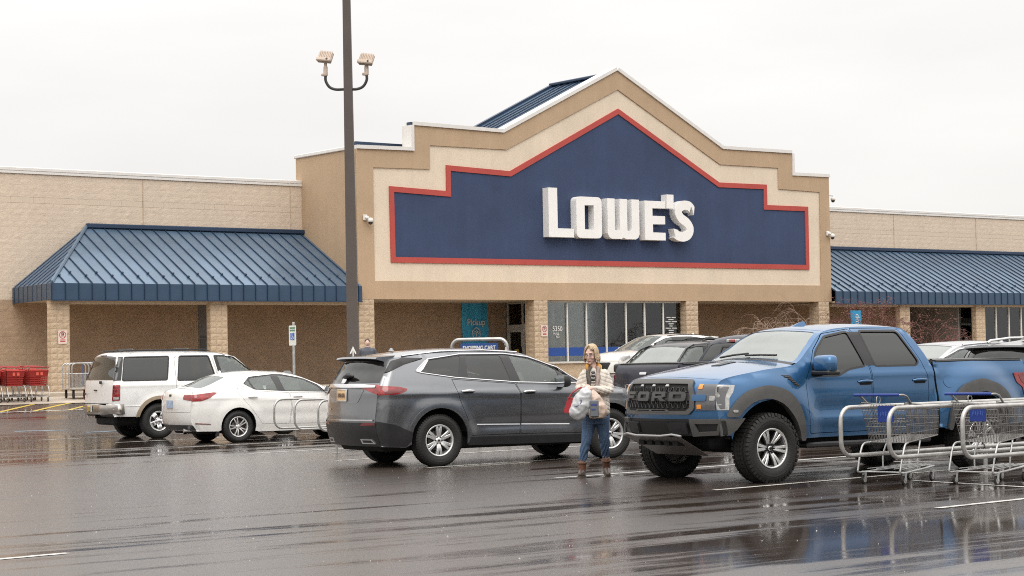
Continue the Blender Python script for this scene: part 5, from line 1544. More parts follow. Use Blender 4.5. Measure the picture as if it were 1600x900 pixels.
    MB().tube([(4.76, -.58, .60), (4.80, -.45, .62), (4.82, -.25, .60), (4.82, .25, .60), (4.80, .45, .62), (4.76, .58, .60)],   .016, 8).build('skid_lip', mat('skid_lip_metal', (.34, .335, .33), .35, metal=.6), c.root)
    sk = MB().add([(4.77, -.56, .59), (4.77, .56, .59), (4.30, .52, .36), (4.30, -.52, .36), (4.72, -.56, .57), (4.72, .56, .57), (4.28, .52, .34), (4.28, -.52, .34)], [(0, 1, 2, 3), (7, 6, 5, 4), (0, 4, 5, 1), (1, 5, 6, 2), (2, 6, 7, 3), (3, 7, 4, 0)]).build('skid_plate', mat('skid_alloy', (.30, .29, .28), .45, metal=.5), c.root)
    for k in range(5):
        MB().box((4.52, -.40 + k * .17, .474), (4.66, -.30 + k * .17, .535)).build('skid_slot', M_SHELL, sk)
    c.tp('nose', c.rect(1.06, 4.6), m)
    G0 = [(-.60, .865), (.60, .865), (.665, .93), (.665, 1.10), (.59, 1.255), (-.59, 1.255), (-.665, 1.10), (-.665, .93)]
    G1 = [(-.56, .905), (.56, .905), (.61, .95), (.61, 1.09), (.55, 1.215), (-.55, 1.215), (-.61, 1.09), (-.61, .95)]
    FR = (1.0, 5.0)
    c.fp('grille_back', G1, M_SHELL, FR, lift=.006)
    gr = c.fp('grille_frame', fillet(G0, .015, 2), M_GREYP, FR, holes=[G1], lift=.030, lip=.03)
    # honeycomb bars, each as a short strut
    hm = MB(); fnf = b.face(*FR); segs = []
    dz = .048; dy = .083
    for r in range(8):
        z = .90 + r * dz
        for k in range(-8, 9):
            y = k * dy + (dy / 2 if r % 2 else 0)
            if abs(y) > .60: continue
            segs += [((y, z), (y + dy * .28, z + dz * .0)), ((y + dy * .28, z), (y + dy * .5, z + dz)), ((y, z), (y - dy * .22, z + dz))]
    for p, q in segs:
        if not (pin(G1, np.array([p, q])).all()): continue
        if 1.03 < (p[1] + q[1]) / 2 < 1.12: continue
        P = fnf(np.array([p[0], q[0]]), np.array([p[1], q[1]])); P[:, 0] += .016
        hm.tube([tuple(P[0]), tuple(P[1])], .0065, 4, smooth=False)
    o = hm.build('grille_mesh', M_BLACKP, gr); tag(o, kind='stuff')
    c.fp('grille_bar', [(-.62, 1.035), (.62, 1.035), (.62, 1.125), (-.62, 1.125)], M_BLACKP, FR, lift=.022, lip=.02, parent=gr)
    if raptor:
        def bar(p):
            return p
        L_ = {'F': [[(0, 0), (.055, 0), (.055, .03), (.19, .03), (.19, .062), (.055, .062), (.055, .075), (.225, .075), (.225, .11), (0, .11)]],
              'O': [fillet([(0, 0), (.24, 0), (.24, .11), (0, .11)], .03, 2), [(.06, .035), (.18, .035), (.18, .075), (.06, .075)]],
              'R': [[(0, 0), (.055, 0), (.055, .035), (.12, .035), (.17, 0), (.245, 0), (.185, .04), (.235, .05), (.235, .10), (.22, .11), (0, .11)], [(.06, .06), (.175, .06), (.175, .08), (.06, .08)]],
              'D': [fillet([(0, 0), (.24, 0), (.24, .11), (0, .11)], [.001, .04, .04, .001], 2), [(.06, .033), (.18, .033), (.18, .077), (.06, .077)]]}
        y0 = -.575
        for ch in 'FORD':
            pl = [[(y0 + u, 1.025 + v) for u, v in q] for q in L_[ch]]
            c.fp('grille_letter', pl[0], mat('grille_letter_grey', (.055, .053, .052), .45), FR, holes=pl[1:], lift=.045, lip=.03, parent=gr, step=.04)
            y0 += .30
        c.fp('lower_bar', [(-.33, .895), (.33, .895), (.29, .925), (-.29, .925)], M_GREYP, FR, lift=.035, lip=.02, parent=gr, holes=[[(-.29, .901), (-.02, .901), (-.02, .918), (-.26, .918)], [(.02, .901), (.29, .901), (.26, .918), (.02, .918)]])
        for k in (-.25, 0, .25):
            c.fp('marker_lamp', [(k - .03, 1.19), (k + .03, 1.19), (k + .02, 1.205), (k - .02, 1.205)], M_CLEARLENS, FR, lift=.034, parent=gr)
    hood = c.tp('hood', c.rect(4.63, 6.93), m)
    for sg in (-1, 1):
        c.tp('hood_vent', [(5.7, sg * .20), (6.3, sg * .16), (6.3, sg * .27), (5.75, sg * .32)], M_BLACKP, lift=.008)
    c.tp('cowl', c.rect(6.94, 7.1, .97), M_BLACKP)
    for y0_, y1_ in ((-.55, .05), (.05, .62)):
        P = b.top(np.array([7.12, 7.2, 7.28]), np.array([y0_, (y0_ + y1_) / 2, y1_])); P[:, 2] += .03
        MB().tube([tuple(q) for q in P], .014, 6).build('wiper', M_BLACKP, c.root)
    wsp = fillet([(7.13, -.935), (8.92, -.91), (8.92, .91), (7.13, .935)], .12)
    c.tp('windscreen_frame', c.rect(7.1, 9.05), m, holes=[wsp]); c.tp('windscreen', wsp, G_WIND, lift=-.006, lip=0)
    c.tp('roof', c.rect(9.07, 12.15), m)
    rw_ = fillet([(12.35, -.90), (13.6, -.92), (13.6, .92), (12.35, .90)], .12)
    c.tp('cab_back', c.rect(12.15, 14), m, holes=[rw_]); cw = c.tp('rear_window', rw_, G_TINT, lift=-.004, lip=0)
    c.tp('slider_frame', [(12.5, -.36), (13.55, -.37), (13.55, .37), (12.5, .36)], M_BLACKP, holes=[[(12.6, -.32), (13.48, -.33), (13.48, .33), (12.6, .32)]], lift=.006, parent=cw)
    P = b.top(np.array([12.22]), np.array([0.]))[0]
    MB().bbox((P[0] - .035, -.17, P[2] - .03), (P[0] + .02, .17, P[2] + .03), .012).build('cargo_lamp', M_CLEARLENS, c.root)
    MB().bbox((P[0] - .042, -.085, P[2] - .026), (P[0] + .02, .085, P[2] + .026), .008).build('brake_light', M_REDLENS, c.root)
    fz = 1.97
    MB().add([(2.40, -.02, fz - .02), (2.40, .02, fz - .02), (2.15, .025, fz), (2.15, -.025, fz), (2.22, 0, fz + .045), (2.18, 0, fz + .05)], [(0, 1, 4), (1, 2, 5, 4), (2, 3, 5), (3, 0, 4, 5), (0, 3, 2, 1)]).build('antenna_fin', m, c.root)
    c.well(0, zc, ra + .02, 1.0); c.well(WB, zc, ra + .02, 1.0)
    under(c, -.95, 4.3, .60, .42, .70)
    MB().tube([(0, -.8, .42), (0, 0, .42), (0, .8, .42)], [.06, .15, .06], 10).build('rear_axle', M_SHELL, c.root)
    MB().tube([(WB, -.8, .42), (WB, .8, .42)], .07, 8).build('front_axle', M_SHELL, c.root)
    seats(c, [1.35, 2.2], .75, .70, dash=(2.95, 1.40), wheel_side=1)
    add_wheels(c, [0, WB], 1.085 if raptor else 1.0,   .432 if raptor else .40, .245 if raptor else .225, .305 if raptor else .27, 'truck' if raptor else 'suv')
    return c
h = 176; A = Vector((17.63, 17.40, 0)); dfw = Vector((math.cos(R_(h)), math.sin(R_(h)), 0)); lft = Vector((-dfw.y, dfw.x, 0))
make_truck('pickup_truck', P_BLUE, A - dfw * WB - lft * 1.06, h, 'bright blue crew cab pickup with black grille and grey fender flares')
make_truck('pickup_truck', P_NAVY, (24.55, 26.15, 0), -5, 'dark navy pickup behind the blue pickup, tailgate towards the grey SUV', raptor=False)

# ------------------------------------------------------------------ cars half hidden behind
make_boxy('boxy_suv_car', P_BLACK, (30.0, 30.75, 0), 176, 'black tall SUV seen over the bed of the navy pickup', tan=False)
make_suv('suv_car', P_WHITE, (48.5, 52.0, ground_z(52.0)), 177, 'white SUV in the lane by the shop window, roof above the black SUV', detail=False)
make_suv('suv_car', P_SILVER, (29.3, 23.3, 0), 176, 'silver grey crossover roof seen over the bed of the blue pickup', detail=True)
make_suv('suv_car', P_CHAR, (25.55, 19.4, 0), -4, 'charcoal SUV with black spoiler at the right edge behind the blue pickup', detail=False, rails=True)
make_sedan('sedan_car', P_WHITE, (23.1, 33.4, 0), -4, 'white sedan hidden behind the grey SUV, seen through its windows')
# ================================================================== light pole, signs, corrals, carts
M_POLE = mat('brown_pole_paint', (.085, .068, .060), .5, var=.12, vscale=2, bump=.1, bscale=60)
M_GALV = mat('galvanised_steel', (.50, .50, .49), .38, metal=.75, var=.22, vscale=9, rvar=.1)
M_LAMPBODY = mat('beige_lamp_casting', (.52, .42, .34), .5, var=.12, vscale=6)
PX, PY = 24.50, 37.15
pole = empty('light_pole', (PX, PY, 0), label='tall brown square light pole with two floodlight brackets', cat='light pole')
mb = MB(); lean = .04
vs = []
for z, w in ((0, .135), (2.0, .125), (12.0, .075)):
    for a, b_ in ((-1, -1), (1, -1), (1, 1), (-1, 1)):
        ca, sa = math.cos(R_(-38)), math.sin(R_(-38)); x, y = a * w, b_ * w
        vs.append((x * ca - y * sa - lean * .788 * z / 10, x * sa + y * ca + lean * .616 * z / 10, z))
fs = [(i * 4 + k, i * 4 + (k + 1) % 4, (i + 1) * 4 + (k + 1) % 4, (i + 1) * 4 + k) for i in range(2) for k in range(4)] + [(3, 2, 1, 0), (8, 9, 10, 11)]
MB().add(vs, fs).build('shaft', M_POLE, pole)
MB().lathe([(.36, 0), (.36, .70), (.33, .75), (0, .75)], 24, 'z').build('concrete_base', mat('pole_base_concrete', (.42, .38, .32), .8, var=.2), pole)
# white arrow painted on the shaft
vx = Vector((.788, -.616, 0)); vn = Vector((-.616, -.788, 0)) * .137
ar = MB(); a2 = [(-.012, -.20), (.012, -.20), (.012, .10), (.05, .02), (.075, .04), (0, .20), (-.075, .04), (-.05, .02), (-.012, .10)]
ar.prism(a2, lambda u, v: tuple(vn + vx * u + Vector((0, 0, 1.75 + v))), lambda u, v: tuple(vn * .9 + vx * u + Vector((0, 0, 1.75 + v))))
ar.build('painted_arrow', mat('white_arrow_paint', (.7, .69, .66), .6), pole)
def floodlight(sg, label, dz):
    f_ = empty('floodlight', (PX + .788 * sg * .46 - .07 * .788, PY - .616 * sg * .46 + .05, 7.72), label=label, cat='floodlight', group='floodlights on the light pole')
    e = Vector((.788, -.616, 0)) * sg
    # bracket arm back to the pole
    arm = [e * -.40, e * -.22 + Vector((0, 0, -.0)), e * -.08 + Vector((0, 0, .06)), Vector((0, 0, .20)), Vector((0, 0, .34))]
    MB().tube(catmull([tuple(p) for p in arm], 5), .032, 8).build('arm', mat('dark_bracket', (.035, .03, .028), .5), f_)
    MB().lathe([(.05, .32), (.05, .50), (.035, .54), (.035, .62)], 10, 'z').build('knuckle', M_LAMPBODY, f_)
    MB().bbox((-.10, -.04, .30), (.03, .04, .36), .01).build('clamp', M_LAMPBODY, f_)
    hd = MB()
    hd.bbox((-.17, -.05, -.14), (.17, .05, .14), .03)
    M = Matrix.Translation((0, 0, .70 + dz)) @ Matrix.Rotation(R_(-52 + 180), 4, 'Z') @ Matrix.Rotation(R_(-sg * 0 - 8), 4, 'Y') @ Matrix.Rotation(R_(28), 4, 'X')
    o = hd.xf(M).build('housing', M_LAMPBODY, f_)
    for k in range(8):
        MB().box((-.150 + k * .038, .05, -.06), (-.128 + k * .038, .064, .132)).xf(M).build('cooling_fin', M_LAMPBODY, o)
    MB().bbox((-.175, .03, -.15), (.175, .095, -.05), .02).xf(M).build('driver_box', M_LAMPBODY, o)
    MB().tube([(-.08, .09, -.10), (-.08, .11, -.10)], .022, 10).xf(M).build('photocell', M_BLACKP, o)
    MB().box((-.15, -.056, -.12), (.15, -.05, .12)).xf(M).build('lens', mat('flood_lens', (.5, .5, .5), .2), o)
floodlight(-1, 'left beige floodlight on a curved arm of the light pole', .03)
floodlight(1, 'right beige floodlight on a curved arm of the light pole', -.04)

# accessible-parking sign
s_ = empty('parking_sign', (25.15, 40.77, 0), R_(-88), 'accessible parking sign with blue wheelchair symbol on a steel post', 'sign')
MB().bbox((-.03, .0, 0), (.03, .05, 2.58), .008).build('post', M_GALV, s_)
pl = MB().prism(fillet([(-.15, 2.02), (.15, 2.02), (.15, 2.50), (-.15, 2.50)], .03, 3), lambda x, z: (x, -.008, z), lambda x, z: (x, -.002, z)).build('sign_plate', mat('sign_white', (.68, .70, .64), .4, var=.1), s_)
MB().box((-.085, -.0105, 2.15), (.085, -.0085, 2.32)).build('blue_field', mat('sign_blue', (.02, .12, .42), .4), pl)
sy = MB()
sy.tube([(0 + .035 * math.cos(t), -.013, 2.20 + .035 * math.sin(t)) for t in [R_(-200 + i * 25) for i in range(11)]], .006, 5); sy.tube([(-.01, -.013, 2.285), (-.005, -.013, 2.23), (.03, -.013, 2.225), (.045, -.013, 2.18)], .008, 5); sy.lathe([(0, -.016), (.014, -.014), (.014, -.011)], 10, 'y', (-.012, 0, 2.30))
sy.build('wheelchair_symbol', M_WHITEPRINT, pl)
MB().box((-.11, -.0105, 2.36), (.11, -.0085, 2.40)).box((-.11, -.0105, 2.42), (.11, -.0085, 2.46)).build('sign_wording', mat('sign_green', (.10, .22, .14), .5), pl)

# no-parking signs on the columns
def np_sign(x, z, label):
    o = empty('no_parking_sign', (x, FY - .02, z), 0, label, 'sign', 'no parking signs on the columns')
    MB().prism(fillet([(-.15, -.21), (.15, -.21), (.15, .21), (-.15, .21)], .03, 3), lambda u, v: (u, -.012, v), lambda u, v: (u, .004, v)).build('sign_plate', mat('sign_pinkish', (.70, .58, .52), .45, var=.08), o)
    MB().lathe([(.095, -.016), (.095, -.013), (.115, -.013), (.115, -.016)], 28, 'y', (0, 0, .07)).build('red_ring', mat('sign_red', (.42, .05, .04), .5), o)
    lettering('letter_p', 'P', .19, (0, -.014, .07), V90, mat('sign_black', (.02, .02, .02), .5), o, 1, .001, bold=.004)
    MB().box((-.006, -.019, -.11), (.006, -.016, .11)).xf(Matrix.Translation((0, 0, .07)) @ Matrix.Rotation(R_(-45), 4, 'Y')).build('red_bar', MATS['sign_red'], o)
    MB().box((-.09, -.0155, -.10), (.09, -.013, -.075)).box((-.09, -.0155, -.15), (.09, -.013, -.12)).build('sign_wording', MATS['sign_red'], o)
np_sign(27.16, 2.55, 'no parking sign on the leftmost column beside the red carts'); np_sign(46.56, 2.65, 'no parking sign on the column left of the shop window')

# blue pickup banner on the recess wall
bn = empty('pickup_banner', (46.06, WY - .06, 2.4), label='light blue Pickup banner with box icon hanging by the doors', cat='banner')
M_BANNER = mat('banner_cloth', (.07, .48, .80), .7, var=.1, vscale=3)
def ban(U, V): return np.stack([U, .025 * np.sin(U * 9 + V * 2.2) * np.clip((V + .2) / 2, .15, 1) + .02 * np.sin(V * 5 - U * 6), V], 1)
patch('cloth', [(-.63, -.62), (.63, -.62), (.63, 1.42), (-.63, 1.42)], ban, M_BANNER, bn, step=.09)
lettering('banner_word', 'Pickup', .34, (0, -.065, .66), V90, M_WHITEPRINT, bn, .98, .002, bold=.006)
ic = MB()
hx = [(.20 * math.sin(R_(60 * k)), .22 * math.cos(R_(60 * k))) for k in range(7)]
ic.tube([(x, -.066, .24 + z) for x, z in hx], .02, 5, smooth=False)
for k in (0, 2, 4): pass
ic.tube([(-.11, -.066, .33), (0, -.066, .27), (.11, -.066, .33)], .018, 4); ic.tube([(0, -.066, .27), (0, -.066, .12)], .018, 4); ic.tube([(-.10, -.066, .22), (0, -.066, .36), (.10, -.066, .22)], .018, 4)
ic.build('box_icon', M_WHITEPRINT, bn)

# small upright pickup board by the bushes
sb = empty('pickup_board', (60.75, 55.05, ground_z(55)), R_(0), 'small light blue upright sign board between the bare shrubs', 'sign')
bd = MB().bbox((-.30, -.03, 1.4), (.30, .03, 2.62), .01).build('board', mat('board_blue', (.03, .30, .56), .5), sb); MB().box((-.04, -.02, 0), (.04, .02, 1.4)).build('post', M_GALV, sb)
me = text_mesh('Pickup', .36, 1, .002); me.materials.clear(); me.materials.append(M_WHITEPRINT)
inst('board_word', me, sb, (0, -.034, 2.02), (R_(90), R_(-90), 0))

# security cameras on the portal
def dome_cam(loc, label, arm=False):
    o = empty('security_camera', loc, 0, label, 'camera', 'cameras on the portal')
    MB().bbox((-.09, -.03, -.10), (.09, .03, .10), .02).build('bracket', M_COPING, o)
    x = .45 if arm else .12
    if arm:
        MB().tube([(0, 0, .02), (x, 0, .02), (x, 0, -.05)], .014, 6).build('arm', M_BLACKP, o)
        MB().box((-.05, -.02, -.25), (-.02, .02, .2)).build('conduit', M_COPING, o)
    else: MB().tube([(0, -.02, 0), (x * .6, -.12, -.02)], .05, 8).build('arm', M_COPING, o)
    y = 0 if arm else -.15
    MB().lathe([(0, .02), (.06, .01), (.10, -.05), (.10, -.13), (.08, -.14)], 14, 'z', (x, y, -.03)).build('hood', M_COPING, o)
    MB().lathe([(.085, 0), (.075, -.05), (.04, -.085), (0, -.095)], 14, 'z', (x, y, -.165)).build('dome', M_GLOSSBLK, o)
dome_cam((38.60, FY - .04, 6.65), 'white dome camera at the left end of the portal')
dome_cam((62.02, FY - .04, 6.68), 'white dome camera at the right end of the portal')
dome_cam((62.30, FY + .3, 8.30), 'white dome camera on a thin arm at the right corner against the sky', True)

# --- cart corrals
M_RAIL = mat('corral_tube', (.47, .46, .44), .32, metal=.7, var=.2, vscale=7, rvar=.1)
def rail_hoop(mb, p, L, ang, z0, z1, r=.034, R=.17):
    d = Vector((math.cos(R_(ang)), math.sin(R_(ang)), 0)); p = Vector((p[0], p[1], 0))
    path = [p + d * L + Vector((0, 0, z1)), p + d * R + Vector((0, 0, z1))]
    for i in range(1, 6): path.append(p + d * (R - R * math.sin(i * math.pi / 10)) + Vector((0, 0, z1 - R + R * math.cos(i * math.pi / 10))))
    for i in range(0, 6): path.append(p + d * (R - R * math.cos(i * math.pi / 10)) + Vector((0, 0, z0 + R - R * math.sin(i * math.pi / 10))))
    path.append(p + d * L + Vector((0, 0, z0)))
    mb.tube(path, r, 10)
def corral(name, loc, rails, L, ang, z0, z1, label, posts=(.85, 3.2), r=.034):
    o = empty(name, (loc[0], loc[1], 0), 0, label, 'cart corral', 'cart corrals')
    for rx, ry in rails:
        q = MB(); rail_hoop(q, (rx - loc[0], ry - loc[1]), L, ang, z0, z1, r)
        ro = q.build('rail', M_RAIL, o)
        for t in (posts if (rx, ry) == rails[-1] else [q_ + 1.6 for q_ in posts]):
            d = Vector((math.cos(R_(ang)), math.sin(R_(ang)), 0)) * t + Vector((rx - loc[0], ry - loc[1], 0))
            MB().tube([d + Vector((0, 0, 0)), d + Vector((0, 0, z1 - r))], r * 1.05, 10).tube([d, d + Vector((0, 0, .012))], .08, 10).build('post', M_RAIL, ro)
            MB().lathe([(r * 1.6, -.04), (r * 1.6, .04)], 12, 'x', (d.x, d.y, z0)).build('clamp', M_RAIL, ro)
    return o
corral('cart_corral', (18.6, 15.4), [(17.62, 16.25), (17.62, 15.50), (18.08, 14.80)], 4.8, 3, .36, .935, 'steel cart corral holding carts in front of the blue pickup', posts=(1.25, 3.6), r=.027)
lc = corral('cart_corral', (19.0, 30.0), [(18.95, 31.40), (18.80, 30.45), (18.62, 29.38)], 5.0, 2, .40, .93, 'steel cart corral between the white sedan and the grey SUV', posts=(.38, 3.6), r=.021)
# sign hoop of that corral
a_, b_ = Vector((21.91 - 19, 29.85 - 30, 0)), Vector((22.72 - 19, 29.22 - 30, 0))
a_ = Vector((2.95, -.05, 0)); b_ = Vector((3.62, -.86, 0))
hp = [a_, a_ + Vector((0, 0, 1.82))]
mid = (b_ - a_)
for i in range(1, 6): hp.append(a_ + mid * (.13 * (1 - math.cos(i * math.pi / 10))) + Vector((0, 0, 1.82 + .15 * math.sin(i * math.pi / 10))))
for i in range(0, 6): hp.append(b_ - mid * (.13 * (1 - math.sin(i * math.pi / 10))) + Vector((0, 0, 1.82 + .15 * math.cos(i * math.pi / 10))))
hp += [b_ + Vector((0, 0, 1.82)), b_]
hoop = MB().tube(hp, .035, 10).build('sign_hoop', M_RAIL, lc)
ang = math.atan2(mid.y, mid.x); ctr = (a_ + b_) / 2
sgn_ = MB().bbox((-.36, -.012, 1.50), (.36, .012, 1.90), .004).xf(Matrix.Translation(ctr) @ Matrix.Rotation(ang, 4, 'Z')).build('sign_board', mat('corral_sign_blue', (.02, .07, .24), .5), hoop)
for i, (t_, z_) in enumerate((('SHOPPING CART', 1.81), ('RETURN', 1.66))):
    me = text_mesh(t_, .105, .78, .002, bold=.003); me.materials.clear(); me.materials.append(M_WHITEPRINT)
    inst('sign_wording', me, hoop, ctr + Vector((0, 0, z_)) + Vector((math.sin(ang), -math.cos(ang), 0)) * .016, (R_(90), 0, ang))

# --- large wire shopping carts
M_WIRE = mat('cart_wire', (.30, .29, .28), .35, metal=.8, var=.2, vscale=12)
M_CARTBLUE = mat('cart_blue_plastic', (.012, .04, .24), .4, var=.1)
M_CASTER = mat('caster_grey', (.30, .29, .28), .5)
def build_cart(name, label, group, wire=M_WIRE, accent=M_CARTBLUE, basket=None):
    """x forward, origin on the ground between the rear casters"""
    o = empty(name, (0, 0, 0), 0, label, 'shopping cart', group)
    TB, TF = .30, .235                # half widths at the rear and the front
    zb0, zb1, zt = .50, .56, .98      # basket floor rear / front, top
    L0, L1 = .02, .98
    def P(u, v, t):                   # u along, v across -1..1, t up
        x0 = L0 + .12 * (1 - t); x = x0 + (L1 - x0) * u
        w = TB + (TF - TB) * u
        w *= (.86 + .14 * t)
        z = (zb0 + (zb1 - zb0) * u) * (1 - t) + (zt - .07 * u) * t
        return Vector((x, v * w, z))
    if basket is None:
        for v, nm in ((-1, 'side_mesh'), (1, 'side_mesh')):
            q = MB()
            for k in range(30): q.tube([P(k / 29, v, 0), P(k / 29, v, 1)], .0042, 4, False)
            for t in (0, .22, .45, .68, .88, 1): q.tube([P(0, v, t), P(1, v, t)], .0042 if t not in (0, 1) else .008, 5, False)
            q.build(nm, wire, o)
        q = MB()
        for k in range(17): q.tube([P(1, -1 + k / 8, 0), P(1, -1 + k / 8, 1)], .0042, 4, False)
        for t in (0, .3, .6, 1): q.tube([P(1, -1, t), P(1, 1, t)], .005, 5, False)
        q.build('front_mesh', wire, o)
        q = MB()
        for k in range(15): q.tube([P(0, -1 + k / 7, 0), P(1, -1 + k / 7, 0)], .0045, 4, False)
        for k in range(14): q.tube([P(k / 13, -1, 0), P(k / 13, 1, 0)], .0045, 4, False)
        q.build('basket_floor', wire, o)
        q = MB()
        for k in range(15): q.tube([P(0, -1 + k / 7, 0), P(0, -1 + k / 7, .95)], .0042, 4, False)
        for t in (0, .2, .4, .6, .8, .95): q.tube([P(0, -1, t), P(0, 1, t)], .0045, 5, False)
        q.build('rear_gate', wire, o)
        c0 = P(0, 0, .72)
        MB().bbox((c0.x - .03, -.15, c0.z - .10), (c0.x - .018, .07, c0.z + .10), .006).build('seat_flap', accent, o)
        q = MB()
        for k in range(7): q.box((c0.x - .034, -.11 + k * .022, c0.z - .03 + (k % 3) * .008), (c0.x - .031, -.10 + k * .022, c0.z + .02 + (k % 2) * .012))
        q.build('flap_print', mat('flap_print', (.06, .12, .42), .5), o)
        # seat frame
        q = MB()
        for k in range(9): q.tube([P(.02, -.9 + k * .225, .5), P(.26, -.9 + k * .225, .55)], .0045, 4, False)
        for k in range(9): q.tube([P(.26, -.9 + k * .225, .55), P(.20, -.9 + k * .225, .98)], .0045, 4, False)
        q.build('child_seat', wire, o)
        q = MB().tube([P(.12, .5, 1), P(.12, .5, 1) + Vector((0, 0, .07)), P(.12, .5, 1) + Vector((.05, 0, .09)), P(.12, .5, 1) + Vector((.09, 0, .05)), P(.12, .5, 1) + Vector((.07, 0, 0))], .006, 5); q.build('cup_hook', wire, o)
    else:
        vs = []; fs = []
        for v in (-1, 1):
            for u in (0, 1):
                for t in (.06, 1): vs.append(P(u, v, t))
        q = MB()
        # moulded basket: slatted panels
        for v in (-1, 1):
            for t0, t1 in ((.0, .10), (.16, .24), (.30, .38), (.44, .52), (.58, 1.0)):
                a, b_, c_, d_ = P(0, v, t0), P(1, v, t0), P(1, v, t1), P(0, v, t1); n = Vector((0, v * .008, 0))
                q.add([a, b_, c_, d_, a + n, b_ + n, c_ + n, d_ + n], [(0, 1, 2, 3), (7, 6, 5, 4), (0, 4, 5, 1), (1, 5, 6, 2), (2, 6, 7, 3), (3, 7, 4, 0)])
            for k in range(6):
                a, b_ = P(k / 5, v, 0), P(k / 5, v, 1); q.tube([a, b_], .010, 4, False)
        for u in (0, 1):
            for t0, t1 in ((.0, .10), (.16, .24), (.30, .38), (.44, .52), (.58, 1.0)):
                a, b_, c_, d_ = P(u, -1, t0), P(u, 1, t0), P(u, 1, t1), P(u, -1, t1); n = Vector((.008 if u else -.008, 0, 0))
                q.add([a, b_, c_, d_, a + n, b_ + n, c_ + n, d_ + n], [(0, 1, 2, 3), (7, 6, 5, 4), (0, 4, 5, 1), (1, 5, 6, 2), (2, 6, 7, 3), (3, 7, 4, 0)])
            for k in range(5): q.tube([P(u, -1 + k / 2, 0), P(u, -1 + k / 2, 1)], .010, 4, False)
        q.add([P(0, -1, 0), P(1, -1, 0), P(1, 1, 0), P(0, 1, 0)], [(0, 1, 2, 3)])
        q.build('basket', basket, o)
        q = MB()
        a = [P(0, -1, 1), P(1, -1, 1), P(1, 1, 1), P(0, 1, 1)]
        for i in range(4): q.tube([a[i], a[(i + 1) % 4]], .018, 6)
        q.build('basket_rim', mat('cart_red_rim', (.62, .06, .05), .4), o)
        c0 = P(0, 0, .78)
        MB().box((c0.x - .02, -.12, c0.z - .05), (c0.x - .012, -.04, c0.z + .05)).box((c0.x - .02, .02, c0.z - .05), (c0.x - .012, .10, c0.z + .05)).build('basket_print', mat('cart_red_print', (.75, .12, .08), .5), o)
    # handle bar with its uprights
    hz = 1.075
    q = MB().tube([P(.16, -1, 1) + Vector((0, -.01, 0)), Vector((.05, -TB - .015, hz - .02)), Vector((-.02, -TB - .01, hz)), Vector((-.06, -TB + .03, hz)), Vector((-.06, TB - .03, hz)), Vector((-.02, TB + .01, hz)), Vector((.05, TB + .015, hz - .02)), P(.16, 1, 1) + Vector((0, .01, 0))], .013, 8)
    q.build('handle_frame', wire, o)
    MB().tube([(-.06, -TB + .12 - .10, hz), (-.06, TB + .04, hz)], .018, 10).build('handle_grip', accent, o)
    # chassis
    q = MB()
    for v in (-1, 1):
        q.tube(catmull([tuple(P(.02, v, 0)), (.02, v * .29, .46), (-.09, v * .29, .20), (-.08, v * .29, .15), (.05, v * .28, .145), (.55, v * .22, .165), (.95, v * .155, .18)], 5), .0125, 8)
        q.tube(catmull([(.40, v * .235, .16), (.42, v * .24, .35), tuple(P(.45, v * .95, 0))], 4), .011, 8)
    q.tube([(.0, -.29, .15), (.0, .29, .15)], .010, 6); q.tube([(.95, -.155, .18), (.95, .155, .18)], .0125, 6)
    for k in range(5): q.tube([(.05, -.24 + k * .12, .185), (.92, -.13 + k * .065, .20)], .006, 5)
    q.build('chassis', M_GALV if basket is None else wire, o)
    for x, y in ((.02, -.275), (.02, .275), (.90, -.155), (.90, .155)):
        w = MB(); w.tube([(x, y - .012, .055), (x, y + .012, .055)], .055, 16); co = w.build('caster', M_RUBBER, o)
        MB().tube([(x, y - .014, .055), (x, y + .014, .055)], .036, 14).build('caster_hub', M_CASTER, co)
        f_ = MB()
        for s_ in (-1, 1): f_.add([(x - .018, y + s_ * .018, .05), (x + .018, y + s_ * .018, .05), (x + .035, y + s_ * .018, .135), (x - .02, y + s_ * .018, .135)], [(0, 1, 2, 3)])
        f_.box((x - .022, y - .02, .13), (x + .037, y + .02, .142)); f_.build('caster_fork', M_GALV, co)
    return o
cart = build_cart('shopping_cart', 'wire shopping cart with blue handle in the left lane of the corral', 'wire carts in the corral')
cart.location = (18.18, 16.10, 0); cart.rotation_euler = (0, 0, R_(11))
c2 = copy_tree(cart); c2.location = (18.80, 15.22, 0); c2.rotation_euler = (0, 0, R_(9)); c2['label'] = 'wire shopping cart with blue handle at the right edge of the photo'

# red carts lined up at the left
M_REDPL = mat('cart_red_plastic', (.33, .026, .024), .42, var=.12, vscale=5)
rc0 = build_cart('shopping_cart', 'x', 'red carts lined up by the left column', wire=M_GALV, accent=MATS['cart_red_rim'] if 'cart_red_rim' in MATS else M_REDPL, basket=M_REDPL)
RED_LABELS = ['rightmost front red shopping cart, nearest the column', 'second front red shopping cart from the column', 'third front red shopping cart from the column', 'fourth front red shopping cart from the column, at the left edge']
ROW_LABELS = ['red shopping cart nested behind the rightmost front one', 'red shopping cart nested behind the second front one', 'red shopping cart nested behind the third front one', 'red shopping cart nested behind the fourth front one']
k = 0
for row in range(3):
    for i in range(4):
        x = 23.85 - i * .70 + row * .0; y = 52.15 + row * .42
        if row == 2 and i > 2: continue
        o = rc0 if k == 0 else copy_tree(rc0)
        o.location = (x, y, ground_z(y) + .005); o.rotation_euler = (0, 0, R_(88 + rnd.uniform(-2, 2)))
        o.scale = (.9, .9, .9)
        o['label'] = RED_LABELS[i] if row == 0 else (ROW_LABELS[i] if row == 1 else 'red shopping cart in the last row, %s' % ('right end', 'middle', 'left end')[i])
        k += 1

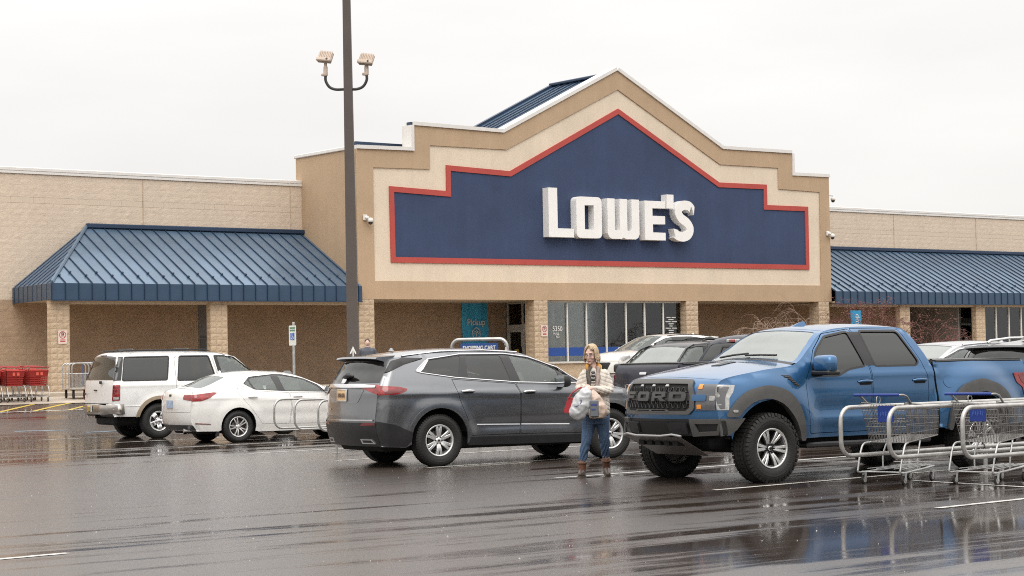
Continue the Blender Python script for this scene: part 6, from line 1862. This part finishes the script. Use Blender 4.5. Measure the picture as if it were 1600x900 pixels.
# platform carts beside them
M_CARTPIPE = mat('blue_grey_pipe', (.10, .13, .24), .4, metal=.4)
def platform_cart(loc, rz, label, m, hoops=2):
    o = empty('platform_cart', loc, R_(rz), label, 'cart', 'platform carts by the left column')
    MB().bbox((-.6, -.36, .26), (.6, .36, .31), .01).build('deck', mat('plywood_deck', (.42, .38, .33), .6, var=.15), o)
    for x in [-.58 + 1.16 * k / (hoops - 1) for k in range(hoops)]:
        q = MB()
        rail = [(x, -.34, .30), (x, -.34, .90)] + [(x, -.34 + .12 * (1 - math.cos(i * math.pi / 8)), .90 + .12 * math.sin(i * math.pi / 8)) for i in range(1, 5)] + [(x, .34 - .12 * (1 - math.sin(i * math.pi / 8)), .90 + .12 * math.cos(i * math.pi / 8)) for i in range(0, 5)] + [(x, .34, .30)]
        q.tube(rail, .017, 8); q.tube([(x, -.34, .72), (x, .34, .72)], .012, 6)
        for k in range(5): q.tube([(x, -.24 + k * .12, .31), (x, -.24 + k * .12, .72)], .008, 5)
        q.build('hoop', m, o)
    for x in (-.45, .45):
        for y in (-.27, .27):
            w = MB(); w.tube([(x, y - .02, .10), (x, y + .02, .10)], .10, 16); w.box((x - .03, y - .03, .10), (x + .03, y + .03, .26)); w.build('caster', M_RUBBER, o)
platform_cart((25.55, 53.2, ground_z(53.2) + .005), 78, 'grey upright hoop cart next to the red carts', M_GALV, 4)
platform_cart((26.75, 53.9, ground_z(53.9) + .005), 8, 'flat lumber cart with blue end hoops by the column', M_CARTPIPE, 2)
platform_cart((28.0, 54.3, ground_z(54.3) + .005), 82, 'grey hoop cart beside the blue hooped lumber cart', M_GALV, 4)
platform_cart((28.75, 54.4, ground_z(54.4) + .005), 82, 'farthest right grey hoop cart behind the white boxy SUV', M_GALV, 4)
# ================================================================== people
def ell(mb, c, r, M=None, n=14):
    vs = []; fs = []
    for j in range(n + 1):
        t = math.pi * j / n
        for i in range(2 * n):
            p = 2 * math.pi * i / (2 * n)
            v = Vector((r[0] * math.sin(t) * math.cos(p), r[1] * math.sin(t) * math.sin(p), r[2] * math.cos(t)))
            if M is not None: v = M @ v
            vs.append(v + Vector(c))
    m = 2 * n
    for j in range(n):
        for i in range(m): fs.append((j * m + i, (j + 1) * m + i, (j + 1) * m + (i + 1) % m, j * m + (i + 1) % m))
    return mb.add(vs, fs, True)
def stack(mb, rings, n=20, ex=2.3):
    """closed loft of flat super-ellipse rings (x, y, z, rx, ry)"""
    vs = []; fs = []
    for x, y, z, rx, ry in rings:
        for i in range(n):
            a = 2 * math.pi * i / n; c, s = math.cos(a), math.sin(a)
            vs.append((x + rx * math.copysign(abs(c) ** (2 / ex), c), y + ry * math.copysign(abs(s) ** (2 / ex), s), z))
    for j in range(len(rings) - 1):
        for i in range(n): fs.append((j * n + i, j * n + (i + 1) % n, (j + 1) * n + (i + 1) % n, (j + 1) * n + i))
    fs.append(tuple(range(n))[::-1]); fs.append(tuple((len(rings) - 1) * n + i for i in range(n)))
    return mb.add(vs, fs, True)
def limb(mb, pts, rs, n=14, k=5):
    A = catmull([tuple(p) + (r,) for p, r in zip(pts, rs)], k)
    mb.tube([a[:3] for a in A], [max(.003, a[3]) for a in A], n)
    ell(mb, A[0][:3], (A[0][3],) * 3, n=7); ell(mb, A[-1][:3], (A[-1][3],) * 3, n=7)
    return mb
def fuse(mb, name, m, parent, voxel=.012, smooth=3, post=None, subdiv=0):
    """melt overlapping solids into one continuous skin"""
    o = mb.build(name, m, None)
    r = o.modifiers.new('r', 'REMESH'); r.mode = 'VOXEL'; r.voxel_size = voxel; r.use_smooth_shade = True
    s = o.modifiers.new('s', 'SMOOTH'); s.iterations = smooth; s.factor = .5
    dg = bpy.context.evaluated_depsgraph_get()
    me = bpy.data.meshes.new_from_object(o.evaluated_get(dg))
    bpy.data.objects.remove(o)
    me.name = name
    if not me.materials: me.materials.append(m)
    if post:
        n = len(me.vertices); co = np.empty(n * 3); no = np.empty(n * 3)
        me.vertices.foreach_get('co', co); me.vertices.foreach_get('normal', no)
        co = co.reshape(-1, 3); no = no.reshape(-1, 3)
        co = co + no * post(co, no)[:, None]
        me.vertices.foreach_set('co', co.ravel()); me.update()
    me.polygons.foreach_set('use_smooth', [True] * len(me.polygons))
    return link(bpy.data.objects.new(name, me), parent)
def hand(mb, wrist, palm_dir, finger_dir, side, s=1., curl=.6):
    """palm with five separate fingers; palm_dir is where the palm faces"""
    w = Vector(wrist); f = Vector(finger_dir).normalized(); p = Vector(palm_dir).normalized(); a = f.cross(p).normalized() * side
    mb.tube([w, w + f * .03 * s, w + f * .075 * s], [.024 * s, .034 * s, .036 * s], 10)
    for k in range(4):
        b = w + f * .075 * s + a * (-.030 + k * .020) * s
        L = (.055, .068, .072, .060)[k] * s
        d1 = (f + p * curl * .4).normalized(); d2 = (f + p * curl * 1.6).normalized(); d3 = (f * .3 + p).normalized()
        q1 = b + d1 * L * .45; q2 = q1 + d2 * L * .33; q3 = q2 + d3 * L * .25
        mb.tube([b - f * .02 * s, b, q1, q2, q3], [.010 * s, .0105 * s, .0098 * s, .009 * s, .0065 * s], 8)
    t0 = w + f * .025 * s + a * .032 * s; t1 = t0 + (a * .7 + f + p * .3).normalized() * .035 * s; t2 = t1 + (f + p * .7).normalized() * .03 * s
    mb.tube([w + f * .015 * s, t0, t1, t2], [.014 * s, .013 * s, .0115 * s, .008 * s], 8)

M_SKIN = mat('skin', (.70, .48, .40), .5, var=.08, vscale=12)
M_HAIRB = mat('blond_hair', (.56, .42, .27), .5, var=.4, vscale=60, bump=.2, bscale=150)
M_JACKET = mat('cream_quilted_nylon', (.64, .58, .51), .5, var=.06, vscale=5, bump=.15, bscale=60)
M_JEANS = mat('blue_denim', (.075, .13, .225), .85, var=.28, vscale=7, bump=.3, bscale=220)
M_BOOT = mat('brown_boot_leather', (.13, .055, .03), .5, var=.3, vscale=12)
wo = empty('person', (17.16, 20.25, 0), R_(-40.3), 'woman in cream quilted jacket, jeans and brown boots carrying shopping bags', 'person')
wo.scale = (.94, .97, 1.0)
HM = Matrix.Rotation(R_(-24), 3, 'Z') @ Matrix.Rotation(R_(15), 3, 'X')     # head turned to her right and bowed
HC = Vector((-.015, -.03, 1.635))
def hp_(v): return tuple(HC + HM @ (Vector(v) * 1.07))
bd = MB()
ell(bd, HC, (.074, .092, .112), HM); ell(bd, hp_((0, -.035, -.055)), (.056, .060, .062), HM)          # skull, jaw
ell(bd, hp_((0, -.098, -.012)), (.013, .020, .026), HM, 8); ell(bd, hp_((0, -.108, -.028)), (.015, .014, .012), HM, 8)   # nose
ell(bd, hp_((0, -.088, -.062)), (.026, .014, .010), HM, 8); ell(bd, hp_((0, -.078, -.098)), (.022, .020, .016), HM, 8)   # lips, chin
for s in (-1, 1):
    ell(bd, hp_((s * .040, -.070, -.028)), (.026, .022, .022), HM, 8); ell(bd, hp_((s * .034, -.078, .028)), (.030, .014, .010), HM, 8)   # cheek, brow
    ell(bd, hp_((s * .076, .004, -.012)), (.010, .020, .030), HM, 8)                                 # ear
limb(bd, [hp_((0, .01, -.08)), (.01, .0, 1.48), (.02, .01, 1.40)], [.052, .052, .075])
stack(bd, [(.03, 0, .82, .15, .11), (.03, 0, 1.0, .14, .10), (.03, 0, 1.2, .16, .11), (.03, 0, 1.33, .14, .09), (.03, 0, 1.42, .07, .06)])
# arms and legs under the clothes, hands in front of the waist
WL, WR = (-.115, -.215, 1.205), (.015, -.245, 1.185)
limb(bd, [(-.10, 0, 1.34), (-.19, -.03, 1.165), WL], [.045, .038, .026]); limb(bd, [(.155, 0, 1.34), (.235, -.05, 1.15), WR], [.045, .038, .026])
hand(bd, WL, (.2, .1, -1), (.8, -.5, -.10), 1, 1., .75); hand(bd, WR, (-.1, .1, -1), (-.9, -.32, -.12), -1, 1., .75)
limb(bd, [(-.05, 0, .84), (-.10, -.03, .49), (-.172, .0, .14), (-.172, -.03, .06)], [.085, .05, .04, .04]); limb(bd, [(.12, 0, .84), (.145, .04, .50), (.168, .20, .16), (.168, .19, .08)], [.085, .05, .04, .04])
body = fuse(bd, 'body', M_SKIN, wo, .0085, 2)
for s in (-1, 1):
    e = MB(); ell(e, hp_((s * .033, -.084, .006)), (.013, .008, .0055), HM, 8); e.build('eye', mat('eye_white', (.6, .56, .52), .3), body)
    e = MB(); ell(e, hp_((s * .032, -.0895, .0035)), (.0055, .004, .0045), HM, 6); e.build('iris', mat('eye_dark', (.03, .03, .035), .2), body)
    MB().tube([hp_((s * .012, -.094, .030)), hp_((s * .034, -.096, .037)), hp_((s * .056, -.082, .031))], .0035, 5).build('eyebrow', mat('brow', (.16, .10, .06), .8), body)
MB().tube([hp_((-.022, -.098, -.062)), hp_((0, -.103, -.059)), hp_((.022, -.098, -.062))], .006, 6).build('lips', mat('lips', (.38, .12, .11), .4), body)
g = MB()
for s in (-1, 1):
    g.tube([hp_((s * .034 + .025 * math.cos(t), -.104 + .006 * abs(math.cos(t)), .004 + .019 * math.sin(t))) for t in [i * math.pi / 8 for i in range(17)]], .0018, 5)
    g.tube([hp_((s * .059, -.100, .010)), hp_((s * .074, -.03, .012)), hp_((s * .078, .01, .005))], .0025, 5)
g.tube([hp_((-.010, -.106, .008)), hp_((.010, -.106, .008))], .0025, 5)
g.build('glasses', mat('dark_red_frame', (.07, .02, .02), .3), wo)
hr = MB()
ell(hr, hp_((0, .014, .014)), (.081, .094, .112), HM)
rh = random.Random(11)
for i in range(330):
    az = rh.uniform(-180, 180); fr_ = abs(az) < 30
    if 30 <= abs(az) < 62: az = math.copysign(rh.uniform(62, 120), az)
    sg_ = 1 if az > -8 else -1
    az1 = az + (sg_ * rh.uniform(30, 48) if fr_ else rh.uniform(-6, 6))
    th1 = rh.uniform(48, 62) if fr_ else rh.uniform(94, 104)
    bulk = rh.uniform(1.05, 1.20); path = []; rad = []
    for k in range(7):
        t = k / 6; th = R_(6 + (th1 - 6) * t); a = R_(az + (az1 - az) * t); s_ = 1.04 + (bulk - 1.04) * math.sin(math.pi * .5 * t)
        path.append(Vector((.079 * s_ * math.sin(th) * math.sin(a) + .012 * (1 - t), -.096 * s_ * math.sin(th) * math.cos(a) + .006, .118 * s_ * math.cos(th)))); rad.append(.0085 - .002 * t)
    if not fr_:
        back = abs(az) > 110
        drop = rh.uniform(.045, .085) if not back else rh.uniform(.07, .10)
        if abs(az) < 48: drop *= .9
        o_ = path[-1].copy(); d_ = Vector((o_.x, o_.y, 0)).normalized()
        for k in range(1, 5):
            t = k / 4; path.append(o_ + Vector((0, 0, -drop * t)) + d_ * (.022 * math.sin(t * 2.2) - .012 * t * t) + Vector((rh.uniform(-.004, .004), rh.uniform(-.004, .004), 0))); rad.append(.0075 - .0055 * t)
    hr.tube([hp_(p) for p in path], rad, 5)
tag(hr.build('hair', M_HAIRB, wo, fix=False), kind='stuff')
jk = MB()
stack(jk, [(.03, 0, .825, .205, .150), (.03, 0, .90, .208, .155), (.03, 0, 1.05, .198, .148), (.03, 0, 1.20, .185, .142), (.03, 0, 1.33, .180, .125), (.03, 0.005, 1.405, .140, .098), (.025, .01, 1.455, .082, .074)])
limb(jk, [(-.105, 0, 1.362), (-.165, -.005, 1.27), (-.195, -.03, 1.165), (-.165, -.13, 1.165), (-.125, -.205, 1.20)], [.070, .062, .056, .050, .040])
limb(jk, [(.165, 0, 1.362), (.215, -.005, 1.27), (.238, -.04, 1.150), (.15, -.17, 1.15), (.03, -.24, 1.18)], [.070, .062, .057, .052, .041])
def quilt(co, no):
    ph = ((co[:, 2] + .30 * np.abs(co[:, 0] - .03) + .10 * co[:, 1]) / .052) % 1
    d = np.minimum(ph, 1 - ph) * .052
    return .003 - .008 * np.exp(-(d / .0065) ** 2) + .003 * np.sin(co[:, 0] * 70 + co[:, 1] * 50) * np.sin(co[:, 2] * 44)
fuse(jk, 'jacket', M_JACKET, wo, .0085, 3, quilt)
MB().tube([(.055, -.150, .86), (.085, -.156, 1.05), (.10, -.152, 1.22), (.105, -.125, 1.36), (.07, -.085, 1.45)], .007, 5).build('jacket_edge', M_JACKET, wo)
MB().tube([(-.02, -.152, .95), (-.055, -.156, 1.12), (-.08, -.148, 1.30), (-.09, -.115, 1.40), (-.06, -.08, 1.47)], .007, 5).build('zip_edge', mat('dark_zip', (.05, .045, .04), .5), wo)
MB().tube([(.018, -.225, 1.185 - .03), (.02, -.245, 1.20), (.03, -.24, 1.225)], .010, 6).build('cuff', MATS['dark_zip'], wo)
# collar, striped top, scarf
cl_ = MB()
for s in (-1, 1): limb(cl_, [(.02 + s * .03, .075, 1.47), (.02 + s * .085, .02, 1.475), (.02 + s * .085, -.06, 1.435), (.02 + s * .065, -.11, 1.385)], [.022, .024, .022, .012])
fuse(cl_, 'collar', M_JACKET, wo, .008, 2)
for k in range(7):
    MB().tube([(-.018, -.149 + .005 * k, 1.27 + k * .024), (.01, -.154 + .006 * k, 1.262 + k * .024), (.035, -.149 + .005 * k, 1.268 + k * .024)], .0095, 6).build('shirt_stripe', mat('shirt_black', (.02, .02, .022), .8) if k % 2 else mat('shirt_white', (.42, .41, .39), .8), wo)
def ribbon(name, pts, w, m, th=.022):
    q = MB(); A = catmull(pts, 5)
    vs = []; fs = []
    for i, p in enumerate(A):
        for dx, dy in ((-w, .3 * th), (-w * .5, -th), (w * .5, -th), (w, .3 * th), (0, th)):
            wob = .008 * math.sin(i * .9 + dx * 40)
            vs.append((p[0] + dx + wob, p[1] + dy, p[2]))
    for i in range(len(A) - 1):
        for j in range(5): fs.append((i * 5 + j, i * 5 + (j + 1) % 5, (i + 1) * 5 + (j + 1) % 5, (i + 1) * 5 + j))
    fs += [(4, 3, 2, 1, 0), tuple((len(A) - 1) * 5 + j for j in range(5))]
    return q.add(vs, fs, True).build(name, m, wo)
ribbon('scarf_end', [(-.035, -.075, 1.47), (-.058, -.125, 1.37), (-.05, -.160, 1.24), (-.045, -.170, 1.14)], .027, mat('scarf_dark', (.10, .085, .075), .9, var=.4, vscale=20))
ribbon('scarf_end', [(.075, -.075, 1.47), (.080, -.128, 1.37), (.065, -.162, 1.26), (.045, -.172, 1.14)], .030, mat('scarf_pink_grey', (.36, .28, .25), .9, var=.35, vscale=18))
q = MB(); limb(q, [(-.055, -.095, 1.40), (-.075, -.05, 1.47), (-.03, .05, 1.50), (.05, .05, 1.50), (.095, -.04, 1.47), (.085, -.10, 1.40)], [.022, .030, .03, .03, .030, .022])
fuse(q, 'scarf_loop', mat('scarf_mustard', (.50, .25, .05), .9, var=.3, vscale=20), wo, .009, 2)
je = MB()
stack(je, [(.035, 0, .70, .165, .115), (.035, 0, .78, .185, .135), (.035, 0, .88, .18, .135)])
limb(je, [(-.055, 0, .80), (-.075, -.02, .66), (-.105, -.045, .49), (-.142, -.02, .33), (-.170, .0, .20), (-.172, .0, .09)], [.112, .096, .074, .064, .050, .040])
limb(je, [(.125, 0, .80), (.135, .02, .66), (.148, .035, .50), (.158, .12, .34), (.170, .19, .22), (.170, .20, .12)], [.112, .096, .074, .064, .050, .040])
fuse(je, 'jeans', M_JEANS, wo, .009, 2, lambda co, no: .006 * np.sin(co[:, 2] * 62 + 9 * np.sin(co[:, 0] * 18)) * np.exp(-((co[:, 2] - .30) / .2) ** 2))
for (x, y, lift_, pit) in ((-.172, -.005, 0, 0), (.170, .195, .03, 14)):
    q = MB(); limb(q, [(0, 0, .185), (0, .0, .11), (0, -.01, .065)], [.058, .054, .050])
    M = Matrix.Translation((x, y, lift_)) @ Matrix.Rotation(R_(pit), 4, 'X') @ Matrix.Rotation(R_(-10 if x < 0 else 8), 4, 'Z')
    b_ = fuse(q.xf(M), 'boot', M_BOOT, wo, .008, 2)
    lo_ = MB(); limb(lo_, [(0, .025, .048), (0, -.08, .060), (0, -.175, .042)], [.046, .046, .036]); fuse(lo_.xf(M), 'boot_foot', mat('boot_rubber', (.085, .06, .048), .4, var=.2), b_, .008, 2)
    s_ = MB(); s_.prism(catmull([(-.045, .05), (-.042, -.08), (-.045, -.15), (0, -.215), (.045, -.15), (.042, -.08), (.045, .05), (0, .075)], 4, True), lambda u, v: (u, v, 0.0), lambda u, v: (u, v, .020)); s_.xf(M).build('sole', mat('boot_sole', (.11, .085, .07), .7), b_)
    MB().tube([tuple(M @ Vector((.060 * math.cos(t), .060 * math.sin(t), .185))) for t in [i * math.pi / 8 for i in range(17)]], .012, 6).build('boot_cuff', mat('boot_cuff', (.17, .09, .06), .9, var=.3, vscale=30), b_)

# what she carries
def wpos(v): return wo.matrix_basis @ Vector(v)
def held(name, v, label, cat): return empty(name, wpos(v), R_(-40.3), label, cat)
def crumple(amp, f):
    from mathutils import noise as _n
    def g(co, no):
        return np.array([amp * (1.1 - 2.6 * abs(_n.noise(Vector(c) * f))) + amp * .6 * _n.noise(Vector((c[0] * f * 2.3, c[1] * f * 2, c[2] * f * .9))) for c in co])
    return g
M_BAGW = mat('grey_white_plastic_bag', (.52, .53, .54), .32, var=.15, vscale=9, coat=.3)
M_BAGT = mat('thin_tan_plastic_bag', (.55, .42, .34), .35, var=.2, vscale=8, coat=.3)
bg = held('plastic_bag', (-.165, -.30, .97), 'full grey white plastic shopping bag in the woman\'s hands', 'bag')
q = MB(); T = Matrix.Rotation(R_(22), 3, 'Y')
ell(q, (0, 0, 0), (.125, .085, .20), T); ell(q, (-.05, 0, -.10), (.115, .080, .10), T); ell(q, (.05, 0, .12), (.09, .07, .10), T); limb(q, [(.06, 0, .16), (.075, .03, .215)], [.05, .02])
fuse(q, 'bag_body', M_BAGW, bg, .010, 2, crumple(.008, 11))
q = MB().tube([(-.045 + .05 * math.cos(t), -.088, .02 + .03 * math.sin(t) + .03 * math.cos(t)) for t in [R_(200 + i * 24) for i in range(10)]], .005, 5); q.build('bag_print', mat('bag_print_blue', (.05, .07, .24), .5), bg)
bg = held('plastic_bag', (.055, -.285, .955), 'thin tan plastic bag with a dark grey box inside', 'bag')
q = MB(); stack(q, [(.0, 0, -.165, .10, .06), (.01, 0, -.10, .135, .075), (.0, 0, .0, .12, .07), (-.03, 0, .12, .07, .045), (-.06, .02, .21, .025, .02)]); fuse(q, 'bag_body', M_BAGT, bg, .010, 2, crumple(.008, 12))
MB().bbox((-.095, -.088, -.15), (.02, .02, .07), .012).build('box_inside', mat('grey_carton', (.14, .15, .165), .5, var=.15), bg)
MB().box((-.08, -.092, -.0), (.0, -.089, .025)).box((-.075, -.092, -.06), (-.02, -.089, -.04)).build('carton_print', MATS['bag_print_blue'], bg)
bg = held('handbag', (-.315, -.235, .965), 'small red leather handbag hanging from the woman\'s arm', 'handbag')
q = MB(); T = Matrix.Rotation(R_(14), 4, 'Y')
q.prism(fillet([(-.075, -.115), (.075, -.115), (.065, .10), (-.06, .10)], .02, 3), lambda u, v: (u, -.045, v), lambda u, v: (u, .045, v)); q.xf(T).build('bag_body', mat('red_leather', (.36, .025, .035), .42, var=.15, vscale=9), bg)
MB().tube([tuple(T @ Vector(p)) for p in ((-.045, -.046, .08), (-.02, -.05, .16), (.05, -.03, .235), (.085, .0, .26))], .011, 6).tube([tuple(T @ Vector(p)) for p in ((.05, -.046, .08), (.075, -.045, .16), (.09, 0, .25))], .011, 6).build('strap', MATS['red_leather'], bg)

# man walking behind the grey SUV, seen from behind
mp_ = (34.35, 51.3, ground_z(51.3)); mn = empty('person', mp_, R_(-35), 'man in grey jacket with short hair walking past the column', 'person')
q = MB(); ell(q, (0, 0, 1.60), (.075, .092, .115)); limb(q, [(0, .01, 1.52), (0, .01, 1.40)], [.055, .07]); stack(q, [(0, 0, .80, .15, .11), (0, 0, 1.1, .16, .11), (0, 0, 1.36, .18, .10), (0, 0, 1.43, .08, .07)])
ell(q, (.02, -.095, 1.585), (.012, .018, .02), None, 6)
for s in (-1, 1):
    ell(q, (s * .077, .0, 1.59), (.01, .02, .03), None, 6)
    limb(q, [(s * .19, 0, 1.36), (s * .25, .03, 1.10), (s * .24, -.06, .88)], [.05, .042, .03]); hand(q, (s * .24, -.06, .88), (-s, 0, 0), (0, -.2, -1), s, 1., .4)
    limb(q, [(s * .09, 0, .84), (s * .10, -.05 * s, .47), (s * .10, .10 * s, .08)], [.085, .055, .04])
mb_ = fuse(q, 'body', M_SKIN, mn, .011, 2)
q = MB(); ell(q, (0, .018, 1.635), (.083, .095, .098)); fuse(q, 'hair', mat('grey_brown_hair', (.07, .055, .045), .7, var=.3, vscale=25), mn, .011, 1)
q = MB(); stack(q, [(0, 0, .78, .20, .14), (0, 0, 1.1, .205, .15), (0, 0, 1.34, .225, .13), (0, 0, 1.42, .14, .10), (0, 0, 1.47, .075, .07)])
for s in (-1, 1): limb(q, [(s * .19, 0, 1.355), (s * .255, .03, 1.10), (s * .245, -.05, .92)], [.085, .068, .05])
fuse(q, 'jacket', mat('slate_jacket', (.085, .095, .115), .75, var=.15, vscale=8), mn, .012, 2)
q = MB(); stack(q, [(0, 0, .72, .165, .12), (0, 0, .84, .175, .13)])
for s in (-1, 1): limb(q, [(s * .09, 0, .80), (s * .10, -.05 * s, .47), (s * .10, .10 * s, .10)], [.10, .075, .06])
fuse(q, 'trousers', mat('dark_trousers', (.03, .032, .04), .85), mn, .012, 2)
for s in (-1, 1):
    q = MB(); limb(q, [(s * .10, .10 * s + .03, .05), (s * .10, .10 * s - .14, .045)], [.05, .04]); fuse(q, 'shoe', M_BLACKP, mn, .012, 1)

# ================================================================== shrubs and the trees across the road
def shrub(loc, h, w, n, label, bark, leaf=None, leafn=0, seed=1, arch=.5, levels=3):
    rg = random.Random(seed); o = empty('shrub', loc, 0, label, 'shrub', 'bare shrubs in front of the shop')
    st = MB(); tw = MB(); tips = []
    def grow(p, d, L, r, lv):
        path = [p]; k = 5
        for i in range(k):
            d = (d + Vector((rg.uniform(-.28, .28), rg.uniform(-.28, .28), rg.uniform(-.22, .16) - arch * .10 * (3 - lv)))).normalized()
            p = p + d * L / k; path.append(p)
        (st if lv == levels else tw).tube(path, [r * (1 - .6 * i / k) for i in range(k + 1)], 4 if lv < levels else 5, False, True)
        tips.append(p)
        if lv > 0:
            for j in range(3 if lv > 1 else 4):
                q = path[rg.randint(2, k)]
                e = (d + Vector((rg.uniform(-1, 1), rg.uniform(-1, 1), rg.uniform(-.35, .7)))).normalized()
                grow(q, e, L * rg.uniform(.5, .75), r * .55, lv - 1)
                tips.append(q)
    for i in range(n):
        a = rg.uniform(0, 2 * math.pi); s = rg.uniform(.25, 1)
        grow(Vector((math.cos(a) * .12, math.sin(a) * .12, 0)), Vector((math.cos(a) * s * w, math.sin(a) * s * w, h * .75)).normalized(), h * rg.uniform(.42, .62), .034, levels)
    st.build('stem', bark, o, fix=False); tw.build('twigs', bark, o, fix=False)
    if leaf:
        lf = MB()
        for i in range(leafn):
            c = rg.choice(tips) + Vector((rg.gauss(0, .05), rg.gauss(0, .05), rg.gauss(0, .05))); s = rg.uniform(.02, .04)
            u = Vector((rg.gauss(0, 1), rg.gauss(0, 1), rg.gauss(0, 1))).normalized(); v = u.orthogonal().normalized()
            lf.add([c - u * s, c + v * s * .6, c + u * s, c - v * s * .6], [(0, 1, 2, 3)])
        tag(lf.build('leaves', leaf, o, fix=False), kind='stuff')
    return o
M_BARK = mat('pale_brown_twigs', (.30, .21, .16), .85, var=.3, vscale=6)
M_BARKR = mat('reddish_twigs', (.15, .07, .055), .85, var=.3, vscale=6)
M_LEAFR = mat('dull_red_leaf', (.15, .05, .042), .7, var=.5, vscale=5)
gz = ground_z(54.7)
shrub((55.9, 54.7, gz), 3.2, 2.1, 26, 'pale bare tangled shrub left of the last portal column', M_BARK, seed=3, arch=1.1)
shrub((57.6, 54.9, gz), 3.3, 1.7, 24, 'pale bare arching shrub directly before the last portal column', M_BARK, seed=5, arch=1.1)
shrub((61.4, 55.0, gz), 3.5, 1.3, 12, 'reddish twiggy shrub right of the small blue sign board', M_BARKR, M_LEAFR, 6000, seed=8, arch=.2)
shrub((60.0, 55.0, gz), 2.7, 1.2, 7, 'thin reddish shrub left of the small blue sign board', M_BARKR, M_LEAFR, 500, seed=9, arch=.6)
shrub((65.0, 55.0, gz), 3.0, 1.1, 8, 'reddish shrub in front of the right entrance', M_BARKR, M_LEAFR, 1200, seed=12, arch=.3)

# a far wood behind the photographer, mirrored in glass and paint
rg = random.Random(4); tw = MB()
for i in range(900):
    a = R_(rg.uniform(150, 320)); d = rg.uniform(110, 150)
    x, y = math.cos(a) * d, math.sin(a) * d; hh = rg.uniform(4, 9)
    tw.add([(x - .25, y, 0), (x + .25, y, 0), (x, y + .3, 0), (x + rg.uniform(-.5, .5), y, hh)], [(0, 1, 3), (1, 2, 3), (2, 0, 3)])
    for k in range(60):
        z = hh * rg.uniform(.2, 1.0); s = rg.uniform(.3, .8); c = Vector((x + rg.gauss(0, 1.8), y + rg.gauss(0, 1.8), z))
        u = Vector((rg.gauss(0, 1), rg.gauss(0, 1), rg.gauss(0, 1))).normalized(); v = u.orthogonal()
        tw.add([c - u * s, c + v * s * .5, c + u * s, c - v * s * .5], [(0, 1, 2, 3)])
tag(tw.build('distant_wood', mat('winter_wood', (.085, .078, .066), .9, var=.3, vscale=.2), None, fix=False), 'dark winter wood across the road', 'wood', kind='stuff')
